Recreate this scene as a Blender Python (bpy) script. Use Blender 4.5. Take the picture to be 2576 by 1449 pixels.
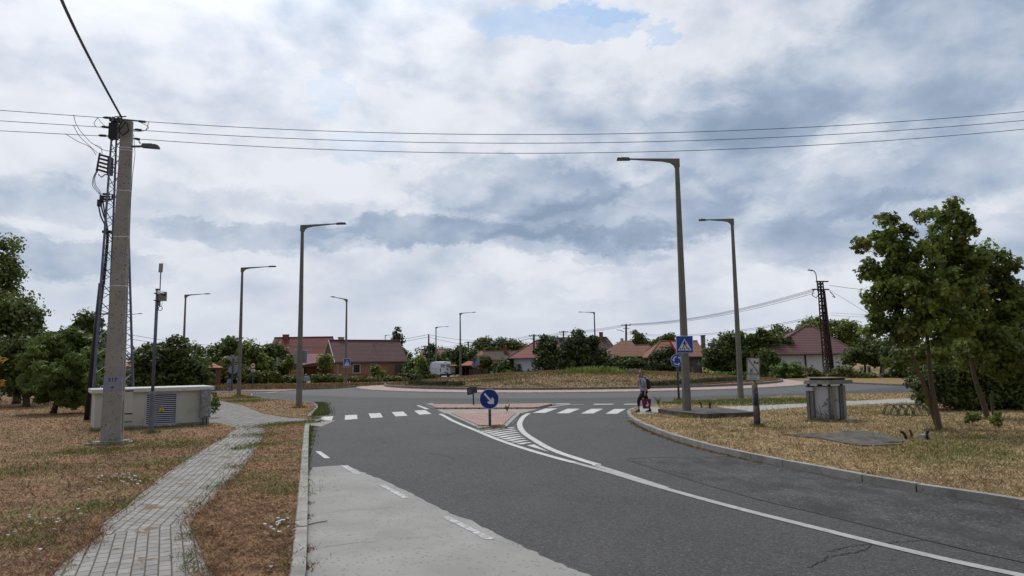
import bpy, math, random
import numpy as np
from mathutils import Vector, Matrix
random.seed(7); RNG = np.random.default_rng(7)
for _o in list(bpy.data.objects): bpy.data.objects.remove(_o)
S = bpy.context.scene; COL = S.collection
R = math.radians

# ------------------------------------------------------------------ camera
FP, CX, CY, CAMH = 1717.0, 1288.0, 724.5, 2.2        # photo measured at 2576 px wide, 24 mm lens on a 36 mm sensor
PITCH, ROLL = R(6.23), -0.014
cam_data = bpy.data.cameras.new('camera'); cam = bpy.data.objects.new('camera', cam_data); COL.objects.link(cam)
cam_data.sensor_width = 36; cam_data.lens = 24.0; cam_data.clip_start = 0.1; cam_data.clip_end = 6000
CR = (Matrix.Rotation(math.pi/2 + PITCH, 3, 'X') @ Matrix.Rotation(ROLL, 3, 'Z'))
cam.matrix_world = Matrix.Translation((0, 0, CAMH)) @ CR.to_4x4()
S.camera = cam

# ------------------------------------------------------------------ light
SUN_EL, SUN_AZ = R(58), R(-28)      # azimuth from +Y towards +X: a veiled sun ahead and to the left
sund = bpy.data.lights.new('sun', 'SUN'); sun = bpy.data.objects.new('sun', sund); COL.objects.link(sun)
sund.energy = 1.85; sund.angle = R(10); sund.color = (1.0, 0.95, 0.88)
sdir = Vector((math.sin(SUN_AZ)*math.cos(SUN_EL), math.cos(SUN_AZ)*math.cos(SUN_EL), math.sin(SUN_EL)))
sun.rotation_euler = sdir.to_track_quat('Z', 'Y').to_euler()
S.view_settings.view_transform = 'Standard'; S.view_settings.look = 'None'
S.view_settings.gamma = 1; S.view_settings.exposure = 0.0
try: S.view_settings.use_curve_mapping = False
except Exception: pass

def ray(px, py):
    return CR @ Vector(((px-CX)/FP, -(py-CY)/FP, -1))
def G(px, py, z=0.0):
    """photo point -> where it touches the ground at height z"""
    d = ray(px, py); t = (z-CAMH)/d.z
    return (d.x*t, d.y*t)
def V(px, py, Y):
    """photo point -> x, z on the upright plane y = Y"""
    d = ray(px, py); t = Y/d.y
    return (d.x*t, CAMH + d.z*t)
def W(px, py, P0, ang):
    """photo point -> distance along an upright wall starting at P0 with heading ang, and height"""
    d = ray(px, py); c, s = math.cos(ang), math.sin(ang)
    # t*d.xy = P0 + u*(c,s)
    det = d.x*(-s) - d.y*(-c)
    t = (P0[0]*(-s) - P0[1]*(-c))/det
    u = ((d.x*t-P0[0])*c + (d.y*t-P0[1])*s)
    return u, CAMH + d.z*t

# ------------------------------------------------------------------ sky
def build_world():
    w = bpy.data.worlds.new('World'); S.world = w; w.use_nodes = True
    nt = w.node_tree; nt.nodes.clear(); N = nt.nodes.new; L = nt.links.new
    out = N('ShaderNodeOutputWorld'); bg = N('ShaderNodeBackground'); L(bg.outputs[0], out.inputs[0]); bg.inputs[1].default_value = 0.1
    sky = N('ShaderNodeTexSky'); sky.sky_type = 'NISHITA'; sky.sun_disc = False
    sky.sun_elevation = SUN_EL; sky.sun_rotation = SUN_AZ; sky.dust_density = 1.5; sky.air_density = 1.0
    tc = N('ShaderNodeTexCoord'); sep = N('ShaderNodeSeparateXYZ'); L(tc.outputs['Generated'], sep.inputs[0])
    def M(op, a, b=None, c=None, clamp=False):
        n = N('ShaderNodeMath'); n.operation = op; n.use_clamp = clamp
        for i, v in enumerate((a, b, c)):
            if v is None: continue
            if isinstance(v, (int, float)): n.inputs[i].default_value = v
            else: L(v, n.inputs[i])
        return n.outputs[0]
    X, Y, Z = sep.outputs
    den = M('ADD', M('MAXIMUM', Z, 0.0), 0.16)
    u = M('DIVIDE', X, den); v = M('DIVIDE', Y, den)
    az0 = M('ARCTAN2', X, Y); el0 = M('ARCSINE', Z)
    def noise(vec, sc, det=6, rough=0.55, dist=0.0, off=(0, 0, 0)):
        mp = N('ShaderNodeMapping'); L(vec, mp.inputs[0]); mp.inputs[1].default_value = off
        n = N('ShaderNodeTexNoise'); L(mp.outputs[0], n.inputs[0]); n.inputs['Scale'].default_value = sc
        n.inputs['Detail'].default_value = det; n.inputs['Roughness'].default_value = rough; n.inputs['Distortion'].default_value = dist
        return n.outputs[0]
    def comb(a, b, c=0.0):
        n = N('ShaderNodeCombineXYZ')
        for i, q in enumerate((a, b, c)):
            if isinstance(q, (int, float)): n.inputs[i].default_value = q
            else: L(q, n.inputs[i])
        return n.outputs[0]
    P = comb(u, v)
    AE = comb(az0, M('MULTIPLY', el0, 1.6))
    wa = noise(AE, 5.0, 8, 0.68, 0.2); wb = noise(AE, 5.0, 8, 0.68, 0.2, (7.3, 2.1, 0))
    az = M('ADD', az0, M('MULTIPLY', M('SUBTRACT', wa, 0.5), 0.34))
    el = M('ADD', el0, M('MULTIPLY', M('SUBTRACT', wb, 0.5), 0.15))
    def blob(px, py, hw, hh, k, hard=1.0):
        d = ray(px, py).normalized(); a0 = math.atan2(d.x, d.y); e0 = math.asin(d.z)
        q = M('ADD', M('POWER', M('ABSOLUTE', M('DIVIDE', M('SUBTRACT', az, a0), hw/FP)), 2.0),
              M('POWER', M('ABSOLUTE', M('DIVIDE', M('SUBTRACT', el, e0), hh/FP)), 2.0))
        s = M('MULTIPLY', M('SUBTRACT', 1.0, M('MULTIPLY', q, 0.42)), 1.5, None, True)
        s = M('MULTIPLY', s, M('MULTIPLY', s, M('SUBTRACT', 3.0, M('MULTIPLY', s, 2.0))))
        return M('MULTIPLY', s, k)
    def tot(bl):
        r = None
        for b in bl:
            b = blob(*b); r = b if r is None else M('ADD', r, b)
        return r
    # cloud relief: value minus the value a little higher gives lit tops and grey undersides
    rel = M('SUBTRACT', noise(AE, 7.0, 8, 0.52, 0.25), noise(AE, 7.0, 8, 0.52, 0.25, (0.0, 0.35, 0)))
    rel2 = M('SUBTRACT', noise(AE, 13.0, 5, 0.5, 0.0, (4, 4, 0)), noise(AE, 13.0, 5, 0.5, 0.0, (4, 4.16, 0)))
    big = noise(P, 0.9, 7, 0.55, 0.3); mid = noise(AE, 3.2, 8, 0.6, 0.3, (3, 9, 0)); fine = noise(AE, 14.0, 8, 0.62, 0.8)
    shade = M('ADD', 0.71, M('MULTIPLY', M('SUBTRACT', big, 0.5), 0.45))
    shade = M('ADD', shade, M('MULTIPLY', M('SUBTRACT', mid, 0.5), 0.42))
    shade = M('ADD', shade, M('MULTIPLY', M('SUBTRACT', fine, 0.5), 0.13))
    shade = M('ADD', shade, M('MULTIPLY', rel, 0.85)); shade = M('ADD', shade, M('MULTIPLY', rel2, 0.55))
    dark = tot([(1300, 468, 210, 52, .40), (1600, 540, 230, 62, .46), (1100, 585, 230, 34, .48), (1400, 610, 170, 30, .30), (2370, 120, 260, 120, .34),
                (1830, 370, 170, 80, .34), (2130, 590, 190, 60, .34), (2400, 420, 260, 60, .30), (640, 600, 170, 28, .34),
                (120, 665, 160, 30, .34), (60, 500, 150, 45, .24), (1750, 300, 260, 70, .20), (1510, 655, 90, 20, .30), (2560, 640, 150, 60, .25), (700, 100, 220, 60, .05)])
    light = tot([(1330, 150, 260, 60, .30), (1050, 290, 230, 60, .28), (900, 455, 260, 40, .34), (300, 180, 380, 190, .24), (1530, 745, 90, 26, .24),
                 (1330, 675, 170, 24, .26), (1650, 500, 120, 22, .14), (2120, 380, 90, 40, .18), (620, 390, 200, 50, .12), (1900, 690, 120, 28, .22),
                 (2080, 690, 90, 30, .2), (1700, 140, 180, 60, .14), (2300, 560, 120, 26, .2)])
    dark = M('MULTIPLY', dark, .86); light = M('MULTIPLY', light, .62)
    shade = M('ADD', M('SUBTRACT', shade, dark), light)
    # calmer and paler towards the horizon
    hz = M('SUBTRACT', 1.0, M('DIVIDE', M('MAXIMUM', el0, 0.0), 0.17), None, True)
    hz = M('MULTIPLY', hz, 0.86)
    shade = M('ADD', M('MULTIPLY', shade, M('SUBTRACT', 1.0, hz)), M('MULTIPLY', hz, 0.74))
    ramp = N('ShaderNodeValToRGB'); L(shade, ramp.inputs[0]); cr = ramp.color_ramp
    cols = [(0.0, (.26, .34, .46)), (0.28, (.35, .43, .56)), (0.5, (.49, .56, .67)), (0.68, (.61, .66, .75)), (0.85, (.72, .755, .82)), (1.0, (.77, .80, .86))]
    while len(cr.elements) < len(cols): cr.elements.new(0.5)
    for e, (p_, c) in zip(cr.elements, cols): e.position = p_; e.color = (*c, 1)
    gap = tot([(1400, 58, 170, 32, .95), (1680, 66, 66, 24, .8), (850, 255, 48, 50, .62), (945, 372, 80, 34, .55), (1500, 18, 90, 22, .5), (1140, 10, 80, 22, .4)])
    gap = M('MULTIPLY', M('SUBTRACT', gap, M('MULTIPLY', M('ADD', fine, M('MULTIPLY', mid, .5)), 0.42)), 1.0, None, True)
    # the veiled sun brightens the cloud around it
    dp = N('ShaderNodeVectorMath'); dp.operation = 'DOT_PRODUCT'; L(tc.outputs['Generated'], dp.inputs[0]); dp.inputs[1].default_value = sdir
    glow = M('POWER', M('MAXIMUM', dp.outputs['Value'], 0.0), 16.0)
    rear = N('ShaderNodeMapRange'); L(Y, rear.inputs[0]); rear.inputs[1].default_value = -.9; rear.inputs[2].default_value = .35; rear.inputs[3].default_value = .50; rear.inputs[4].default_value = 1.0
    gl = M('MULTIPLY', M('ADD', 10.25, M('MULTIPLY', glow, 36.0)), rear.outputs[0])
    sc = N('ShaderNodeVectorMath'); sc.operation = 'SCALE'; L(ramp.outputs[0], sc.inputs[0]); L(gl, sc.inputs['Scale'])
    skm = N('ShaderNodeVectorMath'); skm.operation = 'MULTIPLY_ADD'; L(sky.outputs[0], skm.inputs[0]); skm.inputs[1].default_value = (.85, .85, .85); skm.inputs[2].default_value = (2.0, 2.9, 3.9)
    mx = N('ShaderNodeMix'); mx.data_type = 'RGBA'; L(gap, mx.inputs['Factor']); L(sc.outputs[0], mx.inputs['A']); L(skm.outputs[0], mx.inputs['B'])
    L(mx.outputs['Result'], bg.inputs[0])
    w.cycles.sampling_method = 'MANUAL'; w.cycles.sample_map_resolution = 512
build_world()

# ------------------------------------------------------------------ materials
def MAT(name, c1, c2=None, scale=4.0, rough=0.85, bump=0.0, bscale=None, detail=6, metal=0.0, spec=0.35, lo=0.35, hi=0.65, dirt=None, coat=0.0):
    m = bpy.data.materials.new(name); m.use_nodes = True; nt = m.node_tree; N = nt.nodes.new; L = nt.links.new
    p = nt.nodes['Principled BSDF']; p.inputs['Roughness'].default_value = rough; p.inputs['Metallic'].default_value = metal
    p.inputs['Specular IOR Level'].default_value = spec
    if coat: p.inputs['Coat Weight'].default_value = coat; p.inputs['Coat Roughness'].default_value = 0.08
    tc = N('ShaderNodeTexCoord')
    if c2 is None: c2 = tuple(x*0.82 for x in c1)
    n = N('ShaderNodeTexNoise'); L(tc.outputs['Object'], n.inputs[0]); n.inputs['Scale'].default_value = scale; n.inputs['Detail'].default_value = detail; n.inputs['Roughness'].default_value = .62
    mr = N('ShaderNodeMapRange'); L(n.outputs[0], mr.inputs[0]); mr.inputs[1].default_value = lo; mr.inputs[2].default_value = hi
    mx = N('ShaderNodeMix'); mx.data_type = 'RGBA'; L(mr.outputs[0], mx.inputs['Factor']); mx.inputs['A'].default_value = (*c1, 1); mx.inputs['B'].default_value = (*c2, 1)
    col = mx.outputs['Result']
    if dirt:
        dc, ds, dlo, dhi = dirt
        n2 = N('ShaderNodeTexNoise'); L(tc.outputs['Object'], n2.inputs[0]); n2.inputs['Scale'].default_value = ds; n2.inputs['Detail'].default_value = 8; n2.inputs['Roughness'].default_value = .7
        m2 = N('ShaderNodeMapRange'); L(n2.outputs[0], m2.inputs[0]); m2.inputs[1].default_value = dlo; m2.inputs[2].default_value = dhi
        x2 = N('ShaderNodeMix'); x2.data_type = 'RGBA'; L(m2.outputs[0], x2.inputs['Factor']); L(col, x2.inputs['A']); x2.inputs['B'].default_value = (*dc, 1); col = x2.outputs['Result']
    L(col, p.inputs['Base Color'])
    if bump:
        nb = N('ShaderNodeTexNoise'); L(tc.outputs['Object'], nb.inputs[0]); nb.inputs['Scale'].default_value = bscale or scale*6; nb.inputs['Detail'].default_value = 6
        b = N('ShaderNodeBump'); b.inputs['Strength'].default_value = bump; b.inputs['Distance'].default_value = 0.02; L(nb.outputs[0], b.inputs['Height']); L(b.outputs[0], p.inputs['Normal'])
    m['_col'] = 0
    return m
def nodes(m): return m.node_tree, m.node_tree.nodes.new, m.node_tree.links.new, m.node_tree.nodes['Principled BSDF']
def addmix(m, fac_builder, color):
    """lay another colour over a material's base colour where fac_builder says"""
    nt, N, L, p = nodes(m); src = p.inputs['Base Color'].links[0].from_socket
    f = fac_builder(nt, N, L)
    x = N('ShaderNodeMix'); x.data_type = 'RGBA'; L(f, x.inputs['Factor']); L(src, x.inputs['A']); x.inputs['B'].default_value = (*color, 1); L(x.outputs['Result'], p.inputs['Base Color'])
    return m
def f_speckle(scale, lo, hi, rnd=1.0):
    def f(nt, N, L):
        tc = N('ShaderNodeTexCoord'); v = N('ShaderNodeTexVoronoi'); L(tc.outputs['Object'], v.inputs[0]); v.inputs['Scale'].default_value = scale
        mr = N('ShaderNodeMapRange'); mr.inputs[1].default_value = lo; mr.inputs[2].default_value = hi
        s = N('ShaderNodeSeparateColor'); L(v.outputs['Color'], s.inputs[0]); L(s.outputs[0], mr.inputs[0]); return mr.outputs[0]
    return f
def f_crack(scale, width, mscale, mlo, mhi, amt=1.0):
    def f(nt, N, L):
        tc = N('ShaderNodeTexCoord'); n = N('ShaderNodeTexNoise'); L(tc.outputs['Object'], n.inputs[0]); n.inputs['Scale'].default_value = scale*2.5; n.inputs['Detail'].default_value = 8; n.inputs['Roughness'].default_value = .7
        ma = N('ShaderNodeVectorMath'); ma.operation = 'MULTIPLY_ADD'; L(n.outputs['Color'], ma.inputs[0]); ma.inputs[1].default_value = (.9/scale,)*3; L(tc.outputs['Object'], ma.inputs[2])
        v = N('ShaderNodeTexVoronoi'); v.feature = 'DISTANCE_TO_EDGE'; L(ma.outputs[0], v.inputs[0]); v.inputs['Scale'].default_value = scale
        a = N('ShaderNodeMapRange'); L(v.outputs[0], a.inputs[0]); a.inputs[1].default_value = width; a.inputs[2].default_value = width*.3
        n2 = N('ShaderNodeTexNoise'); L(tc.outputs['Object'], n2.inputs[0]); n2.inputs['Scale'].default_value = mscale; n2.inputs['Detail'].default_value = 3
        b = N('ShaderNodeMapRange'); L(n2.outputs[0], b.inputs[0]); b.inputs[1].default_value = mlo; b.inputs[2].default_value = mhi; b.inputs[4].default_value = amt
        x = N('ShaderNodeMath'); x.operation = 'MULTIPLY'; L(a.outputs[0], x.inputs[0]); L(b.outputs[0], x.inputs[1]); return x.outputs[0]
    return f
def f_noise(scale, lo, hi, amt=1.0, stretch=(1, 1, 1), rot=0):
    def f(nt, N, L):
        tc = N('ShaderNodeTexCoord'); mp = N('ShaderNodeMapping'); L(tc.outputs['Object'], mp.inputs[0]); mp.inputs['Scale'].default_value = stretch; mp.inputs['Rotation'].default_value = (0, 0, rot)
        n = N('ShaderNodeTexNoise'); L(mp.outputs[0], n.inputs[0]); n.inputs['Scale'].default_value = scale; n.inputs['Detail'].default_value = 7; n.inputs['Roughness'].default_value = .65
        b = N('ShaderNodeMapRange'); L(n.outputs[0], b.inputs[0]); b.inputs[1].default_value = lo; b.inputs[2].default_value = hi; b.inputs[4].default_value = amt; return b.outputs[0]
    return f

asphalt = MAT('asphalt', (.034, .0325, .031), (.056, .053, .050), scale=.35, rough=.78, bump=.6, bscale=70, spec=.32, lo=.3, hi=.7)
addmix(asphalt, f_speckle(42, .55, .95), (.085, .083, .082)); addmix(asphalt, f_speckle(60, .75, .88), (.02, .02, .021))
addmix(asphalt, f_noise(.5, .5, .75, .55, (1, .25, 1)), (.070, .066, .062)); addmix(asphalt, f_crack(.22, .006, .12, .50, .58, .8), (.018, .018, .018))
def f_ring(r0, r1, r2, r3, amt):
    def f(nt, N, L):
        g = N('ShaderNodeNewGeometry'); n = N('ShaderNodeTexNoise'); L(g.outputs['Position'], n.inputs[0]); n.inputs['Scale'].default_value = .35; n.inputs['Detail'].default_value = 5
        d = N('ShaderNodeVectorMath'); d.operation = 'DISTANCE'; L(g.outputs['Position'], d.inputs[0]); d.inputs[1].default_value = (6.75, 71.75, 0)
        a = N('ShaderNodeMath'); a.operation = 'MULTIPLY_ADD'; L(n.outputs[0], a.inputs[0]); a.inputs[1].default_value = 2.2; L(d.outputs['Value'], a.inputs[2])
        u = N('ShaderNodeMapRange'); L(a.outputs[0], u.inputs[0]); u.inputs[1].default_value = r0+1.1; u.inputs[2].default_value = r1+1.1
        v = N('ShaderNodeMapRange'); L(a.outputs[0], v.inputs[0]); v.inputs[1].default_value = r3+1.1; v.inputs[2].default_value = r2+1.1
        m = N('ShaderNodeMath'); m.operation = 'MULTIPLY'; L(u.outputs[0], m.inputs[0]); L(v.outputs[0], m.inputs[1]); m2 = N('ShaderNodeMath'); m2.operation = 'MULTIPLY'; L(m.outputs[0], m2.inputs[0]); m2.inputs[1].default_value = amt; return m2.outputs[0]
    return f
addmix(asphalt, f_ring(22, 24, 29, 30.5, .75), (.088, .085, .083)); addmix(asphalt, f_ring(30, 31, 32, 33.2, .6), (.036, .035, .034)); addmix(asphalt, f_noise(.8, .6, .72, .6), (.022, .021, .020))
asphalt_old = MAT('patched_asphalt', (.017, .0165, .016), (.070, .067, .064), scale=1.1, rough=.8, bump=.9, bscale=40, spec=.3)
addmix(asphalt_old, f_speckle(38, .6, .95), (.11, .108, .106)); addmix(asphalt_old, f_speckle(60, .78, .9), (.03, .03, .031))
addmix(asphalt_old, f_crack(.7, .008, .35, .45, .55, .9), (.03, .03, .03)); addmix(asphalt_old, f_noise(1.6, .48, .62, .7, (1, .4, 1)), (.018, .018, .018))
concrete_bay = MAT('pale_concrete', (.285, .275, .256), (.225, .216, .20), scale=.9, rough=.85, bump=.35, bscale=60)
addmix(concrete_bay, f_speckle(34, .94, .96), (.17, .165, .16)); addmix(concrete_bay, f_noise(1.4, .55, .75, .6, (.35, 1, 1)), (.22, .215, .21))
addmix(concrete_bay, f_noise(7, .655, .69, .55, (.35, 1, 1), .2), (.14, .137, .13)); addmix(concrete_bay, f_crack(.16, .0012, .2, .42, .5, .7), (.12, .12, .11))
kerb_m = MAT('kerb_concrete', (.31, .30, .275), (.19, .18, .165), scale=2.2, rough=.9, bump=.6, bscale=40, dirt=((.12, .11, .09), 5, .56, .72))
kerb_dark = MAT('weathered_kerb', (.20, .195, .185), (.13, .125, .12), scale=2.2, rough=.9, bump=.6, bscale=40, dirt=((.07, .07, .05), 5, .5, .7))
rubble = MAT('rough_concrete', (.33, .31, .27), (.22, .205, .18), scale=1.8, rough=.92, bump=1.0, bscale=28, dirt=((.13, .12, .10), 7, .52, .7))
white_paint = MAT('road_paint', (.54, .53, .51), (.40, .395, .38), scale=5, rough=.7, bump=.3, bscale=70, dirt=((.13, .13, .13), 11, .565, .66))
addmix(white_paint, f_noise(1.1, .52, .72, .5), (.38, .37, .355))
def paint_worn(name, lo):
    m = MAT(name, (.58, .575, .56), (.44, .435, .425), scale=6, rough=.75, bump=.3, bscale=70, dirt=((.29, .285, .275), 9, lo, lo+.12)); return m
line_paint = MAT('dull_line_paint', (.36, .355, .345), (.28, .275, .265), scale=5, rough=.75, bump=.3, bscale=70, dirt=((.12, .12, .12), 13, .58, .68))
white_worn = paint_worn('worn_road_paint', .42)

def brickmat(name, c1, c2, cm, bw, rh, rot, mortar=.012, rough=.88, bump=.6, offset=.5, weeds=0.0):
    m = bpy.data.materials.new(name); m.use_nodes = True; nt, N, L, p = nodes(m); p.inputs['Roughness'].default_value = rough; p.inputs['Specular IOR Level'].default_value = .3
    tc = N('ShaderNodeTexCoord'); mp = N('ShaderNodeMapping'); mp.vector_type = 'POINT'; L(tc.outputs['Object'], mp.inputs[0]); mp.inputs['Rotation'].default_value = (0, 0, rot)
    wn = N('ShaderNodeTexNoise'); L(tc.outputs['Object'], wn.inputs[0]); wn.inputs['Scale'].default_value = 1.3
    va = N('ShaderNodeVectorMath'); va.operation = 'MULTIPLY_ADD'; L(wn.outputs['Color'], va.inputs[0]); va.inputs[1].default_value = (.018, .018, 0); L(mp.outputs[0], va.inputs[2])
    b = N('ShaderNodeTexBrick'); L(va.outputs[0], b.inputs[0]); b.inputs['Scale'].default_value = 1; b.offset = offset
    b.inputs['Color1'].default_value = (*c1, 1); b.inputs['Color2'].default_value = (*c2, 1); b.inputs['Mortar'].default_value = (*cm, 1)
    b.inputs['Mortar Size'].default_value = mortar; b.inputs['Brick Width'].default_value = bw; b.inputs['Row Height'].default_value = rh; b.inputs['Bias'].default_value = 0
    n = N('ShaderNodeTexNoise'); L(tc.outputs['Object'], n.inputs[0]); n.inputs['Scale'].default_value = 3.0; n.inputs['Detail'].default_value = 8
    mr = N('ShaderNodeMapRange'); L(n.outputs[0], mr.inputs[0]); mr.inputs[1].default_value = .3; mr.inputs[2].default_value = .7; mr.inputs[3].default_value = .78; mr.inputs[4].default_value = 1.12
    s = N('ShaderNodeVectorMath'); s.operation = 'SCALE'; L(b.outputs['Color'], s.inputs[0]); L(mr.outputs[0], s.inputs['Scale']); col = s.outputs[0]
    if weeds:
        n2 = N('ShaderNodeTexNoise'); L(tc.outputs['Object'], n2.inputs[0]); n2.inputs['Scale'].default_value = 2.6; n2.inputs['Detail'].default_value = 7; n2.inputs['Roughness'].default_value = .7
        m2 = N('ShaderNodeMapRange'); L(n2.outputs[0], m2.inputs[0]); m2.inputs[1].default_value = .62-weeds*.1; m2.inputs[2].default_value = .66-weeds*.1
        x = N('ShaderNodeMix'); x.data_type = 'RGBA'; L(m2.outputs[0], x.inputs['Factor']); L(col, x.inputs['A']); x.inputs['B'].default_value = (.14, .10, .06, 1); col = x.outputs['Result']
    L(col, p.inputs['Base Color'])
    bp = N('ShaderNodeBump'); bp.inputs['Strength'].default_value = bump; bp.inputs['Distance'].default_value = .01; bp.invert = True; L(b.outputs['Fac'], bp.inputs['Height']); L(bp.outputs[0], p.inputs['Normal'])
    return m
PAV1, PAV2, PAVM = (.30, .285, .262), (.215, .205, .19), (.085, .072, .055)
red_pav = brickmat('red_paving', (.42, .27, .235), (.34, .21, .18), (.15, .10, .085), .2, .1, 0, mortar=.010)
ring_pav = MAT('pink_apron', (.42, .26, .225), (.34, .20, .17), scale=1.2, rough=.85, bump=.4, bscale=30)

def grassmat(name, straw, brown, green, glo, ghi, blade=False, big=.22):
    m = bpy.data.materials.new(name); m.use_nodes = True; nt, N, L, p = nodes(m); p.inputs['Roughness'].default_value = .9; p.inputs['Specular IOR Level'].default_value = .15
    geo = N('ShaderNodeNewGeometry')
    def nz(sc, d, lo, hi, off=0, rough=.65):
        mp = N('ShaderNodeMapping'); mp.inputs[1].default_value = (off, off*.7, 0); mp.inputs['Scale'].default_value = (1, 1, .001); L(geo.outputs['Position'], mp.inputs[0])
        n = N('ShaderNodeTexNoise'); L(mp.outputs[0], n.inputs[0]); n.inputs['Scale'].default_value = sc; n.inputs['Detail'].default_value = d; n.inputs['Roughness'].default_value = rough
        r = N('ShaderNodeMapRange'); L(n.outputs[0], r.inputs[0]); r.inputs[1].default_value = lo; r.inputs[2].default_value = hi; return r.outputs[0]
    def mix(f, a, b):
        x = N('ShaderNodeMix'); x.data_type = 'RGBA'; L(f, x.inputs['Factor'])
        for k, q in (('A', a), ('B', b)):
            if isinstance(q, tuple): x.inputs[k].default_value = (*q, 1)
            else: L(q, x.inputs[k])
        return x.outputs['Result']
    c = mix(nz(.55, 6, .44, .70, 13), straw, brown); c = mix(nz(2.6, 8, .46, .64, 7, .75), c, tuple(v*.45 for v in brown)); c = mix(nz(.9, 7, .52, .66, 23, .7), c, tuple(v*.62 for v in brown)); c = mix(nz(1.7, 7, .54, .68, 17, .7), c, straw)
    c = mix(nz(7, 8, .42, .66, 11), c, tuple(v*.42 for v in brown))
    g = N('ShaderNodeMath'); g.operation = 'MULTIPLY'; L(nz(big, 5, glo, ghi, 31), g.inputs[0]); L(nz(3.5, 7, .40, .58, 5), g.inputs[1])
    c = mix(g.outputs[0], c, green)
    c = mix(nz(22, 6, .5, .72, 3), c, tuple(min(1, v*1.35) for v in straw))
    if blade:
        rp = N('ShaderNodeMapRange'); L(geo.outputs['Random Per Island'], rp.inputs[0]); rp.inputs[3].default_value = .55; rp.inputs[4].default_value = 1.45
        s = N('ShaderNodeVectorMath'); s.operation = 'SCALE'; L(c, s.inputs[0]); L(rp.outputs[0], s.inputs['Scale']); c = s.outputs[0]
    else:
        n = N('ShaderNodeTexNoise'); L(geo.outputs['Position'], n.inputs[0]); n.inputs['Scale'].default_value = 26; n.inputs['Detail'].default_value = 9; n.inputs['Roughness'].default_value = .75
        b = N('ShaderNodeBump'); b.inputs['Strength'].default_value = 1; b.inputs['Distance'].default_value = .05; L(n.outputs[0], b.inputs['Height']); L(b.outputs[0], p.inputs['Normal'])
    L(c, p.inputs['Base Color']); return m
STL, BRL, GRL = (.43, .275, .155), (.28, .155, .098), (.165, .175, .062)
STR, BRR = (.60, .455, .26), (.36, .24, .135)
g_left = grassmat('dry_turf', STL, BRL, GRL, .50, .62, big=.6); b_left = grassmat('dry_blades', STL, BRL, GRL, .50, .62, True, big=.6)
g_right = grassmat('straw_turf', STR, BRR, GRL, .49, .62, big=.35); b_right = grassmat('straw_blades', STR, BRR, GRL, .49, .62, True, big=.35)
g_far = grassmat('far_turf', (.34, .235, .11), (.25, .16, .08), (.10, .12, .04), .48, .70)
g_mound = grassmat('mound_turf', (.40, .27, .15), (.27, .165, .095), (.12, .16, .055), .47, .60, big=.3); b_mound = grassmat('mound_blades', (.40, .27, .15), (.27, .165, .095), (.12, .16, .055), .47, .60, True, big=.3)
b_green = grassmat('green_blades', (.24, .27, .085), (.17, .20, .06), (.14, .20, .05), .3, .7, True)

def leafmat(name, c1, c2, tr=.35, yellow=None):
    m = bpy.data.materials.new(name); m.use_nodes = True; nt, N, L, p = nodes(m); p.inputs['Roughness'].default_value = .55; p.inputs['Specular IOR Level'].default_value = .3
    geo = N('ShaderNodeNewGeometry'); x = N('ShaderNodeMix'); x.data_type = 'RGBA'; L(geo.outputs['Random Per Island'], x.inputs['Factor']); x.inputs['A'].default_value = (*c1, 1); x.inputs['B'].default_value = (*c2, 1)
    n = N('ShaderNodeTexNoise'); L(geo.outputs['Position'], n.inputs[0]); n.inputs['Scale'].default_value = .9; n.inputs['Detail'].default_value = 4
    r = N('ShaderNodeMapRange'); L(n.outputs[0], r.inputs[0]); r.inputs[1].default_value = .3; r.inputs[2].default_value = .7; r.inputs[3].default_value = .5; r.inputs[4].default_value = 1.75
    wm = N('ShaderNodeVectorMath'); wm.operation = 'MULTIPLY'; L(x.outputs['Result'], wm.inputs[0]); wm.inputs[1].default_value = (1.12, 1.03, .78)
    s = N('ShaderNodeVectorMath'); s.operation = 'SCALE'; L(wm.outputs[0], s.inputs[0]); L(r.outputs[0], s.inputs['Scale']); c = s.outputs[0]
    if yellow:
        n2 = N('ShaderNodeTexNoise'); L(geo.outputs['Position'], n2.inputs[0]); n2.inputs['Scale'].default_value = 1.9; n2.inputs['Detail'].default_value = 5
        r2 = N('ShaderNodeMapRange'); L(n2.outputs[0], r2.inputs[0]); r2.inputs[1].default_value = .60; r2.inputs[2].default_value = .70
        y = N('ShaderNodeMix'); y.data_type = 'RGBA'; L(r2.outputs[0], y.inputs['Factor']); L(c, y.inputs['A']); y.inputs['B'].default_value = (*yellow, 1); c = y.outputs['Result']
    L(c, p.inputs['Base Color'])
    t = N('ShaderNodeBsdfTranslucent'); L(c, t.inputs[0]); ms = N('ShaderNodeMixShader'); ms.inputs[0].default_value = tr; L(p.outputs[0], ms.inputs[1]); L(t.outputs[0], ms.inputs[2])
    L(ms.outputs[0], nt.nodes['Material Output'].inputs[0]); return m
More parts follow.
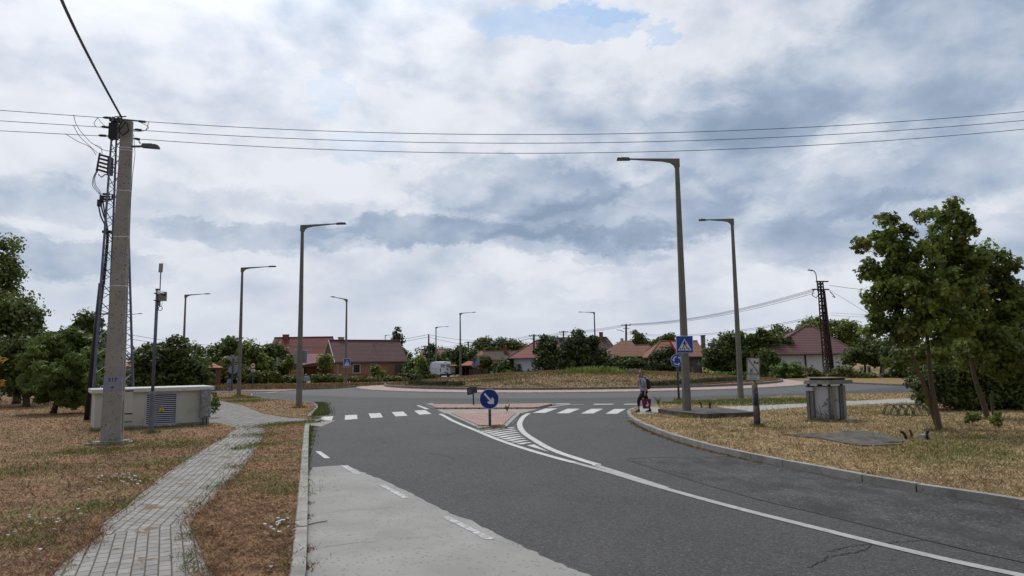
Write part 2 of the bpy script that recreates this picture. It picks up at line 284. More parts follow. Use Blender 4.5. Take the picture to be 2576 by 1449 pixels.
LEAF = dict(
    maple=leafmat('maple_leaves', (0.072, 0.108, 0.030), (0.127, 0.173, 0.042), .42, (.13, .10, .022)),
    chest=leafmat('chestnut_leaves', (0.069, 0.109, 0.032), (0.115, 0.174, 0.043), .35),
    dark=leafmat('dark_leaves', (0.049, 0.076, 0.029), (0.084, 0.119, 0.040), .3),
    mid=leafmat('green_leaves', (0.058, 0.088, 0.029), (0.098, 0.136, 0.038), .3),
    light=leafmat('light_leaves', (0.087, 0.128, 0.033), (0.143, 0.188, 0.045), .35),
    olive=leafmat('olive_leaves', (0.085, 0.096, 0.038), (0.127, 0.136, 0.048), .3),
    con=leafmat('conifer_needles', (0.038, 0.058, 0.025), (0.065, 0.094, 0.036), .15),
    bright=leafmat('bright_leaves', (0.106, 0.170, 0.035), (0.159, 0.220, 0.050), .4),
    orange=leafmat('orange_leaves', (.30, .15, .03), (.20, .12, .03), .35),
    thuja=leafmat('thuja_leaves', (.085, .15, .035), (.13, .21, .05), .25),
    iris=leafmat('iris_leaves', (0.127, 0.200, 0.070), (0.191, 0.270, 0.090), .3),
    lav=leafmat('lavender_leaves', (0.048, 0.062, 0.040), (0.074, 0.085, 0.055), .2),
    dead=leafmat('dead_leaves', (0.212, 0.110, 0.050), (0.138, 0.070, 0.030), .2),
)
bark = MAT('bark', (.085, .065, .045), (.05, .038, .028), scale=6, rough=.95, bump=1, bscale=18)
bark_rust = MAT('lichen_bark', (.105, .068, .034), (.065, .056, .045), scale=3.2, rough=.95, bump=1, bscale=18)
conc_pole = MAT('grey_pole_concrete', (.30, .285, .265), (.235, .225, .205), scale=3, rough=.9, bump=.5, bscale=22)
addmix(conc_pole, f_speckle(38, .965, .975), (.06, .058, .055))
lamp_conc = MAT('lamp_post_concrete', (.18, .17, .15), (.14, .132, .115), scale=2, rough=.9, bump=.4, bscale=30)
steel = MAT('galvanised_steel', (.16, .18, .22), (.11, .125, .155), scale=3, rough=.5, metal=.55, spec=.5)
dark_steel = MAT('dark_steel', (.05, .055, .07), (.035, .04, .05), scale=4, rough=.55, metal=.3)
lum_m = MAT('luminaire_grey', (.11, .115, .13), (.09, .095, .105), scale=3, rough=.45)
black_m = MAT('black_plastic', (.014, .014, .016), rough=.5)
wire_m = MAT('cable', (.03, .035, .05), rough=.5)
post_blue = MAT('sign_post_steel', (.075, .095, .13), (.055, .07, .10), scale=3, rough=.5, metal=.2)
sign_back = MAT('sign_back_metal', (.26, .31, .40), (.22, .26, .34), scale=2, rough=.5, metal=.2)
sign_blue = MAT('sign_blue', (.010, .055, .36), (.009, .05, .32), scale=3, rough=.35, spec=.5)
sign_navy = MAT('sign_dark_blue', (.006, .018, .20), (.005, .016, .17), scale=3, rough=.35, spec=.5)
sign_white = MAT('sign_white', (.62, .66, .72), (.56, .60, .66), scale=3, rough=.45)
sign_red = MAT('sign_red', (.50, .02, .025), rough=.4)
sign_black = MAT('sign_black', (.012, .012, .014), rough=.5)
rust = MAT('rusty_steel', (.10, .035, .022), (.055, .022, .016), scale=9, rough=.85, bump=.4, bscale=30)
ins_m = MAT('insulator', (.045, .035, .04), (.03, .025, .03), rough=.3, spec=.6)
glass_m = MAT('window_glass', (.03, .034, .04), (.02, .022, .028), rough=.12, spec=.6)
frame_w = MAT('white_frame', (.62, .63, .65), rough=.5)
# ------------------------------------------------------------------ geometry helpers
class MB:
    def __init__(s): s.v = []; s.f = []
    def add(s, vs, fs):
        o = len(s.v); s.v += [tuple(q) for q in vs]; s.f += [tuple(i+o for i in f) for f in fs]; return s
    def box(s, c, d, rz=0, rx=0, ry=0):
        M_ = Matrix.Translation(c) @ Matrix.Rotation(rz, 4, 'Z') @ Matrix.Rotation(ry, 4, 'Y') @ Matrix.Rotation(rx, 4, 'X')
        vs = [M_ @ Vector((x*d[0]/2, y*d[1]/2, z*d[2]/2)) for x in (-1, 1) for y in (-1, 1) for z in (-1, 1)]
        return s.add(vs, [(0, 1, 3, 2), (4, 6, 7, 5), (0, 4, 5, 1), (2, 3, 7, 6), (0, 2, 6, 4), (1, 5, 7, 3)])
    def frus(s, b, t, z0, z1, cb=(0, 0), ct=(0, 0), rz=0):
        """tapered box: b,t = (width x, depth y) at z0 and z1"""
        c, n = math.cos(rz), math.sin(rz); vs = []
        for (w, d), z, (ox, oy) in ((b, z0, cb), (t, z1, ct)):
            for x, y in ((-w/2, -d/2), (w/2, -d/2), (w/2, d/2), (-w/2, d/2)):
                vs.append((ox + x*c-y*n, oy + x*n+y*c, z))
        return s.add(vs, [(3, 2, 1, 0), (4, 5, 6, 7), (0, 1, 5, 4), (1, 2, 6, 5), (2, 3, 7, 6), (3, 0, 4, 7)])
    def tube(s, pts, r, n=8, cap=True):
        pts = [Vector(p) for p in pts]; m = len(pts); rr = r if isinstance(r, (list, tuple)) else [r]*m
        o = len(s.v); up = None
        for i, p in enumerate(pts):
            t = (pts[min(i+1, m-1)] - pts[max(i-1, 0)]).normalized()
            if up is None: up = t.orthogonal().normalized()
            a = (up - t*up.dot(t)).normalized(); b = t.cross(a); up = a
            for k in range(n):
                q = 2*math.pi*k/n; s.v.append(tuple(p + (a*math.cos(q) + b*math.sin(q))*rr[i]))
        for i in range(m-1):
            for k in range(n):
                k2 = (k+1) % n; s.f.append((o+i*n+k, o+i*n+k2, o+(i+1)*n+k2, o+(i+1)*n+k))
        if cap: s.f.append(tuple(o+k for k in range(n))[::-1]); s.f.append(tuple(o+(m-1)*n+k for k in range(n)))
        return s
    def prism(s, poly, z0, z1, bottom=False):
        a = sum(poly[i][0]*poly[(i+1) % len(poly)][1]-poly[(i+1) % len(poly)][0]*poly[i][1] for i in range(len(poly)))
        if a < 0: poly = poly[::-1]
        n = len(poly); f = [tuple(range(n, 2*n))] + [(i, (i+1) % n, n+(i+1) % n, n+i) for i in range(n)]
        if bottom: f.append(tuple(range(n))[::-1])
        return s.add([(x, y, z0) for x, y in poly]+[(x, y, z1) for x, y in poly], f)
    def flat(s, poly, z):
        a = sum(poly[i][0]*poly[(i+1) % len(poly)][1]-poly[(i+1) % len(poly)][0]*poly[i][1] for i in range(len(poly)))
        if a < 0: poly = poly[::-1]
        return s.add([(x, y, z) for x, y in poly], [tuple(range(len(poly)))])
    def ribbon(s, pts, w, z, side=0):
        """flat strip along pts; side 0 centred"""
        pts = [Vector((p[0], p[1])) for p in pts]; vs = []; m = len(pts)
        for i, p in enumerate(pts):
            t = (pts[min(i+1, m-1)]-pts[max(i-1, 0)]).normalized(); n = Vector((-t.y, t.x))
            a = p + n*(w/2 if side == 0 else (w if side > 0 else 0)); b = p - n*(w/2 if side == 0 else (0 if side > 0 else w))
            vs += [(a.x, a.y, z), (b.x, b.y, z)]
        return s.add(vs, [(2*i, 2*i+1, 2*i+3, 2*i+2) for i in range(m-1)])
    def kerb(s, pts, w, z0, z1, side=1, wob=0.0):
        pts = [Vector((p[0], p[1])) for p in pts]; vs = []; m = len(pts)
        for i, p in enumerate(pts):
            t = (pts[min(i+1, m-1)]-pts[max(i-1, 0)]).normalized(); n = Vector((-t.y, t.x))*side
            a = p; b = p + n*w; j = random.uniform(-wob, wob)
            vs += [(a.x, a.y, z0), (a.x, a.y, z1-.015+j), (a.x+n.x*.015, a.y+n.y*.015, z1+j), (b.x, b.y, z1+j), (b.x, b.y, z0)]
        fs = []
        for i in range(m-1):
            for k in range(4): fs.append((5*i+k, 5*i+k+1, 5*i+5+k+1, 5*i+5+k))
        fs += [(0, 1, 2, 3, 4), tuple(5*(m-1)+k for k in (4, 3, 2, 1, 0))]
        return s.add(vs, fs)
    def lathe(s, prof, n=16, c=(0, 0, 0)):
        o = len(s.v)
        for r, z in prof:
            for k in range(n): q = 2*math.pi*k/n; s.v.append((c[0]+r*math.cos(q), c[1]+r*math.sin(q), c[2]+z))
        for i in range(len(prof)-1):
            for k in range(n): k2 = (k+1) % n; s.f.append((o+i*n+k, o+i*n+k2, o+(i+1)*n+k2, o+(i+1)*n+k))
        s.f.append(tuple(o+k for k in range(n))[::-1]); s.f.append(tuple(o+(len(prof)-1)*n+k for k in range(n))); return s
    def build(s, name, m, parent=None, smooth=False, bevel=0):
        me = bpy.data.meshes.new(name); me.from_pydata(s.v, [], s.f); me.materials.append(m); me.update()
        if smooth: me.polygons.foreach_set('use_smooth', [True]*len(me.polygons))
        o = bpy.data.objects.new(name, me); COL.objects.link(o)
        if parent: o.parent = parent
        if bevel:
            b = o.modifiers.new('bevel', 'BEVEL'); b.width = bevel; b.segments = 2; b.limit_method = 'ANGLE'
        return o
def tag(o, label, cat, group=None):
    o['label'] = label; o['category'] = cat
    if group: o['group'] = group
    return o
def struct(o): o['kind'] = 'structure'; return o
def stuff(o, label=None, cat=None):
    o['kind'] = 'stuff'
    if label: o['label'] = label
    if cat: o['category'] = cat
    return o
def thing(name, label, cat, loc=(0, 0, 0), rz=0, group=None):
    o = bpy.data.objects.new(name, None); COL.objects.link(o); o.location = loc; o.rotation_euler = (0, 0, rz); o.empty_display_size = .2
    return tag(o, label, cat, group)
def copy_tree(o, parent=None):
    c = o.copy(); COL.objects.link(c)
    if parent: c.parent = parent
    for ch in list(o.children): copy_tree(ch, c)
    return c
def recenter(o):
    """put a one-mesh thing's origin at the middle of its base"""
    me = o.data; n = len(me.vertices); a = np.empty(n*3, np.float32); me.vertices.foreach_get('co', a); a = a.reshape(-1, 3)
    c = np.array([(a[:, 0].min()+a[:, 0].max())/2, (a[:, 1].min()+a[:, 1].max())/2, a[:, 2].min()]); a -= c
    me.vertices.foreach_set('co', a.ravel().astype(np.float32)); me.update(); o.location = c; return o
def fastmesh(name, verts, nper, m, parent=None):
    """verts: (nfaces, nper, 3) separate polygons"""
    nf = verts.shape[0]; me = bpy.data.meshes.new(name); me.vertices.add(nf*nper); me.vertices.foreach_set('co', verts.reshape(-1).astype(np.float32))
    me.loops.add(nf*nper); me.loops.foreach_set('vertex_index', np.arange(nf*nper, dtype=np.int32))
    me.polygons.add(nf); me.polygons.foreach_set('loop_start', np.arange(0, nf*nper, nper, dtype=np.int32)); me.polygons.foreach_set('loop_total', np.full(nf, nper, np.int32))
    me.materials.append(m); me.update(calc_edges=True); o = bpy.data.objects.new(name, me); COL.objects.link(o)
    if parent: o.parent = parent
    return o
def text_mesh(s, size, name, m, parent, loc, rot, ext=.002, align='CENTER'):
    c = bpy.data.curves.new(name, 'FONT'); c.body = s; c.size = size; c.extrude = ext; c.align_x = align; c.align_y = 'CENTER'
    t = bpy.data.objects.new(name, c); COL.objects.link(t); bpy.context.view_layer.update()
    me = bpy.data.meshes.new_from_object(t.evaluated_get(bpy.context.evaluated_depsgraph_get())); bpy.data.objects.remove(t)
    me.materials.clear(); me.materials.append(m); o = bpy.data.objects.new(name, me); COL.objects.link(o); o.parent = parent; o.location = loc; o.rotation_euler = rot
    return o
def inpoly(x, y, poly):
    r = np.zeros(x.shape, bool); n = len(poly); j = n-1
    for i in range(n):
        xi, yi = poly[i][:2]; xj, yj = poly[j][:2]
        c = ((yi > y) != (yj > y)) & (x < (xj-xi)*(y-yi)/((yj-yi) if yj != yi else 1e-9)+xi); r ^= c; j = i
    return r
def ZL(fx0, fy0, sc):      # converters from the enlarged crops I measured
    return lambda x, y: ((fx0+x/sc)/1.59006, (fy0+y/sc)/1.59006)
zLL = ZL(0, 1500, 1.8022); zB = ZL(1100, 1550, 1.9215); zI = ZL(1650, 1580, 2.8622); zR = ZL(2300, 1550, 1.4343)
z4 = ZL(800, 1200, 2.6344); z5 = ZL(1600, 1200, 2.6344); z6 = ZL(2400, 1200, 2.6344); z7 = ZL(3200, 1050, 2.6350); zR2 = ZL(2600, 1440, 3.22); zR3 = ZL(3300, 1450, 3.2362)
def GP(conv, pts, z=0.0): return [G(*conv(*p), z) for p in pts]
idc = lambda x, y: (x, y)
def smooth_line(pts, n=6):
    out = []; P = [Vector((p[0], p[1])) for p in pts]
    for i in range(len(P)-1):
        p0, p1, p2, p3 = P[max(i-1, 0)], P[i], P[i+1], P[min(i+2, len(P)-1)]
        for k in range(n):
            t = k/n; out.append(tuple(0.5*((2*p1)+(-p0+p2)*t+(2*p0-5*p1+4*p2-p3)*t*t+(-p0+3*p1-3*p2+p3)*t**3)))
    out.append(tuple(P[-1])); return out

# ------------------------------------------------------------------ the setting
VZ = 0.12
struct(MB().flat([(-3000, -200), (3000, -200), (3000, 3000), (-3000, 3000)], -.06).build('ground', g_far))
struct(MB().flat([(-160, -20), (160, -20), (160, 125), (-160, 125)], 0).build('road', asphalt))
RC = (6.75, 71.75); RIN, ROUT = 19.75, 22.3
# left verge beside the approach road
kL = GP(idc, [(715, 1520), (731, 1440), (739, 1360), (746, 1290), (753, 1210), (758, 1150), (763, 1100), (767, 1068)], VZ)   # grass side of the kerb
kLs = [(kL[0][0]-.0, -6)] + kL
path_right = GP(zLL, [(1560, 1449), (1500, 1380), (1420, 1190), (1365, 1070), (1420, 990), (1520, 900), (1620, 800), (1730, 690), (1800, 600), (1860, 520), (1900, 440), (1925, 370), (1990, 342), (2190, 332)], VZ)
path_left = GP(zLL, [(370, 1449), (470, 1330), (600, 1240), (720, 1150), (735, 1060), (900, 950), (1000, 860), (1160, 730), (1340, 610), (1500, 510), (1620, 445), (1705, 380), (1610, 345), (1500, 330)], VZ)
kend = kL[-1]
verge_l1 = kLs + path_right[::-1] + [(path_right[0][0]-.25, -6)]
# strip between cabinet/field and the path, and everything to the left as far as the exit road
path_top = GP(zLL, [(2250, 312), (2060, 302), (1900, 275), (1750, 215), (1600, 185), (1500, 172), (1380, 165)], VZ)
exit_near = [(-170, 63.0), (-60, 62.0)] + GP(idc, [(500, 986.5), (560, 986), (612, 987), (628, 989.5)], VZ)
nose = GP(z4, [(560, 985), (548, 1003), (575, 1018), (700, 1035), (850, 1048), (1000, 1060), (1090, 1068), (1200, 1084), (1238, 1100), (1245, 1128), (1215, 1165), (1190, 1190), (1168, 1222)], VZ)
corner = path_top[::-1] + nose[::-1][0:1] + nose[::-1][1:] + exit_near[::-1]
verge_l0 = [(path_left[0][0]-.3, -6)] + path_left + [(path_left[-1][0]-1.2, path_left[-1][1]+2)] + [path_top[-1]] + [p for p in []]
far_left_pts = [path_top[-1], path_top[-2], path_top[-3], path_top[-4], path_top[-5], path_top[-6], path_top[-7]]
big_left = [(path_left[0][0]-.3, -6)] + path_left[:-2] + [(path_left[-2][0]-.2, path_left[-2][1]), (path_left[-2][0]-2.2, path_left[-2][1]+.8), (-19, 37.0)] + \
           [(-19.5, 38.0), path_top[-2]] + far_left_pts[1:][1:] + nose[::-1] + exit_near[::-1] + [(-170, -6)]
struct(MB().prism(big_left, -.05, VZ).build('left_lawn', g_left)); struct(MB().prism(verge_l1, -.05, VZ).build('verge', g_left))
# paved path: three runs with their own laying direction
def headg(a, b): return math.atan2(b[1]-a[1], b[0]-a[0])
nb = 4
pr_near = [(path_right[0][0]+.02, -6), path_right[0], path_right[1], path_right[2], path_right[3]]; pl_near = [(path_left[0][0], -6), path_left[0], path_left[1], path_left[2], path_left[3]]
near_h = headg((path_left[0][0]*.5+path_right[0][0]*.5, path_left[0][1]), (path_left[3][0]*.5+path_right[3][0]*.5, path_left[3][1]*.5+path_right[3][1]*.5))
mid_h = headg(((path_left[4][0]+path_right[4][0])/2, (path_left[4][1]+path_right[4][1])/2), ((path_left[9][0]+path_right[9][0])/2, (path_left[9][1]+path_right[9][1])/2))
pv_near = brickmat('grey_pavers', PAV1, PAV2, PAVM, .2, .125, -near_h-.02, mortar=.009, weeds=.5)
pv_mid = brickmat('grey_pavers_turned', PAV1, PAV2, PAVM, .2, .125, -mid_h, mortar=.010, weeds=.55)
pv_far = brickmat('grey_pavers_far', PAV1, PAV2, PAVM, .24, .24, R(-62), mortar=.03, weeds=.2)
struct(MB().flat(pr_near+[G(*zLL(1130, 1085), VZ)]+pl_near[::-1], VZ-.012).build('pavement', pv_near))
struct(MB().flat([path_right[3]] + path_right[3:11] + [G(*zLL(1700, 372), VZ)] + [path_left[i] for i in range(11, 2, -1)] + [G(*zLL(1130, 1085), VZ)], VZ-.016).build('pavement', pv_mid))
struct(MB().flat(path_right[10:] + [(path_right[-1][0]+.5, path_right[-1][1]), (path_top[0][0]+.5, path_top[0][1])] + path_top + [(-20.5, 38.2), (-21.5, 36), (-14, 26.0)] + [G(*zLL(1700, 372), VZ)], VZ-.020).build('pavement', pv_far))
struct(MB().add([(kL[-1][0]-.3, kL[-1][1]+.4, VZ-.024), (kL[-1][0]+.5, kL[-1][1]+.3, .012), (path_top[0][0]+.9, path_top[0][1]+.1, .012), (path_top[0][0]-.2, path_top[0][1], VZ-.024)], [(0, 1, 2, 3)]).build('dropped_kerb', rubble))
def seg_kerb(name, pts, w, z0, z1, side, m, step=1.0, wob=.006):
    """kerb stones along a line, each stone a slightly different height"""
    pts = [Vector((p[0], p[1])) for p in pts]; mb = MB(); L_ = [0]
    for i in range(1, len(pts)): L_.append(L_[-1] + (pts[i]-pts[i-1]).length)
    def at(d):
        for i in range(1, len(pts)):
            if d <= L_[i] or i == len(pts)-1:
                t = (d-L_[i-1])/max(1e-6, L_[i]-L_[i-1]); return pts[i-1].lerp(pts[i], min(1, t))
    n = max(1, int(L_[-1]/step))
    for k in range(n):
        a, b = at(L_[-1]*k/n), at(L_[-1]*(k+1)/n); t = (b-a).normalized()
        q = [a + t*.006, a.lerp(b, .5), b - t*.006] if step > .6 else [a + t*.004, b - t*.004]
        mb.kerb(q, w, z0, z1+random.uniform(-wob, wob), side)
    return struct(mb.build(name, m))
seg_kerb('kerb', kLs, .15, -.02, .145, -1, kerb_m)
seg_kerb('kerb', nose, .13, -.02, .14, 1 if False else -1, kerb_m, .9)
# right verge
kR = GP(zR, [(318, 132), (322, 150), (345, 172), (400, 203), (500, 243), (600, 277), (740, 316), (900, 353), (1100, 396), (1300, 432), (1500, 467), (1720, 510), (1980, 552), (2200, 582), (2400, 612), (2576, 640), (2900, 692)], VZ)
kR = kR + [(kR[-1][0]+2.0, 2.0), (kR[-1][0]+3.5, -6)]
ring_near = GP(zR2, [(40, 590), (110, 560), (200, 545), (400, 527), (640, 513), (900, 500), (1100, 492), (1400, 480), (1800, 466), (2080, 458)], VZ) + GP(zR3, [(280, 400), (600, 398), (900, 393), (1200, 388)], VZ)
a_, b_ = ring_near[-2], ring_near[-1]; ring_near.append((b_[0]+12, b_[1]+1.0)); ring_near.append((120, b_[1]+3))
tipR = GP(idc, [(1600, 1026), (1618, 1022), (1636, 1019)], VZ)
right_v = kR[::-1] + tipR + ring_near + [(ring_near[-1][0], -6)]
struct(MB().prism(right_v, -.05, VZ).build('right_lawn', g_right))
seg_kerb('kerb', kR[3:], .15, -.02, .14, -1 if True else 1, kerb_m)
seg_kerb('kerb', (tipR[::-1]+kR[:4]), .15, -.02, .13, -1, kerb_m, .5)
seg_kerb('kerb', ring_near, .12, -.02, .13, 1, kerb_dark)
slabw = GP(idc, [(1598, 1036), (1612, 1024), (1655, 1024), (1668, 1031), (1668, 1037), (1640, 1042), (1606, 1042)], VZ)
struct(MB().flat(slabw, VZ+.006).build('pavement', concrete_bay))
pthR = GP(zR2, [(860, 603), (1100, 597), (1330, 590), (1700, 575), (2080, 557)], VZ) + GP(zR3, [(290, 503), (700, 484), (1210, 460), (2000, 430)], VZ) + GP(zR3, [(2000, 480), (1220, 515), (700, 536), (290, 556)], VZ) + GP(zR2, [(2080, 601), (1700, 628), (1480, 645), (1340, 664), (1000, 650)], VZ)
pv_r = brickmat('grey_slabs', (.36, .355, .335), (.30, .295, .28), (.12, .11, .09), .5, .25, .35, mortar=.015)
struct(MB().flat(pthR, VZ+.004).build('pavement', pv_r))
# far side of the roundabout
exit_far = GP(idc, [(480, 979.5), (534, 979.3), (640, 979), (751, 977.5), (800, 976), (849, 974.3), (885, 971.2), (930, 969), (980, 967)], VZ)
flv = [(-170, 71.5), (-60, 71)] + exit_far[0:] + [(-19, 84), (-16, 92), (-14.2, 99), (-14.5, 104), (-18, 109), (-60, 135), (-170, 135)]
struct(MB().prism(flv, -.05, VZ).build('far_verge', g_far)); seg_kerb('kerb', flv[:len(exit_far)+5], .12, -.02, .13, -1, kerb_dark, 2)
frv = GP(idc, [(2000, 955.5), (2060, 957.5), (2156, 962), (2297, 968), (2576, 981)], VZ)
a_, b_ = frv[-2], frv[-1]; frv = [(8, 125), (7, 108), (14, 104), (26, 97), (33, 88)] + [q for q in frv if q[1] > ring_near[-1][1]+7] + [(140, ring_near[-1][1]+9), (140, 135), (8, 135)]
struct(MB().prism(frv, -.05, VZ).build('far_verge', g_far)); seg_kerb('kerb', frv[1:11], .12, -.02, .13, -1, kerb_dark, 2)
struct(MB().flat([(-170, 124), (170, 124), (400, 700), (-400, 700)], .10).build('fields', g_far))
struct(MB().flat([(-13.6, 101), (6.8, 103), (7, 123.5), (-16, 123.5), (-13.5, 108)], .03).build('side_road', MAT('light_asphalt', (.24, .235, .225), (.20, .195, .19), scale=1, rough=.85))) 
# splitter island paving on the left exit
sp = GP(z4, [(350, 958), (600, 962), (880, 962), (1050, 948), (1180, 938), (1100, 934), (700, 946), (350, 948)])
struct(MB().prism(sp, -.02, .06).build('traffic_island', ring_pav))
# roundabout
def circ(r, n=96): return [(RC[0]+r*math.cos(2*math.pi*k/n), RC[1]+r*math.sin(2*math.pi*k/n)) for k in range(n)]
def ringmesh(name, prof, m, n=120, smooth=False):
    mb = MB(); vs = []
    for r, z in prof:
        for k in range(n): q = 2*math.pi*k/n; vs.append((RC[0]+r*math.cos(q), RC[1]+r*math.sin(q), z))
    fs = [(i*n+k, i*n+(k+1) % n, (i+1)*n+(k+1) % n, (i+1)*n+k) for i in range(len(prof)-1) for k in range(n)]
    mb.add(vs, fs); return struct(mb.build(name, m, smooth=smooth))
ringmesh('ring_edge', [(ROUT+.25, -.02), (ROUT+.25, .03), (ROUT, .06), (ROUT, -.02)], kerb_m)
ring_b = brickmat('red_apron_blocks', (.46, .32, .28), (.38, .25, .215), (.18, .13, .11), .2, .1, 0.6, mortar=.01)
addmix(ring_b, f_noise(.5, .4, .7, .6), (.42, .33, .28))
ringmesh('roundabout_apron', [(ROUT, -.02), (ROUT-.01, .055), (RIN+.15, .10), (RIN+.14, -.02)], ring_b)
ringmesh('kerb', [(RIN+.14, .0), (RIN+.13, .27), (RIN, .28), (RIN-.01, 0)], kerb_dark)
def mound_z(x, y):
    r = np.sqrt((np.asarray(x)-RC[0])**2+(np.asarray(y)-RC[1])**2)/RIN
    return .24 + 1.02*np.clip(1-r**2, 0, 1)**1.25 + .03*np.sin(np.asarray(x)*1.3)*np.sin(np.asarray(y)*1.1)*np.clip(1-r, 0, 1)*2
vs = []; fs = []; nr, na = 26, 96
for i in range(nr):
    for k in range(na):
        r = (RIN-.02)*(i+.02)/(nr-1) if i < nr-1 else RIN-.01; q = 2*math.pi*k/na; x, y = RC[0]+r*math.cos(q), RC[1]+r*math.sin(q); vs.append((x, y, float(mound_z(x, y))))
for i in range(nr-1):
    for k in range(na): fs.append((i*na+k, (i+1)*na+k, (i+1)*na+(k+1) % na, i*na+(k+1) % na))
fs.append(tuple(range(na))[::1]); struct(MB().add(vs, fs).build('roundabout_mound', g_mound, smooth=True))
# concrete bay and patch
bay = [(G(757, 1500)[0], -6)] + GP(idc, [(757, 1500), (761, 1400), (764, 1330), (769, 1250), (776, 1195), (787, 1176)]) + GP(zB, [(420, 604), (560, 598), (640, 635), (700, 665), (860, 725), (1000, 790), (1140, 862), (1280, 940), (1460, 1008), (1640, 1090), (1830, 1185), (1980, 1255), (2130, 1330), (2300, 1400), (2430, 1449), (2700, 1560)])
bay = bay + [(bay[-1][0]+3.2, -6)]
bay2 = []
for i in range(len(bay)):      # ragged joint against the asphalt
    bay2.append(bay[i])
    if 8 <= i < len(bay)-2:
        for t in (.2, .4, .6, .8): bay2.append((bay[i][0]*(1-t)+bay[i+1][0]*t+random.uniform(-.03, .03), bay[i][1]*(1-t)+bay[i+1][1]*t+random.uniform(-.02, .02)))
struct(MB().flat(bay2, .004).build('concrete_bay', concrete_bay))
patch = GP(zR, [(290, 414), (600, 403), (905, 398), (1100, 425), (1300, 462), (1600, 520), (2000, 595), (2576, 700), (3000, 790), (3300, 1100), (2576, 1005), (2300, 945), (2000, 873), (1700, 800), (1400, 725), (1100, 655), (800, 572), (500, 480)])
struct(MB().flat(patch, .004).build('asphalt_patch', asphalt_old))
seam = GP(zR, [(290, 414), (500, 480), (800, 572), (1100, 655), (1400, 725), (1700, 800), (2000, 873), (2300, 945), (2576, 1005), (3300, 1160)])
struct(MB().ribbon(smooth_line(seam), .022, .007).build('asphalt_seam', MAT('bitumen', (.03, .03, .03), rough=.6)))
ck = MB(); cr_m = MAT('crack_tar', (.018, .018, .018), rough=.9)
for q, w_ in (([(1340, 1030), (1400, 1000), (1450, 975), (1540, 955), (1600, 950), (1650, 935)], .016), ([(1450, 945), (1520, 925), (1600, 910), (1690, 900), (1800, 898), (1850, 888), (1930, 882), (2000, 872)], .014), ([(1640, 940), (1700, 905)], .012)):
    P_ = smooth_line(GP(zR, q), 5); P_ = [(p[0]+random.uniform(-.03, .03), p[1]+random.uniform(-.03, .03)) for p in P_]; ck.ribbon(P_, w_, .0065)
for q in ([(300, 410), (420, 404), (620, 402), (760, 399), (905, 396)],): ck.ribbon(smooth_line(GP(zR, q), 5), .03, .0065)
struct(ck.build('road_crack', cr_m))
ck = MB()
for q in ([(1050, 512), (1160, 505), (1240, 515), (1310, 525), (1380, 560)], [(620, 440), (800, 425), (1000, 408)], [(1120, 345), (1250, 372), (1400, 350)]):
    P_ = smooth_line(GP(zB, q), 5); ck.ribbon([(p[0]+random.uniform(-.05, .05), p[1]+random.uniform(-.05, .05)) for p in P_], .014, .0065)
for q in ([(345, 975), (560, 945), (800, 935), (900, 922)], [(350, 1235), (560, 1205), (780, 1190)], [(1000, 1165), (1130, 1152)], [(290, 795), (420, 790)]):
    P_ = smooth_line(GP(zB, q), 5); ck.ribbon([(p[0], p[1]+random.uniform(-.01, .01)) for p in P_], .006, .0065)
struct(ck.build('road_crack', cr_m))
# painted markings
mk = MB(); Z_ = .009
for q in ([(1288, 1232), (1408, 1226), (1384, 1274), (1254, 1282)], [(1530, 1216), (1655, 1210), (1660, 1256), (1526, 1265)], [(1775, 1198), (1900, 1192), (1928, 1238), (1800, 1246)], [(2020, 1184), (2140, 1176), (2188, 1221), (2062, 1229)]):
    mk.flat(GP(z4, q), Z_)
for q in ([(148, 1168), (262, 1160), (333, 1202), (203, 1210)], [(170, 1112), (205, 1112), (310, 1150), (270, 1153)]): mk.flat(GP(z5, q), Z_)
struct(mk.build('zebra_crossing', white_paint))
mk = MB()
for q in ([(1530, 1145), (1662, 1144), (1525, 1192), (1398, 1191)], [(1765, 1147), (1897, 1147), (1778, 1196), (1647, 1196)], [(2015, 1148), (2140, 1148), (2035, 1198), (1905, 1198)]): mk.flat(GP(z5, q), Z_)
mk.flat(GP(z6, [(150, 1150), (272, 1150), (180, 1200), (58, 1200)]), Z_)
struct(mk.build('zebra_crossing', white_paint))
mk = MB()
for q in ([(1600, 100), (1805, 100), (1795, 108), (1610, 107)], [(2085, 103), (2310, 102), (2290, 110), (2065, 112)], [(2430, 103), (2600, 102), (2590, 109), (2415, 111)]): mk.flat(GP(zI, q), Z_)
mk.ribbon(smooth_line(GP(zI, [(1960, 110), (1800, 112), (1700, 120), (1560, 142)])), .16, Z_)
mk.ribbon(smooth_line(GP(z4, [(590, 982), (700, 978), (820, 968)])), .3, Z_)
struct(mk.build('road_marking', white_paint))
lineA = GP(zI, [(318, 218), (380, 250), (450, 290), (530, 326), (600, 357), (750, 417), (900, 481), (1100, 556), (1300, 621), (1500, 681), (1700, 737), (1850, 775)])
lineA2 = GP(zR, [(200, 488), (390, 545), (700, 632), (1000, 712), (1300, 787), (1700, 887), (2100, 982), (2520, 1072), (2900, 1150), (3300, 1230)])
lineB = GP(zI, [(1330, 212), (1270, 250), (1232, 310), (1228, 350), (1245, 395), (1290, 445), (1370, 500), (1460, 555), (1560, 610), (1700, 668), (1850, 718), (2000, 765), (2120, 800)])
lineB2 = GP(zR, [(120, 447), (230, 482), (340, 518), (430, 548), (520, 577)])
mk = MB(); mk.ribbon(smooth_line(lineA), .17, Z_); mk.ribbon(smooth_line(lineB), .19, Z_-.002); struct(mk.build('road_marking', white_paint)); mk = MB(); mk.ribbon(smooth_line(lineA[-2:]+lineA2)[6:], .15, Z_-.001); mk.ribbon(smooth_line(lineB[-2:]+lineB2)[6:], .16, Z_-.003); struct(mk.build('road_marking', line_paint))
mk = MB()
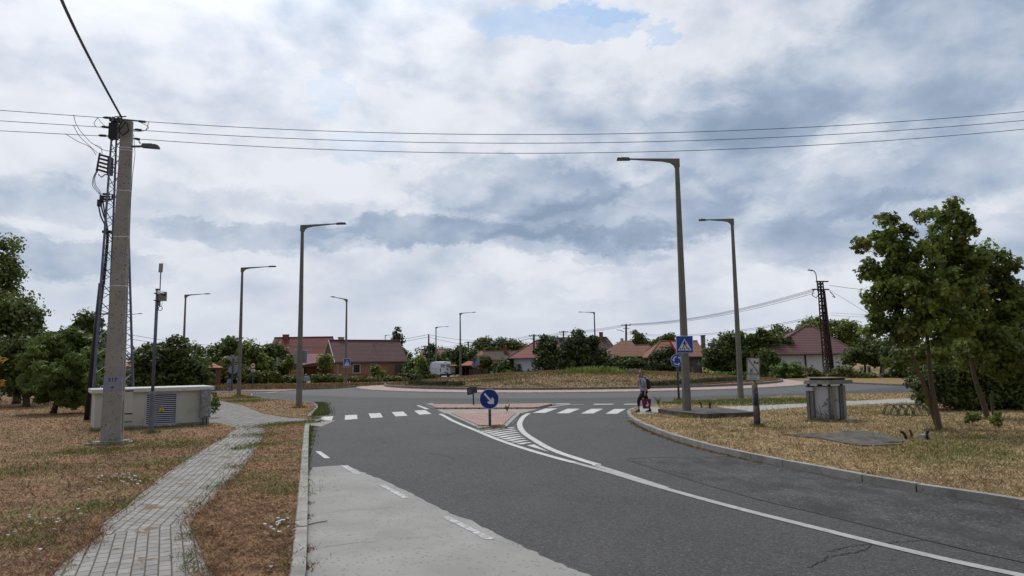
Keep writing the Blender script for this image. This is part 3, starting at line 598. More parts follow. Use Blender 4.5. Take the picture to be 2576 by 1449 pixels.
for a, b in (((762, 407), (842, 399)), ((800, 422), (1160, 371)), ((845, 438), (1168, 390)), ((890, 455), (1185, 410)), ((940, 472), (1203, 430)), ((992, 490), (1225, 454)), ((1045, 510), (1248, 475)), ((1102, 527), (1278, 497)), ((1160, 547), (1308, 522)), ((1225, 566), (1352, 547))):
    m_ = ((a[0]+b[0])/2, (a[1]+b[1])/2-5); mk.ribbon(smooth_line(GP(zI, [a, m_, b])), .22, Z_)
mk.flat(GP(zI, [(1308, 580), (1390, 568), (1568, 656)]), Z_); struct(mk.build('road_marking', white_paint))
mk = MB()
for q in ([(500, 600), (555, 600), (660, 664), (610, 667)], [(795, 750), (840, 750), (1040, 852), (985, 856)], [(1280, 1000), (1310, 994), (1345, 998), (1560, 1105), (1500, 1108)], [(1510, 1114), (1565, 1108), (1695, 1168), (1615, 1174)]): mk.flat(GP(zB, q), Z_)
struct(mk.build('road_marking', white_worn)); mk = MB(); mk.flat(GP(zB, [(310, 492), (350, 492), (425, 545), (380, 547)]), Z_); struct(mk.build('road_marking', white_paint))
# traffic island
isl = GP(zI, [(150, 122), (250, 160), (370, 215), (560, 303), (760, 396), (860, 397), (1110, 362), (1180, 300), (1252, 212), (1400, 175), (1520, 140), (1640, 104), (1560, 96), (900, 108), (220, 108)])
struct(MB().prism(isl, -.02, .02).build('traffic_island', rubble))
struct(MB().prism(GP(zI, [(160, 120), (262, 158), (290, 146), (225, 110)]), .0, .09).build('kerb', kerb_m))
struct(MB().prism(GP(zI, [(205, 111), (268, 143), (700, 142), (1330, 140), (1430, 137), (1600, 99), (900, 108)], .1), .0, .10).build('traffic_island', red_pav))
struct(MB().prism(GP(zI, [(375, 213), (765, 393), (860, 378), (770, 346), (442, 203)], .03), .0, .075).build('kerb', brickmat('kerb_blocks', (.33, .33, .32), (.27, .27, .26), (.13, .13, .12), .12, 2.0, 0.98, mortar=.012, offset=0)))
struct(MB().prism(GP(zI, [(1030, 344), (1080, 372), (1245, 212), (1180, 202)], .03), .0, .075).build('kerb', brickmat('kerb_blocks_right', (.33, .33, .32), (.27, .27, .26), (.13, .13, .12), .12, 2.0, -1.25, mortar=.012, offset=0)))
struct(MB().prism(GP(zI, [(770, 347), (862, 378), (1075, 371), (1030, 344)], .03), .0, .07).build('kerb', rubble))
struct(MB().prism(GP(zI, [(443, 203), (770, 348), (1030, 343), (1178, 202)], .1), .0, .10).build('traffic_island', red_pav))
pts_slab1 = GP(zR2, [(103, 628), (330, 612), (560, 608), (720, 603), (890, 606), (1100, 632), (1345, 668), (1200, 676), (1000, 682), (740, 694), (640, 690), (540, 680), (330, 660)], VZ+.17)
pts_slab2 = GP(zR, [(1190, 266), (1330, 262), (1490, 258), (1560, 247), (1640, 245), (1760, 262), (1880, 290), (1890, 308), (1760, 315), (1880, 322), (1760, 330), (1640, 331), (1540, 315), (1420, 290), (1300, 279)], VZ+.035)
# ------------------------------------------------------------------ street lamps
LG = 'concrete street lamps round the junction'
def lamp(px, Y, label, arm_az, H=9.6, arm=2.3, z0=VZ, scale=1.0):
    """arm_az: heading of the arm in the ground plane"""
    x = (px-CX)/FP*Y*1.0
    # foot of the post on the sight line of px at its base row
    x = V(px, 724.5 + 0, Y)[0] if False else x
    t = thing('street_lamp', label, 'street lamp', (x, Y, z0), 0, LG)
    H = H - z0
    mb = MB(); mb.lathe([(.165*scale, 0), (.162*scale, .5), (.085*scale, H-.32)], 8); mb.build('post', lamp_conc, t)
    hd = MB(); pr = [(-.10, -.34), (-.10, 0.0), (arm*.72, .075), (arm*.72, .03), (.55, -.07), (.25, -.14), (.12, -.25), (.09, -.34)]
    vs = [(p[0], s*(.075 if i not in (2, 3) else .04), p[1]) for s in (-1, 1) for i, p in enumerate(pr)]; n = len(pr)
    hd.add(vs, [tuple(range(n))[::-1], tuple(range(n, 2*n))] + [(i, (i+1) % n, n+(i+1) % n, n+i) for i in range(n)])
    a = hd.build('arm', lamp_conc, t); a.location = (0, 0, H); a.rotation_euler = (0, 0, arm_az)
    lm = MB(); lm.tube([(arm*.71, 0, .055), (arm*.79, 0, .062)], .035, 8); e = arm
    pr = [(e*.78, .02), (e*.80, .10), (e*.93, .12), (e*.95, .095), (e*.97, .118), (e*1.0, .10), (e*1.005, .03)]
    vs = [(p[0], s*(.13 if 0 < i < 6 else .10), p[1]) for s in (-1, 1) for i, p in enumerate(pr)]; n = len(pr)
    lm.add(vs, [tuple(range(n))[::-1], tuple(range(n, 2*n))] + [(i, (i+1) % n, n+(i+1) % n, n+i) for i in range(n)])
    l = lm.build('lamp_head', lum_m, t); l.location = (0, 0, H); l.rotation_euler = (0, 0, arm_az)
    if Y < 60:
        MB().box((0, -.158*scale, 1.15), (.12, .02, .42)).build('access_hatch', steel, t)
        for zz in (3.0, 4.4): MB().lathe([(.152-.0085*zz+.008, zz), (.152-.0085*zz+.008, zz+.03)], 10).build('strap', steel, t)
    return t
def px_at(px, py, Y): return V(px, py, Y)[0]
def lampx(base_px, base_py, Y, *a, **k):
    t = lamp(base_px, Y, *a, **k); t.location.x = V(base_px, base_py, Y)[0]; return t
lampA = lampx(1729, 1050, 26.4, 'tallest concrete street lamp, carrying the large blue pedestrian sign, arm to the left', R(176), arm=2.35, H=10.14, scale=1.05)
lampB = lampx(1864, 1009, 36.9, 'street lamp standing right of the pedestrian-sign lamp, white tape round its post', R(160), arm=1.75, H=9.88)
MB().lathe([(.148, 1.52), (.150, 1.60)], 8).build('tape', sign_white, lampB)
lampC = lampx(752, 1026, 35.9, 'street lamp on the left corner lawn with a grey sign panel seen from behind', R(1), arm=2.3, H=9.65)
lampD = lampx(600.5, 997, 51.0, 'street lamp behind the paved path, next to the back of the yield sign', R(2), arm=2.5, H=9.6)
lampE = lampx(458, 985, 69.8, 'street lamp rising out of the dense shrubs right of the camera mast', R(3), arm=2.45)
lampF = lampx(869.5, 968, 76.0, 'street lamp in front of the brown house with a narrow pedestrian sign', R(245), arm=2.6, H=9.5)
lampG = lampx(1158.5, 952, 101, 'street lamp beside the wooden shelter, its arm pointing right', R(-8), arm=2.35, H=9.6)
lampH = lampx(1499, 938, 103, 'street lamp behind the roundabout mound with a small blue pedestrian sign', R(170), arm=2.35)
lampI = lampx(1097, 953, 120, 'smaller street lamp close to the white van', R(4), arm=2.2, H=8.6)
lampJ = lampx(968.5, 950, 175, 'distant street lamp above the brown house roof, by the pointed conifer', R(10), arm=2.1)
lampK = lampx(305, 980, 96, 'street lamp almost hidden by the numbered concrete pole, only its arm showing', R(-3), arm=2.5, H=9.7)

# ------------------------------------------------------------------ signs
def flat_cross(l, px, py, Y, w, rz=0, thick=True):
    # one mesh with several materials keeps the sign a part and its artwork on its face
    x, z = V(px, py, Y); holder = l
    p = MB().box((0, 0, 0), (w, .02, w)).build('pedestrian_sign', sign_white, l, bevel=.008); p.location = (x-l.location.x, Y-l.location.y, z-l.location.z); p.rotation_euler = (0, 0, rz)
    MB().box((0, -.0125, 0), (w*.94, .006, w*.94)).build('blue_field', sign_blue, p)
    k = w; MB().add([(-.40*k, -.018, -.34*k), (.40*k, -.018, -.34*k), (0, -.018, .34*k)], [(0, 1, 2)]).build('white_triangle', sign_white, p)
    f = MB(); y = -.021
    def q(pts): f.add([(a*k, y, b*k) for a, b in pts], [tuple(range(len(pts)))])
    q([(.040*math.cos(i*math.pi/5)-.005, .195+.040*math.sin(i*math.pi/5)) for i in range(10)])
    q([(-.045, .145), (.035, .145), (.05, .0), (-.05, .0)]); q([(-.045, .14), (-.035, .09), (-.09, .0), (-.12, .015)]); q([(.03, .145), (.09, .10), (.12, .0), (.09, .0), (.065, .065), (.03, .09)])
    q([(-.05, .0), (.005, .0), (-.07, -.15), (-.125, -.27), (-.18, -.265), (-.115, -.14)]); q([(.05, .0), (-.005, .0), (.075, -.15), (.125, -.27), (.18, -.255), (.12, -.13)])
    for a in (-.28, -.02, .25): q([(a-.035, -.31), (a+.035, -.31), (a+.035-.15*a, -.215), (a-.035-.15*a, -.215)])
    f.build('walking_figure', sign_black, p); return p
flat_cross(lampA, 1722, 866.5, 26.15, .66, R(3))
flat_cross(lampH, 1500.5, 908.5, 102.7, .95, 0)
ps = flat_cross(lampF, 873, 912.5, 75.7, .95, R(52))
x, z = V(757, 897, 36.15); pb = MB().box((0, 0, 0), (.70, .02, .66)).build('sign_panel', sign_back, lampC, bevel=.01); pb.location = (x-lampC.location.x, .22, z-VZ); pb.rotation_euler = (0, R(2), R(-4))
for zz in (-.2, .22): MB().tube([(-.14, -.36, zz), (0, -.40, zz), (.14, -.36, zz), (.14, -.04, zz)], .008, 5).build('bracket', steel, pb)
def disc(mb, r, y, z=0, n=32, x=0, r2=None):
    mb.add([(x+r*math.cos(2*math.pi*k/n), y, z+r*math.sin(2*math.pi*k/n)) for k in range(n)], [tuple(range(n))]); return mb
def disc_solid(r, th, n=36):
    mb = MB(); vs = [(r*math.cos(2*math.pi*k/n), s*th/2, r*math.sin(2*math.pi*k/n)) for s in (-1, 1) for k in range(n)]
    return mb.add(vs, [tuple(range(n)), tuple(range(n, 2*n))[::-1]] + [(k, n+k, n+(k+1) % n, (k+1) % n) for k in range(n)])
# keep-right sign on the island
bx, by = G(1232.5, 1070, .1); t = thing('keep_right_sign', 'round dark blue sign with a white arrow pointing down right, on the traffic island', 'road sign', (bx, by, .1))
MB().tube([(0, 0, 0), (0, 0, .95)], .048, 12).build('post', post_blue, t, smooth=True)
zc = V(1231, 1003.5, by)[1]-.1; p = disc_solid(.338, .025).build('sign_disc', sign_white, t); p.location = (V(1231, 1003.5, by)[0]-bx, -.06, zc); p.rotation_euler = (0, 0, R(-4))
d2 = disc_solid(.318, .004).build('blue_field', sign_navy, p); d2.location = (0, -.016, 0)
ar = MB(); y = -.021; a = R(-48)
def rt(u, v): return (u*math.cos(a)-v*math.sin(a), y, u*math.sin(a)+v*math.cos(a))
ar.add([rt(u, v) for u, v in ((-.25, -.032), (.06, -.032), (.02, -.115), (.10, -.125), (.235, 0), (.10, .125), (.02, .115), (.06, .032), (-.25, .032))], [tuple(range(9))]); ar.build('arrow', sign_white, p)
# solar box sign on the island
bx, by = G(1191, 1018, .1); t = thing('warning_beacon', 'small grey box beacon on a post at the far edge of the traffic island', 'beacon', (bx, by, .1))
top = V(1191, 979, by)[1]-.1; MB().tube([(0, 0, 0), (0, 0, top-.05)], .042, 10).build('post', post_blue, t, smooth=True)
b = MB().box((0, 0, 0), (.36, .05, .38)).build('display_panel', dark_steel, t, bevel=.015); b.location = (-.17, -.02, top-.08); b.rotation_euler = (0, R(-8), R(42))
b2 = MB().box((0, 0, 0), (.24, .03, .22)).build('display_face', MAT('faded_amber', (.16, .13, .10), (.10, .085, .07), scale=12), b); b2.location = (-.02, -.02, 0)
b = MB().box((0, 0, 0), (.19, .14, .32)).build('battery_box', dark_steel, t, bevel=.02); b.location = (.09, 0, top-.03); b.rotation_euler = (0, R(-6), R(-18))
# same kind of beacon on the far side, left
bx, by = G(766, 976, .1); t = thing('warning_beacon', 'small grey box beacon on the far kerb behind the left street lamp', 'beacon', (bx, by, .1))
MB().tube([(0, 0, 0), (0, 0, .75)], .06, 8).build('post', steel, t)
b = MB().box((.22, 0, .85), (.55, .12, .45)).build('battery_box', sign_back, t, bevel=.02); b.rotation_euler = (0, 0, R(-12)); MB().box((.26, -.075, .85), (.34, .02, .30)).build('solar_face', dark_steel, t)
MB().box((-.28, .02, .88), (.40, .08, .40), R(30)).build('display_panel', MAT('amber_sheet', (.35, .24, .12)), t)
# roundabout + yield sign behind lamp A
bx, by = G(1708, 1007, VZ); t = thing('roundabout_sign', 'blue circling-arrows sign with yield triangle above, half behind the tall lamp', 'road sign', (bx, by, VZ))
zc = V(1702, 907, by)[1]-VZ; zy = V(1700, 868, by)[1]-VZ
MB().tube([(0, 0, 0), (-.02, 0, zy)], .055, 10).build('post', post_blue, t, smooth=True)
p = disc_solid(.335, .02).build('roundabout_disc', sign_white, t); p.location = (-.03, -.07, zc); q = disc_solid(.320, .004).build('blue_field', sign_blue, p); q.location = (0, -.014, 0)
ar = MB()
for k in range(3):
    a0 = R(95+120*k); pts = []
    for j in range(9): a = a0+R(72)*j/8; pts.append((.205*math.cos(a), .205*math.sin(a)))
    n = len(pts); vs = []
    for j, (u, v) in enumerate(pts): r_ = math.hypot(u, v); w_ = .026; vs += [(u*(1-w_/r_), -.019, v*(1-w_/r_)), (u*(1+w_/r_), -.019, v*(1+w_/r_))]
    ar.add(vs, [(2*j, 2*j+1, 2*j+3, 2*j+2) for j in range(n-1)])
    a1 = a0+R(72); a2 = a1+R(28); ar.add([(.125*math.cos(a1-.05), -.0195, .125*math.sin(a1-.05)), (.285*math.cos(a1-.05), -.0195, .285*math.sin(a1-.05)), (.20*math.cos(a2), -.0195, .20*math.sin(a2))], [(0, 1, 2)])
ar.build('circling_arrows', sign_white, p)
def tri(r, th, name, m, parent, loc):   # triangle with its point down
    mb = MB(); P_ = [(-.5*r*2, .29*r*2), (.5*r*2, .29*r*2), (0, -.58*r*2)]
    mb.add([(x, s*th/2, z) for s in (-1, 1) for x, z in P_], [(0, 1, 2), (5, 4, 3), (0, 3, 4, 1), (1, 4, 5, 2), (2, 5, 3, 0)]); o = mb.build(name, m, parent); o.location = loc; return o
y1 = tri(.43, .02, 'yield_triangle', sign_red, t, (-.02, -.07, zy)); tri(.29, .004, 'white_field', sign_white, y1, (0, -.014, .0))
# yield + disc backs, left exit
bx, by = G(582.5, 983, VZ); t = thing('yield_sign', 'grey backs of a yield triangle and round sign, left of the path lamp', 'road sign', (bx, by, VZ))
z1 = V(585, 904, by)[1]-VZ; z2 = V(583, 930, by)[1]-VZ
MB().tube([(0, 0, 0), (.03, 0, z1+.1)], .07, 8).build('post', post_blue, t); tri(.46, .03, 'yield_triangle', sign_back, t, (.03, .11, z1)); q = disc_solid(.40, .03).build('sign_disc', sign_back, t); q.location = (.02, .11, z2)
bx, by = G(576, 990, VZ); by += 6; bx = V(577, 970, by)[0]; t = thing('small_round_sign', 'small oval grey sign back low beside the yield post', 'road sign', (bx, by, VZ-.1)); zc = V(577, 963, by)[1]
MB().tube([(0, 0, 0), (0, 0, zc)], .04, 8).build('post', steel, t); q = disc_solid(.27, .03).build('sign_disc', sign_back, t); q.location = (0, .08, zc); q.rotation_euler = (0, 0, R(50)); q.scale = (1, 1, 1.1)
# truck ban
bx, by = G(635.5, 976, VZ); t = thing('truck_ban_sign', 'round red-rimmed sign with a black lorry and a white plate below, before the far hedge', 'road sign', (bx, by, VZ))
zc = V(637, 920, by)[1]-VZ; MB().tube([(0, 0, 0), (0, 0, zc)], .06, 8).build('post', post_blue, t)
q = disc_solid(.42, .03).build('sign_disc', sign_red, t); q.location = (.03, -.1, zc); q.scale = (.54, 1, .66); q2 = disc_solid(.33, .004).build('white_field', sign_white, q); q2.location = (0, -.018, 0)
MB().box((-.05, -.022, .06), (.30, .004, .17)).box((.15, -.022, .02), (.12, .004, .11)).build('lorry', sign_black, q); text_mesh('12t', .15, 'weight_text', sign_black, q, (0, -.022, -.16), (math.pi/2, 0, 0))
q = MB().box((.03, -.1, zc-.46), (.38, .03, .28)).build('white_plate', sign_white, t); MB().box((.03, -.118, zc-.41), (.22, .004, .05)).box((.03, -.118, zc-.52), (.30, .004, .06)).build('plate_marks', sign_black, q)
# far signs
by = 104; bx = V(1193, 948, by)[0]; t = thing('far_yield_sign', 'yield triangle and disc seen from behind, right of the wooden shelter', 'road sign', (bx, by, .1)); z1 = V(1193, 905, by)[1]-.1; z2 = V(1193, 918, by)[1]-.1
MB().tube([(0, 0, 0), (0, 0, z1)], .06, 8).tube([(.45, .3, 0), (.45, .3, z1-.4)], .05, 8).build('post', post_blue, t); tri(.48, .03, 'yield_triangle', post_blue, t, (0, .1, z1)); q = disc_solid(.42, .03).build('sign_disc', sign_back, t); q.location = (0, .1, z2)
q = MB().box((.55, .3, z1-.28), (.5, .03, 1.05)).build('side_panel', sign_back, t)
by = 101; bx = V(1126, 955, by)[0]; t = thing('marker_post', 'short dark red post with a small white plate, in front of the van', 'post', (bx, by, .1)); MB().box((0, 0, .6), (.20, .2, 1.3)).box((0, 0, 1.3), (.28, .24, .12)).build('post_body', rust, t); MB().box((0, -.12, .95), (.26, .02, .34)).build('plate', sign_white, t)
by = 84; bx, z1 = V(697.5, 922, by); t = thing('bus_stop_sign', 'tall narrow pale sign seen edge-on at the end of the far hedge', 'road sign', (bx, by, VZ)); z2 = V(697.5, 906, by)[1]
MB().tube([(0, 0, 0), (0, 0, z2-.1)], .05, 8).build('post', steel, t); q = MB().box((.02, -.03, 0), (.26, .05, 1.1)).build('sign_panel', sign_back, t); q.location = (0, 0, (z1+z2)/2+.1)

# ------------------------------------------------------------------ works sign on a striped post
bx, by = G(1907, 1074, VZ); t = thing('works_sign', 'weathered white cable-warning board on a leaning black and yellow striped post', 'sign', (bx, by, VZ))
yel = MAT('worn_yellow', (.30, .22, .06), (.14, .10, .04), scale=9, rough=.8, dirt=((.04, .035, .03), 14, .55, .62)); blk = MAT('worn_black', (.018, .018, .02), (.035, .033, .03), scale=9, rough=.7)
def onp(px, py): x, z = V(px, py, by); return (x-bx, 0, z-VZ)
segs = [(1907, 1074, 1904, 1051, blk), (1904, 1051, 1901, 1020, MAT('ochre_band', (.19, .12, .05), (.10, .06, .03), scale=9)), (1901, 1020, 1899.5, 989, blk), (1899.5, 989, 1897.5, 959, yel), (1897.5, 959, 1895, 938, blk)]
for a in segs: MB().tube([onp(a[0], a[1]), onp(a[2], a[3])], .052, 10).build('post_band', a[4], t, smooth=True)
MB().tube([onp(1895, 938), onp(1891, 886)], .045, 8).build('post_top', MAT('wooden_stake', (.16, .085, .04), (.09, .05, .03), scale=8), t)
old_white = MAT('old_white_enamel', (.46, .49, .52), (.36, .385, .40), scale=5, rough=.6, dirt=((.19, .16, .12), 7, .56, .68)); old_frame = MAT('old_frame', (.20, .18, .155), (.13, .10, .075), scale=7, rough=.8)
cz = onp(1892.5, 928.5); pn = MB().box((0, 0, 0), (.395, .02, .70)).build('sign_board', old_frame, t); pn.location = (cz[0], -.08, cz[2]); pn.rotation_euler = (0, R(3), R(-8))
MB().box((0, -.012, .10), (.335, .006, .46)).build('white_field', old_white, pn); MB().box((0, -.012, -.25), (.365, .006, .165)).build('text_plate', old_white, pn)
MB().box((.0, -.017, .10), (.035, .004, .56), ry=R(-36)).build('diagonal_bar', old_frame, pn)
MB().add([(.015, -.017, .26), (.03, -.017, .275), (.06, -.017, .22), (.10, -.017, .20), (.15, -.017, .23), (.155, -.017, .17), (.10, -.017, .165), (.06, -.017, .20), (.035, -.017, .18), (.03, -.017, .14), (.015, -.017, .17)], [tuple(range(11))]).build('digger_symbol', sign_black, pn)
MB().box((-.06, -.017, -.04), (.016, .004, .14), ry=R(-32)).box((-.06, -.0175, -.04), (.016, .004, .14), ry=R(28)).box((-.085, -.018, -.085), (.04, .004, .018), ry=R(20)).build('tools_symbol', sign_black, pn)
text_mesh('VIGYÁZZ KÁBEL', .036, 'board_text', sign_black, pn, (0, -.017, -.205), (math.pi/2, 0, 0)); text_mesh('m - m', .036, 'board_text', sign_black, pn, (0, -.017, -.245), (math.pi/2, 0, 0)); text_mesh('MÉLYSÉGBEN', .040, 'board_text', sign_black, pn, (0, -.017, -.29), (math.pi/2, 0, 0))
bb_m = MAT('blue_plastic_pipe', (.014, .035, .15), (.01, .025, .11), scale=4, rough=.55)
b_ = by+.14; x0, z0 = V(1904.5, 1053, b_); x1, z1 = V(1897.5, 962, b_)
o = MB().tube([(x0, b_, VZ), ((x0+x1)/2+.01, b_, .62), (x1, b_, z1)], [.095, .092, .085], 12).build('blue_cover', bb_m, None, smooth=True)
recenter(o); tag(o, 'blue plastic sleeve standing behind the striped works post', 'pipe')

# ------------------------------------------------------------------ transformer cabin
A0 = G(235.5, 1085, VZ); A1 = G(526, 1068, VZ); ANG = headg(A0, A1); LEN = math.hypot(A1[0]-A0[0], A1[1]-A0[1])
def Wc(px, py): return W(px, py, A0, ANG)
t = thing('transformer_cabin', 'low cream transformer cabin with a louvred door, behind the numbered concrete pole', 'cabin', (*A0, VZ), ANG)
cream = MAT('cream_render', (.47, .465, .42), (.41, .405, .365), scale=1.6, rough=.92, bump=.5, bscale=45, dirt=((.33, .32, .28), 1.1, .56, .75)); cream_b = MAT('grey_plinth', (.30, .29, .26), (.22, .21, .185), scale=3, rough=.95, bump=.5, bscale=30, dirt=((.13, .14, .09), 5, .5, .68)); cream_r = MAT('roof_slab', (.55, .55, .52), (.47, .47, .44), scale=2, rough=.85, bump=.3, bscale=30, dirt=((.30, .29, .25), 3, .58, .72))
HB = Wc(380, 986)[1]-VZ; uD0, uD1 = Wc(364, 1030)[0], Wc(447, 1030)[0]; DEP = 1.7
b = MB(); T_ = .12
b.box((uD0/2, T_/2, HB/2+.055), (uD0, T_, HB-.11)).box(((uD1+LEN)/2, T_/2, HB/2+.055), (LEN-uD1, T_, HB-.11)).box((T_/2, DEP/2, HB/2+.05), (T_, DEP-2*T_-.01, HB-.12)).box((LEN-T_/2, DEP/2, HB/2+.05), (T_, DEP-2*T_-.01, HB-.12)).box((LEN/2, DEP-T_/2, HB/2+.05), (LEN, T_, HB-.12))
b.build('wall', cream, t); MB().box((uD0/2, .055, .06), (uD0-.003, .118, .115)).build('plinth', cream_b, t); MB().box(((uD1+LEN)/2, .055, .06), (LEN-uD1-.003, .118, .115)).build('plinth', cream_b, t)
MB().prism([(-.12, -.13), (LEN+.12, -.13), (LEN+.12, DEP+.13), (-.12, DEP+.13)], HB+.003, HB+.145, True).build('roof', cream_r, t, bevel=.02)
dr = MB().box((uD0+.03, .02, HB/2+.02), (.055, .06, HB-.05)).box((uD1-.03, .02, HB/2+.02), (.055, .06, HB-.05)).box(((uD0+uD1)/2, .02, HB-.035), (uD1-uD0-.12, .06, .06)).box(((uD0+uD1)/2, .02, .07), (uD1-uD0-.12, .06, .07)).build('door', MAT('louvre_metal', (.42, .44, .50), (.36, .38, .43), scale=3, rough=.5, metal=.2), t)
lv = MB(); n = 16
for i in range(n): lv.box(((uD0+uD1)/2, .028, .13+(HB-.22)*i/(n-1)), (uD1-uD0-.115, .010, .030), rx=R(-12))
lv.build('louvres', bpy.data.materials['louvre_metal'], dr); MB().box(((uD0+uD1)/2, .11, HB/2), (uD1-uD0-.02, .02, HB-.06)).box(((uD0+uD1)/2, .075, HB/2), (uD1-uD0-.06, .01, HB-.12)).build('louvre_gap_shade', MAT('interior_shade', (.012, .014, .03)), dr)  # near-black sheets behind the slats paint in the shade of the interior
yw = MAT('warning_yellow', (.62, .44, .02), rough=.5); u, z = Wc(406.5, 1028); z -= VZ
w_ = MB().add([(u-.075, -.012, z-.10), (u+.075, -.012, z-.10), (u+.075, -.012, z-.02), (u, -.012, z+.10), (u-.075, -.012, z-.02)], [(0, 1, 2, 3, 4)]).build('warning_sign', yw, dr); MB().add([(u-.01, -.015, z+.055), (u+.02, -.015, z+.045), (u+.002, -.015, z+.02), (u+.018, -.015, z+.018), (u-.012, -.015, z-.02), (u-.002, -.015, z+.008), (u-.02, -.015, z+.012)], [tuple(range(7))]).box((u, -.015, z-.05), (.10, .003, .012)).box((u, -.015, z-.075), (.11, .003, .012)).build('warning_marks', sign_black, dr)
# meter box on its right end
u0, z1 = Wc(504, 981); u1, z0 = Wc(526, 1047)
mbx = thing('meter_cabinet', 'grey weathered meter cabinet with a padlock at the right end of the cream cabin', 'cabinet', (A0[0]+math.cos(ANG)*(u0+u1)/2+.14*math.sin(ANG)*1.0, A0[1]+math.sin(ANG)*(u0+u1)/2-.14*math.cos(ANG), VZ), ANG)
gm = MAT('weathered_grey_plastic', (.24, .25, .26), (.15, .155, .165), scale=7, rough=.8, dirt=((.34, .35, .37), 9, .5, .62)); w_ = u1-u0
MB().box((0, 0, (z0+z1)/2-VZ), (w_, .2, z1-z0)).build('box_body', gm, mbx, bevel=.012); MB().box((0, 0, z1-VZ+.012), (w_+.03, .23, .02)).build('rim', gm, mbx); MB().box((0, 0, z0-VZ-.012), (w_+.03, .23, .022)).build('rim', gm, mbx)
MB().box((0, -.106, (z0+z1)/2-VZ), (w_-.05, .012, z1-z0-.07)).build('door', gm, mbx); MB().lathe([(.022, 0), (.022, .03)], 10, (-.09, -.125, .60)).build('padlock', dark_steel, mbx)
for s in (-.06, .06): MB().tube([(s, .02, 0), (s, .02, z0-VZ)], .018, 8).build('cable_pipe', black_m, mbx)
# rusty frame in front of its left part
fx, fy = G(275, 1098, VZ); t = thing('rusty_frame', 'rusty angle-iron frame with a cream board, tucked behind the concrete pole base', 'frame', (fx, fy, VZ), ANG*.6)
zt = V(276, 983, fy)[1]-VZ; MB().box((0, 0, zt/2), (.045, .045, zt)).box((.3, 0, zt-.02), (.6, .045, .045)).box((.3, 0, zt-.72), (.6, .045, .04)).box((.09, .05, .35), (.05, .05, .75)).box((.3, 0, .42), (.6, .03, .03)).build('iron_frame', rust, t); MB().box((.30, .01, zt-.38), (.55, .02, .62)).build('board', cream, t)

# ------------------------------------------------------------------ camera mast
bx, by = G(379.5, 1089, VZ); t = thing('camera_mast', 'slim steel mast with a white camera, grey box and antenna, before the louvred door', 'camera mast', (bx, by, VZ)); 
def on(px, py): x, z = V(px, py, by); return (x-bx, 0, z-VZ)
a, b_, c_ = (0, 0, 0), on(383.5, 990), on(396.5, 730)
MB().tube([a, b_], .085, 14).tube([b_, on(384, 984)], [.085, .055], 14).build('mast_foot', steel, t, smooth=False); MB().tube([on(384, 985), c_], .050, 14).build('mast_pole', MAT('mast_zinc', (.12, .14, .19), (.085, .10, .14), scale=4, rough=.5, metal=.4), t, smooth=True)
MB().lathe([(.06, 0), (.075, .02), (.05, .05)], 12, c_).build('mast_cap', dark_steel, t)
p0, p1 = on(401.5, 770), on(404, 700); MB().tube([p0, on(402.5, 735)], .03, 8).tube([on(402.5, 735), on(404.5, 684)], .018, 8).build('antenna_rod', steel, t)
q = on(404.8, 674); MB().box(q, (.125, .05, .30), 0, 0, R(2)).build('antenna_panel', MAT('antenna_grey', (.30, .29, .26)), t, bevel=.01)
q = on(409.5, 745.5); bxm = MB().box(q, (.23, .14, .30), R(12)).build('junction_box', MAT('box_grey', (.25, .245, .22), (.20, .195, .175)), t, bevel=.015)
for yy in (738, 756): q = on(397, yy); MB().box((q[0], 0, q[2]), (.20, .13, .03)).build('clamp', dark_steel, t)
q = on(409, 738); cm = MB().tube([(q[0]-.05, -.14, q[2]+.03), (q[0]-.05, -.10, q[2]+.03)], .07, 14).tube([(q[0]-.03, -.16, q[2]+.02), (q[0]+.17, -.28, q[2]-.05)], .035, 12).build('camera', sign_white, t, smooth=False); MB().tube([(q[0]+.10, -.24, q[2]-.035), (q[0]+.235, -.32, q[2]-.08)], .042, 12).build('camera_lens_hood', black_m, cm)
q = on(403.5, 776); MB().tube([(q[0]+.065*math.cos(k*.349), 0, q[2]+.065*math.sin(k*.349)) for k in range(19)], .012, 6).tube([(q[0]-.02, 0, q[2]+.07), on(399, 768), on(402, 757)], .006, 5).tube([(q[0]+.02, 0, q[2]+.07), on(408, 765), on(408, 757)], .006, 5).build('cable_loop', MAT('cable_blue', (.15, .19, .25)), t)

# ------------------------------------------------------------------ concrete pole 517
bx, by = G(281, 1116, VZ); t = thing('concrete_pole', 'massive tapering concrete pole marked 517 with white bands, at the left', 'utility pole', (bx, by, VZ), R(13)); 
ztop = V(318, 305, by)[1]-VZ
W0, W1, D0, D1 = .51, .285, .29, .16
def wz(z): f = z/ztop; return W0+(W1-W0)*f, D0+(D1-D0)*f
pb = MB(); pb.frus((W0, .10), (W1, .085), 0, ztop, (0, -D0/2+.05), (0, -D1/2+.045)); pb.frus((W0, .10), (W1, .085), 0, ztop, (0, D0/2-.05), (0, D1/2-.045))
zz = 0; k = 0
while zz < ztop-.2:
    h_ = .28; w_, d_ = wz(zz+h_/2); pb.box((0, 0, zz+h_/2), (w_-.012, d_-.19, h_)); zz += 1.15; k += 1
for sx in (0,): pb.frus((.10, D0-.19), (.07, D1-.16), 0, ztop)
pb.build('shaft', conc_pole, t)
for py in (373, 379, 481, 597, 720):
    z = V(300, py, by)[1]-VZ; w_, d_ = wz(z); MB().box((0, 0, z), (w_+.012, d_+.012, .022)).build('white_band', sign_white, t)
zp0, zp1 = V(288, 982, by)[1]-VZ, V(288, 945, by)[1]-VZ; w_ = wz((zp0+zp1)/2)[0]; d_ = wz((zp0+zp1)/2)[1]
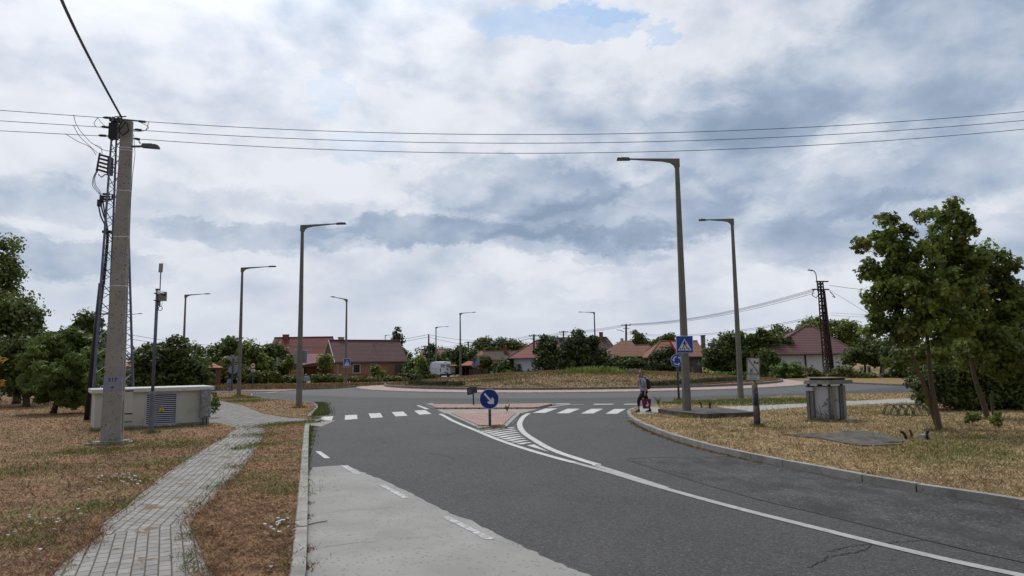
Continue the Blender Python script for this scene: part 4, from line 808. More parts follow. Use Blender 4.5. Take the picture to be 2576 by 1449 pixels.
pl = MB().frus((wz(zp0)[0]+.004, .008), (wz(zp1)[0]+.004, .008), zp0, zp1, (0, -wz(zp0)[1]/2-.004), (0, -wz(zp1)[1]/2-.004)).build('number_plate', MAT('plate_paint', (.235, .245, .34), (.20, .21, .30), scale=5, rough=.7, dirt=((.15, .155, .19), 10, .58, .68)), t)
text_mesh('517', .155, 'number_text', sign_black, pl, (-.01, -d_/2-.016, zp1-.12), (math.pi/2, 0, 0), ext=.001)
yy = -d_/2-.0165; MB().box((0, yy, zp0+.115), (.012, .003, .05)).box((0, yy, zp0+.09), (.10, .003, .012)).box((0, yy, zp0+.065), (.05, .003, .011)).build('earth_symbol', sign_black, pl)
f = MB(); pts = [(-.58, -.30), (-.1, -.42), (.42, -.38), (.56, -.12), (.44, .35), (-.3, .36), (-.5, .1)]
f.prism(pts, -.1, .05); f.prism([(x*.82, y*.82) for x, y in pts], .045, .085); f.build('footing', rubble, t)
# street light fixed to the pole
z = V(345, 368, by)[1]-VZ; MB().tube([(.16, -.02, z), (.46, -.06, z+.01)], .035, 8).build('lamp_arm', steel, t)
lm = MB(); pr = [(.44, -.03), (.47, .055), (.72, .065), (.76, .045), (.80, .055), (.90, .02), (.90, -.045)]
lm.add([(p[0], s*.11-.08, p[1]+z+.01) for s in (-1, 1) for p in pr], [tuple(range(7))[::-1], tuple(range(7, 14))] + [(i, (i+1) % 7, 7+(i+1) % 7, 7+i) for i in range(7)]); lm.build('lamp_head', lum_m, t)
MB().tube([(.20, -.05, ztop-.4), (.26, -.05, ztop-1.0), (.22, -.05, ztop-1.6), (.20, -.05, ztop-2.6)], .008, 5).build('drop_cable', wire_m, t)
clm = MB().tube([(-.1, -.14, ztop-.05), (-.18, -.18, ztop-.3), (-.05, -.2, ztop-.5), (.1, -.18, ztop-.35), (.05, -.16, ztop-.1), (-.2, -.14, ztop+.05), (-.38, -.1, ztop-.1), (-.36, -.1, ztop-.5)], .022, 6).tube([(.0, -.16, ztop-.1), (-.2, -.2, ztop-.45), (-.4, -.1, ztop-.3), (-.3, -.1, ztop+.08), (0, -.12, ztop+.1)], .018, 6).box((-.33, -.05, ztop-.35), (.22, .18, .45)).build('cable_clamp', black_m, t)
# twisted cable going up over the camera's left
x0, z0 = V(316, 303, by); P1 = Vector((V(306, 296, by)[0], by, V(306, 296, by)[1])); d = ray(150, -12); tt = 11.0/d.y; P2 = Vector((d.x*tt, d.y*tt, CAMH+d.z*tt)); mid_ = Vector((*[0]*3,)); d3 = ray(222, 140); t3 = 14.6/d3.y
def para(a, m_, b_, n=40):
    out = []
    for i in range(n+1):
        s = i/n; out.append(a*(1-s)*(1-2*s) + m_*4*s*(1-s) + b_*s*(2*s-1))
    return out
cl = para(P1, Vector((d3.x*t3, d3.y*t3, CAMH+d3.z*t3)), P2, 60)
# extend beyond the frame
cl += [cl[-1] + (cl[-1]-cl[-2])*k for k in range(1, 12)]
tw = MB()
for ph in (0, 2.09, 4.19):
    s = []
    for i in range(len(cl)*3-3):
        p = cl[i//3].lerp(cl[i//3+1], (i % 3)/3); q = i*.9+ph; s.append(p + Vector((math.cos(q)*.016, 0, math.sin(q)*.016)))
    tw.tube(s, .017, 5)
o = tw.build('twisted_cable', wire_m); tag(recenter(o), 'thick twisted black cable rising from the numbered pole to the top left', 'cable')

# ------------------------------------------------------------------ lattice mast behind it
MY = 28.0; mx = V(284, 1060, MY)[0]; mtx, mtz = V(301, 298, MY); H_ = mtz-VZ
t = thing('lattice_mast', 'steel lattice mast with switchgear standing behind the numbered concrete pole', 'lattice mast', (mx, MY, VZ), R(4))
dx = mtx-mx; B0, B1 = 1.12, .34
def lc(f, sx, sy): w_ = B0+(B1-B0)*f; return Vector((dx*f+sx*w_/2, sy*w_/2, H_*f))
lg = MB()
for sx in (-1, 1):
    for sy in (-1, 1):
        a, b_ = lc(0, sx, sy), lc(1, sx, sy); lg.tube([a, b_], [.055, .04], 4)
lg.build('mast_legs', MAT('mast_grey', (.13, .15, .21), (.09, .105, .145), scale=4, rough=.5, metal=.3), t)
br = MB(); n = 34
for i in range(n):
    f0, f1 = i/n, (i+1)/n
    for (a, b_) in (((-1, -1), (1, -1)), ((1, -1), (1, 1)), ((1, 1), (-1, 1)), ((-1, 1), (-1, -1))):
        if i % 2: a, b_ = b_, a
        br.tube([lc(f0, *a), lc(f1, *b_)], .016, 4, False)
br.build('lattice_bracing', bpy.data.materials['mast_grey'], t)
def ol(px, py, dy=0): x, z = V(px, py, MY); return Vector((x-mx, dy, z-VZ))
hd = MB().box(ol(296, 305), (.5, .35, .10)).box(ol(289, 330), (.34, .3, .62)).tube([ol(262, 297), ol(352, 304)], .035, 6).tube([ol(262, 321), ol(345, 327)], .03, 6).tube([ol(256, 342), ol(345, 349)], .03, 6)
hd.build('crossarm', dark_steel, t)
def insul(a, b_, r=.055, n=6):
    mb = MB(); a, b_ = Vector(a), Vector(b_); mb.tube([a, b_], .014, 5)
    for i in range(n):
        f = .2+.6*i/(n-1); c = a.lerp(b_, f); d = (b_-a).normalized()*.012; mb.tube([c-d, c+d], r, 8)
    return mb.build('insulator', ins_m, t)
for (p, q) in (((262, 297), (285, 298)), ((256, 320), (280, 322)), ((250, 342), (272, 343)), ((345, 304), (368, 306)), ((337, 325), (358, 327)), ((338, 348), (352, 350))): insul(ol(*p), ol(*q))
# disconnector
for i in range(5): insul(ol(252-2*i, 390+9*i+0), ol(280, 397+10*i), .05, 8)
MB().tube([ol(254, 386), ol(246, 432)], .04, 6).box(ol(279, 420), (.16, .2, .75)).tube([ol(281, 442), ol(266, 440), ol(258, 447), ol(250, 440)], .025, 5).build('disconnector_frame', dark_steel, t)
for i in range(3): insul(ol(257, 489+6.5*i), ol(282, 489+6.5*i), .05, 8)
MB().tube([ol(284, 489), ol(284, 503)], .04, 6).tube([ol(284, 500), ol(253, 512), ol(258, 500)], .03, 5).box(ol(253, 512), (.14, .14, .28)).box(ol(258, 500), (.12, .12, .24)).build('cable_terminal', dark_steel, t)
def wob(pts, r, nm='jumper_wire'): return MB().tube([ol(*p) for p in smooth_line(pts, 5)], r, 5).build(nm, wire_m, t)
wob([(191, 292), (200, 322), (232, 360), (256, 372), (259, 390)], .012); wob([(190, 318), (205, 345), (230, 370), (248, 386)], .012); wob([(171, 340), (200, 358), (230, 372), (245, 392)], .012); wob([(250, 297), (240, 312), (246, 322)], .012); wob([(272, 320), (262, 315), (250, 300), (246, 296)], .011)
wob([(232, 360), (262, 378), (290, 382)], .012); wob([(372, 306), (366, 325), (350, 330), (330, 330)], .012); wob([(352, 307), (372, 318), (366, 326)], .012); wob([(345, 350), (352, 362), (350, 352)], .012)
for k in range(3): wob([(246+2*k, 430), (238+2*k, 448), (236+4*k, 468), (246+4*k, 482), (256, 492+3*k)], .012)
wob([(256, 515), (262, 540), (268, 560), (271, 582)], .03, 'riser_cable'); wob([(250, 515), (256, 545), (265, 565), (269, 582)], .03, 'riser_cable'); wob([(261, 508), (266, 540), (270, 562), (273, 582)], .03, 'riser_cable')
MB().tube([ol(*p) for p in smooth_line([(271, 580), (272, 600), (268, 650), (262, 716)], 4)], .06, 8).build('riser_cable', black_m, t)
a = ol(257.5, 713); fx, fy = G(222, 1056, VZ); MB().tube([(fx-mx, fy-MY-.0, 0), a], .115, 12).build('cable_duct', black_m, t, smooth=True)
MB().box(ol(262, 790), (.45, .08, .05)).box(ol(272, 584), (.35, .2, .10)).build('duct_bracket', dark_steel, t)

# ------------------------------------------------------------------ overhead wires
def wire(name, pts, r, label, grp=None, steps=8):
    o = MB().tube(pts, r, 4).build(name, wire_m); return tag(recenter(o), label, 'wire', grp)
def parab3(p0, p1, p2, Y, x0, x1, n=40):
    P = [V(*p, Y) for p in (p0, p1, p2)]; A = np.polyfit([q[0] for q in P], [q[1] for q in P], 2); xs = np.linspace(x0 if x0 is not None else P[0][0], x1, n); return [(float(x), Y, float(np.polyval(A, x))) for x in xs]
for i, (a, b_, c_) in enumerate((((368, 306), (1180, 338), (2576, 281)), ((358, 328), (1200, 360), (2576, 303)), ((352, 350), (1250, 385.5), (2576, 325)))):
    wire('power_line', parab3(a, b_, c_, MY, None, 40), .0135, ('topmost', 'middle', 'lowest')[i]+' of the three wires crossing the sky to the right', 'wires crossing the sky')
for i, (a, c_) in enumerate((((262, 296.5), (0, 277.5)), ((256, 320), (0, 304)), ((250, 342), (0, 329)))):
    A_, C_ = V(*a, MY), V(*c_, MY); s = (C_[1]-A_[1])/(C_[0]-A_[0]); wire('power_line', [(A_[0], MY, A_[1]), (C_[0], MY, C_[1]), (C_[0]-15, MY, C_[1]-15*s+.35)], .0135, ('topmost', 'middle', 'lowest')[i]+' of the three wires leaving the frame at the left', 'wires crossing the sky')
def P3(px, py, Y): x, z = V(px, py, Y); return Vector((x, Y, z))
def span(a, b_, sag, n=14): a, b_ = P3(*a), P3(*b_); return [a.lerp(b_, i/n) - Vector((0, 0, 4*sag*(i/n)*(1-i/n))) for i in range(n+1)]
FG = 'thin overhead wires above the far houses'
def bundle(spans, label, r=.02):
    mb = MB()
    for a, b_, s in spans: mb.tube(span(a, b_, s), r*max(a[2], b_[2])/100, 4)
    return tag(recenter(mb.build('overhead_wire', wire_m)), label, 'wire', FG)
for k, dy in enumerate((0, 3, 6, 11)):
    bundle([((2050, 726+dy, 80), (1582, 815+dy*.35, 116), .9)], ('first', 'second', 'third', 'lowest')[k]+' wire down from the rusty lattice tower to the pole by the tiled house', .022)
for k, dy in enumerate((0, 2.5, 5)):
    bundle([((1570, 816+dy, 116), (1418, 833+dy, 125), .3)], ('upper', 'middle', 'lower')[k]+' wire between the tiled-house pole and the conifer pole')
    bundle([((1417, 833+dy, 125), (1343, 842+dy, 108), .3)], ('upper', 'middle', 'lower')[k]+' wire from the conifer pole to the pole by the red hip roof')
for k, dy in enumerate((0, 6)):
    bundle([((1340, 842+dy, 108), (1080, 842+dy, 95), .9 if k == 0 else 1.2)], ('upper', 'lower')[k]+' wire from the red hip roof pole to the wooden pole by the van')
    bundle([((1076, 842+dy, 95), (700, 866+dy*.5, 130), 1.0)], ('upper', 'lower')[k]+' wire from the wooden pole over the brown house')
    bundle([((324, 841.5+dy*1.8, 75), (700, 866+dy*.6, 130), .8)], ('upper', 'lower')[k]+' wire over the shrubs at the left')
    bundle([((1340, 845+dy, 108), (1178, 860+dy*.6, 150), .5)], ('upper', 'lower')[k]+' wire from the red hip roof pole to the pole above the far trees')
    bundle([((1176, 861+dy*.6, 150), (1070, 872+dy, 140), .5)], ('upper', 'lower')[k]+' wire between the far-tree pole and the conifer behind the van')
    bundle([((2074, 790+dy*.6, 80), (1576, 837+dy*.5, 116), 1.2)], ('upper', 'lower')[k]+' lower wire from the rusty tower passing the tall lamp')
    bundle([((2090, 787+dy, 80), (2900, 800+dy*1.5, 60), .3)], ('upper', 'lower')[k]+' wire from the rusty tower into the right-hand trees')
bundle([((2086, 718, 80), (2900, 735, 60), .9)], 'thick wire from the top of the rusty tower to the right', .035)
bundle([((2088, 730, 80), (2420, 925, 60), .1)], 'steeply falling wire right of the rusty tower')
bundle([((1070, 872, 140), (1006, 885, 140), .2)], 'short low wire by the pointed conifer')
# ------------------------------------------------------------------ far poles
pole_wood = MAT('pole_wood', (.085, .075, .062), (.055, .048, .04), scale=5, rough=.9)
def pole(px, top, Y, r, label, m=pole_wood, arms=True, name='utility_pole', base=.1):
    x, z = V(px, top, Y); x0 = V(px, 945, Y)[0]; t = thing(name, label, 'utility pole', (x0, Y, base)); MB().tube([(0, 0, 0), (x-x0, 0, z-base)], [r, r*.7], 8).build('pole_shaft', m, t)
    if arms:
        MB().box((x-x0, 0, z-base-.25), (1.6, .12, .1)).box((x-x0, 0, z-base-.75), (1.1, .1, .08)).build('crossarm', dark_steel, t)
        for k in (-.7, -.3, .3, .7): MB().lathe([(.05, 0), (.07, .08), (.03, .16)], 6, (x-x0+k, 0, z-base-.2)).build('insulator', ins_m, t)
    return t
pole(1078.5, 841, 95, .14, 'plain brown wooden pole left of the white van', arms=False)
pole(1343, 841, 108, .22, 'concrete pole at the corner of the house with the red hip roof', MAT('far_concrete', (.11, .10, .085)))
p = pole(1417.5, 832, 125, .18, 'dark pole with a small transformer between the two big conifers'); MB().lathe([(.28, 0), (.3, .1), (.3, .8), (.15, .95)], 10, (-.35, 0, 5.6)).build('pole_transformer', dark_steel, p)
p = pole(1575, 815, 116, .22, 'wooden pole with crossarms in front of the tiled hip-roof house'); MB().tube([(.25, 0, 0), (.22, 0, 5.2)], .16, 6).build('pole_stub', bpy.data.materials['far_concrete'], p); MB().tube([(-.1, 0, 7.0), (-.8, -.1, 7.3), (-1.4, -.1, 7.35)], .05, 5).build('lamp_arm', dark_steel, p)
pole(1178, 859, 150, .22, 'distant pole standing above the trees behind the shelter')
pole(1069, 869, 140, .2, 'distant pole in the dark conifer behind the van')
pole(1131, 880, 140, .14, 'thin bare pole behind the shelter roof', arms=False)
# rusty lattice tower
TY = 80; x0 = V(2083, 944, TY)[0]; xt, zt = V(2076, 709, TY); t = thing('lattice_tower', 'tall rusty lattice tower with a curved lamp, before the white house', 'lattice tower', (x0, TY, .1), R(10)); dxx = 0; H_ = zt-.1; B0, B1 = .66, .40; n = 26
lg = MB()
for sx in (-1, 1):
    for sy in (-1, 1): lg.tube([lc2 := Vector((sx*B0/2, sy*B0/2, 0)), Vector((-.25+sx*B1/2, sy*B1/2, H_))], .07, 4)
rust_d = MAT('dark_rust', (.045, .02, .016), (.025, .014, .012), scale=9, rough=.9); lg.build('tower_legs', rust_d, t); br = MB()
def lt(f, sx, sy): w_ = B0+(B1-B0)*f; return Vector((-.25*f+sx*w_/2, sy*w_/2, H_*f))
for i in range(n):
    for (a, b_) in (((-1, -1), (1, -1)), ((1, -1), (1, 1)), ((1, 1), (-1, 1)), ((-1, 1), (-1, -1))):
        if i % 2: a, b_ = b_, a
        br.tube([lt(i/n, *a), lt((i+1)/n, *b_)], .045, 4, False)
br.build('lattice_bracing', rust_d, t)
MB().box((-.25, 0, H_-.9), (2.2, .12, .14)).box((0, 0, H_+.05), (1.5, .3, .12)).build('crossarm', black_m, t); MB().tube([(.22, .1, H_-1.0), (.34, .1, H_*.6), (.50, .1, H_*.3), (.66, .1, 0)], [.16, .22, .26, .28], 6).build('cable_bundle', black_m, t)
MB().tube([(.9, 0, H_-1.1), (1.3, 0, H_-1.5), (1.6, 0, H_-1.9), (1.2, 0, H_-1.7)], .05, 5).tube([(-1.2, 0, H_-1.0), (-1.4, 0, H_-1.6), (-.9, 0, H_-1.9), (-.5, 0, H_-1.4)], .05, 5).build('jumper_loops', black_m, t)
MB().tube([(-.65, 0, H_-1.2), (-.7, 0, H_+.5), (-.75, 0, H_+.95), (-1.0, -.1, H_+1.25), (-1.35, -.2, H_+1.32)], .055, 6).build('lamp_arm', steel, t); MB().box((-1.55, -.2, H_+1.34), (.6, .25, .10), 0, 0, R(8)).build('lamp_head', steel, t)
# ------------------------------------------------------------------ foliage
def leaf_cloud(clumps, n, size, flat=.5, shape='quad', droop=.0, up=.35, aniso=1.0):
    """clumps: list of (center xyz, radius, weight). Returns faces array"""
    C = np.array([c[0] for c in clumps], float); Rr = np.array([c[1] for c in clumps], float); Wt = np.array([c[2] for c in clumps], float)
    idx = RNG.choice(len(C), n, p=Wt/Wt.sum())
    d = RNG.normal(size=(n, 3)); d /= np.linalg.norm(d, axis=1)[:, None]
    r = RNG.random(n)**.5 * Rr[idx]; pos = C[idx] + d*r[:, None]*np.array([1, 1, .75])
    nrm = d*.8 + np.array([0, 0, up]) + RNG.normal(size=(n, 3))*.55; nrm /= np.linalg.norm(nrm, axis=1)[:, None]
    t = np.cross(nrm, RNG.normal(size=(n, 3))); t /= np.linalg.norm(t, axis=1)[:, None]+1e-9; t[:, 2] -= droop; t /= np.linalg.norm(t, axis=1)[:, None]
    b = np.cross(nrm, t); s = size*(.65+.7*RNG.random(n))
    if shape == 'quad': P_ = [(-.5, 0, 0), (0, -.34, .06), (.5, 0, -.05), (0, .34, .06)]
    elif shape == 'needle': P_ = [(-.5, -.12, 0), (.5, -.05, 0), (.55, .05, 0), (-.4, .14, 0)]
    elif shape == 'maple': P_ = [(-.5, 0, 0), (-.3, -.22, .02), (-.22, -.5, -.04), (.02, -.25, .03), (.28, -.38, -.05), (.22, -.12, .03), (.6, 0, -.08), (.22, .12, .03), (.28, .38, -.05), (.02, .25, .03), (-.22, .5, -.04), (-.3, .22, .02)]
    elif shape == 'oval': P_ = [(-.5, 0, 0), (-.15, -.2, .03), (.25, -.18, .02), (.55, 0, -.06), (.25, .18, .02), (-.15, .2, .03)]
    elif shape == 'chest': P_ = [(-.1, 0, 0), (-.15, -.5, -.08), (.0, -.55, -.1), (.05, -.12, 0), (.35, -.42, -.1), (.5, -.3, -.12), (.15, -.05, 0), (.62, 0, -.14), (.15, .05, 0), (.5, .3, -.12), (.35, .42, -.1), (.05, .12, 0), (.0, .55, -.1), (-.15, .5, -.08)]
    P_ = np.array(P_); m = len(P_)
    out = pos[:, None, :] + s[:, None, None]*(P_[None, :, 0, None]*t[:, None, :] + P_[None, :, 1, None]*b[:, None, :] + P_[None, :, 2, None]*nrm[:, None, :])
    return out, m
def make_clumps(blobs, k, csize):
    """blobs: (cx,cy,cz,rx,ry,rz); clumps spread through the blob, denser near its skin"""
    out = []; vol = np.array([b[3]*b[4]*b[5] for b in blobs])**.75; cnt = np.maximum(3, (k*vol/vol.sum()).astype(int))
    for b, c in zip(blobs, cnt):
        d = RNG.normal(size=(c, 3)); d /= np.linalg.norm(d, axis=1)[:, None]; r = (RNG.random(c)**.42)*.96
        for q, rr in zip(d, r):
            out.append(((b[0]+q[0]*b[3]*rr, b[1]+q[1]*b[4]*rr, b[2]+q[2]*b[5]*rr), csize*random.uniform(.55, 1.25), random.uniform(.5, 1.5)))
    return out
def tree(name, label, foot, blobs, n, leaf, mat, shape='quad', k=60, csize=.7, trunk_r=.15, trunk_top=None, bm=None, limbs=8, group=None, up=.35, stems=None, cat='tree', droop=0, crown='crown'):
    """blobs in world coordinates; foot is the world base of the trunk"""
    t = thing(name, label, cat, foot, 0, group); fx, fy, fz = foot
    B_ = [(b[0]-fx, b[1]-fy, b[2]-fz, *b[3:]) for b in blobs]; cl = make_clumps(B_, k, csize)
    vs, m = leaf_cloud(cl, n, leaf, shape=shape, up=up, droop=droop); vs[:, :, 2] = np.maximum(vs[:, :, 2], .02)
    fastmesh(crown, vs, m, LEAF[mat], t)
    if trunk_r:
        tb = MB(); cz = np.mean([b[2] for b in B_]); cx_ = np.mean([b[0] for b in B_]); cy_ = np.mean([b[1] for b in B_])
        top = trunk_top or (cx_, cy_, cz); T_ = Vector(top); j = Vector((random.uniform(-.1, .1), random.uniform(-.1, .1), 0))
        for st in (stems or [[(0, 0, 0), tuple(T_*.33+j*.6), tuple(T_*.66-j*.5), tuple(T_)]]):
            m_ = len(st); tb.tube(smooth3(st), [trunk_r*(1.25 if q == 0 else 1-.62*q/(len(smooth3(st))-1)) for q in range(len(smooth3(st)))], 9)
        order = sorted(cl, key=lambda c: -c[1])[:limbs*3]; random.shuffle(order)
        for c in order[:limbs]:
            e = Vector(c[0]); s = random.uniform(.45, .98); base = T_*s if not stems else Vector(stems[0][-1])*s; mid = base.lerp(e, .5)+Vector((0, 0, .15*(e-base).length*random.uniform(-.3, .6)))
            tb.tube([base, mid, e], [trunk_r*.38, trunk_r*.24, trunk_r*.08], 5)
        tb.build('trunk', bm or bark, t, smooth=True)
    return t
def smooth3(P):
    P = [Vector(p) for p in P]; out = []
    for i in range(len(P)-1):
        p0, p1, p2, p3 = P[max(i-1, 0)], P[i], P[i+1], P[min(i+2, len(P)-1)]
        for k in range(4):
            t = k/4; out.append(0.5*((2*p1)+(-p0+p2)*t+(2*p0-5*p1+4*p2-p3)*t*t+(-p0+3*p1-3*p2+p3)*t**3))
    out.append(P[-1]); return out
def pb_(px, py, hw, hh, Y, dy=0, dep=None):
    """an ellipsoid crown lobe that stands at distance Y, given its centre and half sizes in the photo"""
    Y = Y+dy; x, z = V(px, py, Y); k = Y/FP; return (x, Y, z, hw*k, dep if dep else max(hw, hh)*k*.85, hh*k)
# foreground maples at the right
f1 = G(2364, 1085, VZ); Y1 = f1[1]
bl = [pb_(2300, 640, 70, 75, Y1), pb_(2385, 590, 45, 85, Y1, .4), pb_(2235, 600, 38, 52, Y1, -.3), pb_(2225, 700, 52, 70, Y1), pb_(2240, 790, 62, 60, Y1, .3), pb_(2320, 740, 90, 90, Y1, -.5), pb_(2400, 700, 60, 90, Y1, .5), pb_(2290, 835, 62, 48, Y1, -.4), pb_(2385, 815, 60, 55, Y1, -.2), pb_(2350, 885, 60, 26, Y1, 1.1), pb_(2442, 640, 18, 55, Y1, .2), pb_(2390, 512, 12, 30, Y1, .3), pb_(2235, 548, 10, 20, Y1), pb_(2176, 615, 18, 9, Y1), pb_(2190, 690, 26, 14, Y1), pb_(2185, 745, 18, 20, Y1), pb_(2205, 830, 26, 12, Y1), pb_(2275, 905, 45, 28, Y1, 1.3), pb_(2330, 545, 12, 22, Y1, .1), pb_(2425, 560, 10, 24, Y1, .1)]
def rel(px, py, Y, f): x, z = V(px, py, Y); return (x-f[0], Y-f[1], z-VZ)
st = [[(0, 0, 0), rel(2352, 1020, Y1, f1), rel(2342, 960, Y1, f1), rel(2337, 905, Y1, f1), rel(2332, 820, Y1, f1), rel(2345, 720, Y1, f1), rel(2372, 600, Y1, f1)], [(.06, .10, 0), (rel(2346, 1024, Y1, f1)[0]+.02, .12, rel(2346, 1024, Y1, f1)[2]), rel(2327, 976, Y1, f1), rel(2307, 927, Y1, f1), rel(2290, 880, Y1, f1)]]
tree('maple_tree', 'taller leaning maple at the right, its rust-stained trunk ahead of the bike rack end', (*f1, VZ), bl, 17500, .135, 'maple', 'maple', 330, .31, .082, rel(2335, 700, Y1, f1), bark_rust, 22, 'maples at the right', stems=st)
f2 = G(2484, 1055, VZ); Y2 = f2[1]
bl = [pb_(2490, 680, 48, 55, Y2), pb_(2520, 760, 60, 70, Y2, .3), pb_(2440, 760, 45, 60, Y2, -.2), pb_(2470, 850, 75, 65, Y2), pb_(2540, 880, 50, 80, Y2, .4), pb_(2430, 895, 45, 32, Y2, .9), pb_(2520, 935, 45, 26, Y2, .6), pb_(2550, 665, 10, 18, Y2), pb_(2465, 640, 12, 22, Y2), pb_(2485, 625, 18, 18, Y2), pb_(2530, 700, 22, 22, Y2)]
st = [[(0, 0, 0), rel(2472, 1009, Y2, f2), rel(2457, 968, Y2, f2), rel(2445, 920, Y2, f2), rel(2440, 860, Y2, f2), rel(2455, 760, Y2, f2)]]
tree('maple_tree', 'shorter maple further right with a leaning bare trunk beside a wooden stake', (*f2, VZ), bl, 13500, .14, 'maple', 'maple', 260, .33, .095, rel(2450, 780, Y2, f2), bark_rust, 14, 'maples at the right', stems=st)
sx, sy = G(2499, 1050, VZ); tag(recenter(MB().tube([(sx, sy, VZ-.05), (sx-.01, sy, VZ+.80)], [.045, .04], 8).build('wooden_stake', pole_wood)), 'short grey wooden stake beside the shorter maple trunk', 'stake')
Yb = 33; tree('maple_tree', 'dark tree cut off by the right edge of the frame', (V(2600, 1000, Yb)[0], Yb, VZ), [pb_(2575, 800, 60, 80, Yb), pb_(2600, 900, 70, 90, Yb), pb_(2560, 740, 25, 25, Yb), pb_(2620, 760, 60, 60, Yb)], 8000, .19, 'dark', 'maple', 90, .55, .13, None, bark, 8, 'maples at the right')
Yb = 27.2; bl = [pb_(2345, 950, 48, 62, Yb, 0, 1.1), pb_(2420, 940, 60, 80, Yb, 0, 1.1), pb_(2500, 950, 60, 80, Yb, 0, 1.1), pb_(2570, 950, 60, 85, Yb, 0, 1.1), pb_(2340, 1000, 32, 22, Yb, 0, 1.2), pb_(2640, 960, 60, 80, Yb, 0, 1.1), pb_(2460, 1000, 120, 28, Yb, 0, 1.3), pb_(2560, 1005, 90, 26, Yb, 0, 1.3)]
tree('laurel_hedge', 'broad dark glossy-leaved hedge behind the two maples', (V(2460, 1020, Yb)[0], Yb, VZ), bl, 30000, .15, 'dark', 'oval', 420, .42, .08, None, bark, 10, None, cat='hedge', crown='foliage')
# left-hand trees
Y = 31; f = G(134, 1040, VZ); Y = f[1]
bl = [pb_(160, 880, 70, 48, Y), pb_(215, 900, 55, 60, Y, .3), pb_(110, 925, 50, 45, Y), pb_(170, 940, 95, 60, Y, -.4), pb_(225, 950, 45, 55, Y, .2), pb_(135, 985, 50, 30, Y, -.3), pb_(190, 995, 55, 22, Y), pb_(100, 960, 38, 22, Y), pb_(170, 850, 30, 18, Y)]
tree('chestnut_tree', 'young round-crowned chestnut with hand-shaped leaves, left of the black duct', (*f, VZ), bl, 8200, .30, 'chest', 'chest', 150, .55, .14, None, bark, 16, 'trees on the left lawn', droop=.35)
def T3(name, label, px, Y, blobs, n, leaf, mat, k=60, cs=.7, tr=.2, shape='quad', grp='trees on the left lawn', **kw):
    return tree(name, label, (V(px, 960, Y)[0], Y, VZ if Y < 100 else .1), [pb_(b[0], b[1], b[2], b[3], Y, (b[4] if len(b) > 4 else 0)) for b in blobs], n, leaf, LMAT.get(mat, mat), shape, k, cs, tr, group=grp, **kw)
LMAT = {}
T3('poplar_tree', 'tallest tree at the left edge, its crown cut by the frame', -10, 46, [(-8, 640, 45, 62), (10, 700, 28, 55), (-20, 740, 45, 55), (-30, 850, 50, 100)], 7500, .26, 'mid', 90, .8, .3)
T3('broadleaf_tree', 'large spreading green tree at the left edge', 45, 42, [(20, 790, 70, 55), (65, 810, 52, 45), (90, 850, 28, 40, -.5), (30, 870, 70, 60), (80, 900, 30, 35)], 11000, .24, 'mid', 130, .75, .22)
T3('dark_shrub_tree', 'dark low-branched tree under the spreading green tree', 70, 38.5, [(60, 900, 52, 50), (30, 930, 45, 50), (95, 930, 30, 45), (50, 975, 60, 20)], 8500, .22, 'dark', 110, .65, .2)
T3('broadleaf_tree', 'dark tree rising behind the chestnut, right of it', 225, 43, [(222, 830, 40, 38), (200, 860, 40, 30), (245, 870, 35, 45), (225, 910, 45, 50)], 6500, .26, 'dark', 70, .7, .2)
tree('maple_sapling', 'orange-leaved branch tips of a small tree at the left edge', (V(-22, 1010, 24)[0], 24, VZ), [pb_(0, 905, 14, 5, 24), pb_(2, 965, 16, 6, 24), pb_(-10, 1000, 12, 6, 24)], 34, .16, 'orange', 'chest', 10, .25, .05, None, bark, 5, 'trees on the left lawn')
T3('thicket_tree', 'dense dark shrubby tree right behind the cream cabin', 400, 41, [(395, 915, 62, 48), (445, 900, 40, 45), (350, 940, 28, 30), (480, 930, 40, 35), (437, 862, 10, 20), (392, 882, 10, 16), (505, 945, 28, 28), (420, 955, 90, 25)], 13000, .23, 'dark', 170, .6, .15, grp=None)
vx, vy = G(533, 1050, VZ); tree('climbing_shrub', 'leafy twigs sticking out behind the right end of the cream cabin', (vx+.1, vy+.5, VZ), [pb_(537, 1015, 8, 26, vy+.3), pb_(536, 985, 8, 16, vy+.3), pb_(546, 1008, 8, 8, vy+.3), pb_(542, 1030, 7, 8, vy+.3)], 520, .11, 'mid', 'oval', 26, .16, 0, None, bark, 0, None, cat='shrub')
# trees along the far left street
LS = 'trees along the far street'
T3('far_tree', 'slender loose-topped tree just right of the shrubs behind the cabin', 505, 88, [(500, 915, 32, 40), (520, 900, 20, 25), (490, 940, 30, 22)], 3400, .42, 'mid', 60, 1.1, .25, grp=LS)
T3('far_tree', 'tallest of the far trees between camera mast and left street lamp', 572, 88, [(570, 880, 38, 32), (560, 915, 45, 35), (596, 905, 28, 40), (540, 935, 30, 25)], 5200, .42, 'mid', 80, 1.1, .3, grp=LS)
T3('far_tree', 'bright bushy tree immediately behind the truck ban sign', 635, 86, [(632, 890, 34, 26), (645, 920, 42, 32), (615, 925, 25, 25)], 4200, .40, 'light', 70, 1.0, .3, grp=LS)
T3('far_tree', 'dark rounded tree overlapping the left part of the big red roof', 690, 92, [(690, 888, 32, 26), (700, 915, 34, 32), (675, 925, 30, 28)], 4600, .42, 'dark', 70, 1.1, .3, grp=LS)
T3('far_tree', 'lower olive-green tree in front of the tallest far tree', 560, 80, [(560, 925, 40, 24), (545, 940, 30, 18), (585, 935, 28, 22)], 3300, .38, 'olive', 50, .9, .2, grp=LS)
T3('far_tree', 'young yellowish tree left of the grey sign panel', 733, 84, [(733, 903, 16, 13), (728, 916, 20, 9)], 900, .34, 'light', 18, .6, .08, grp=LS, limbs=4)
T3('far_tree', 'thin young tree before the lower red roof, left of the brown house', 818, 86, [(819, 908, 16, 12), (822, 898, 13, 9), (815, 918, 14, 6)], 800, .34, 'light', 16, .6, .07, grp=LS, limbs=4)
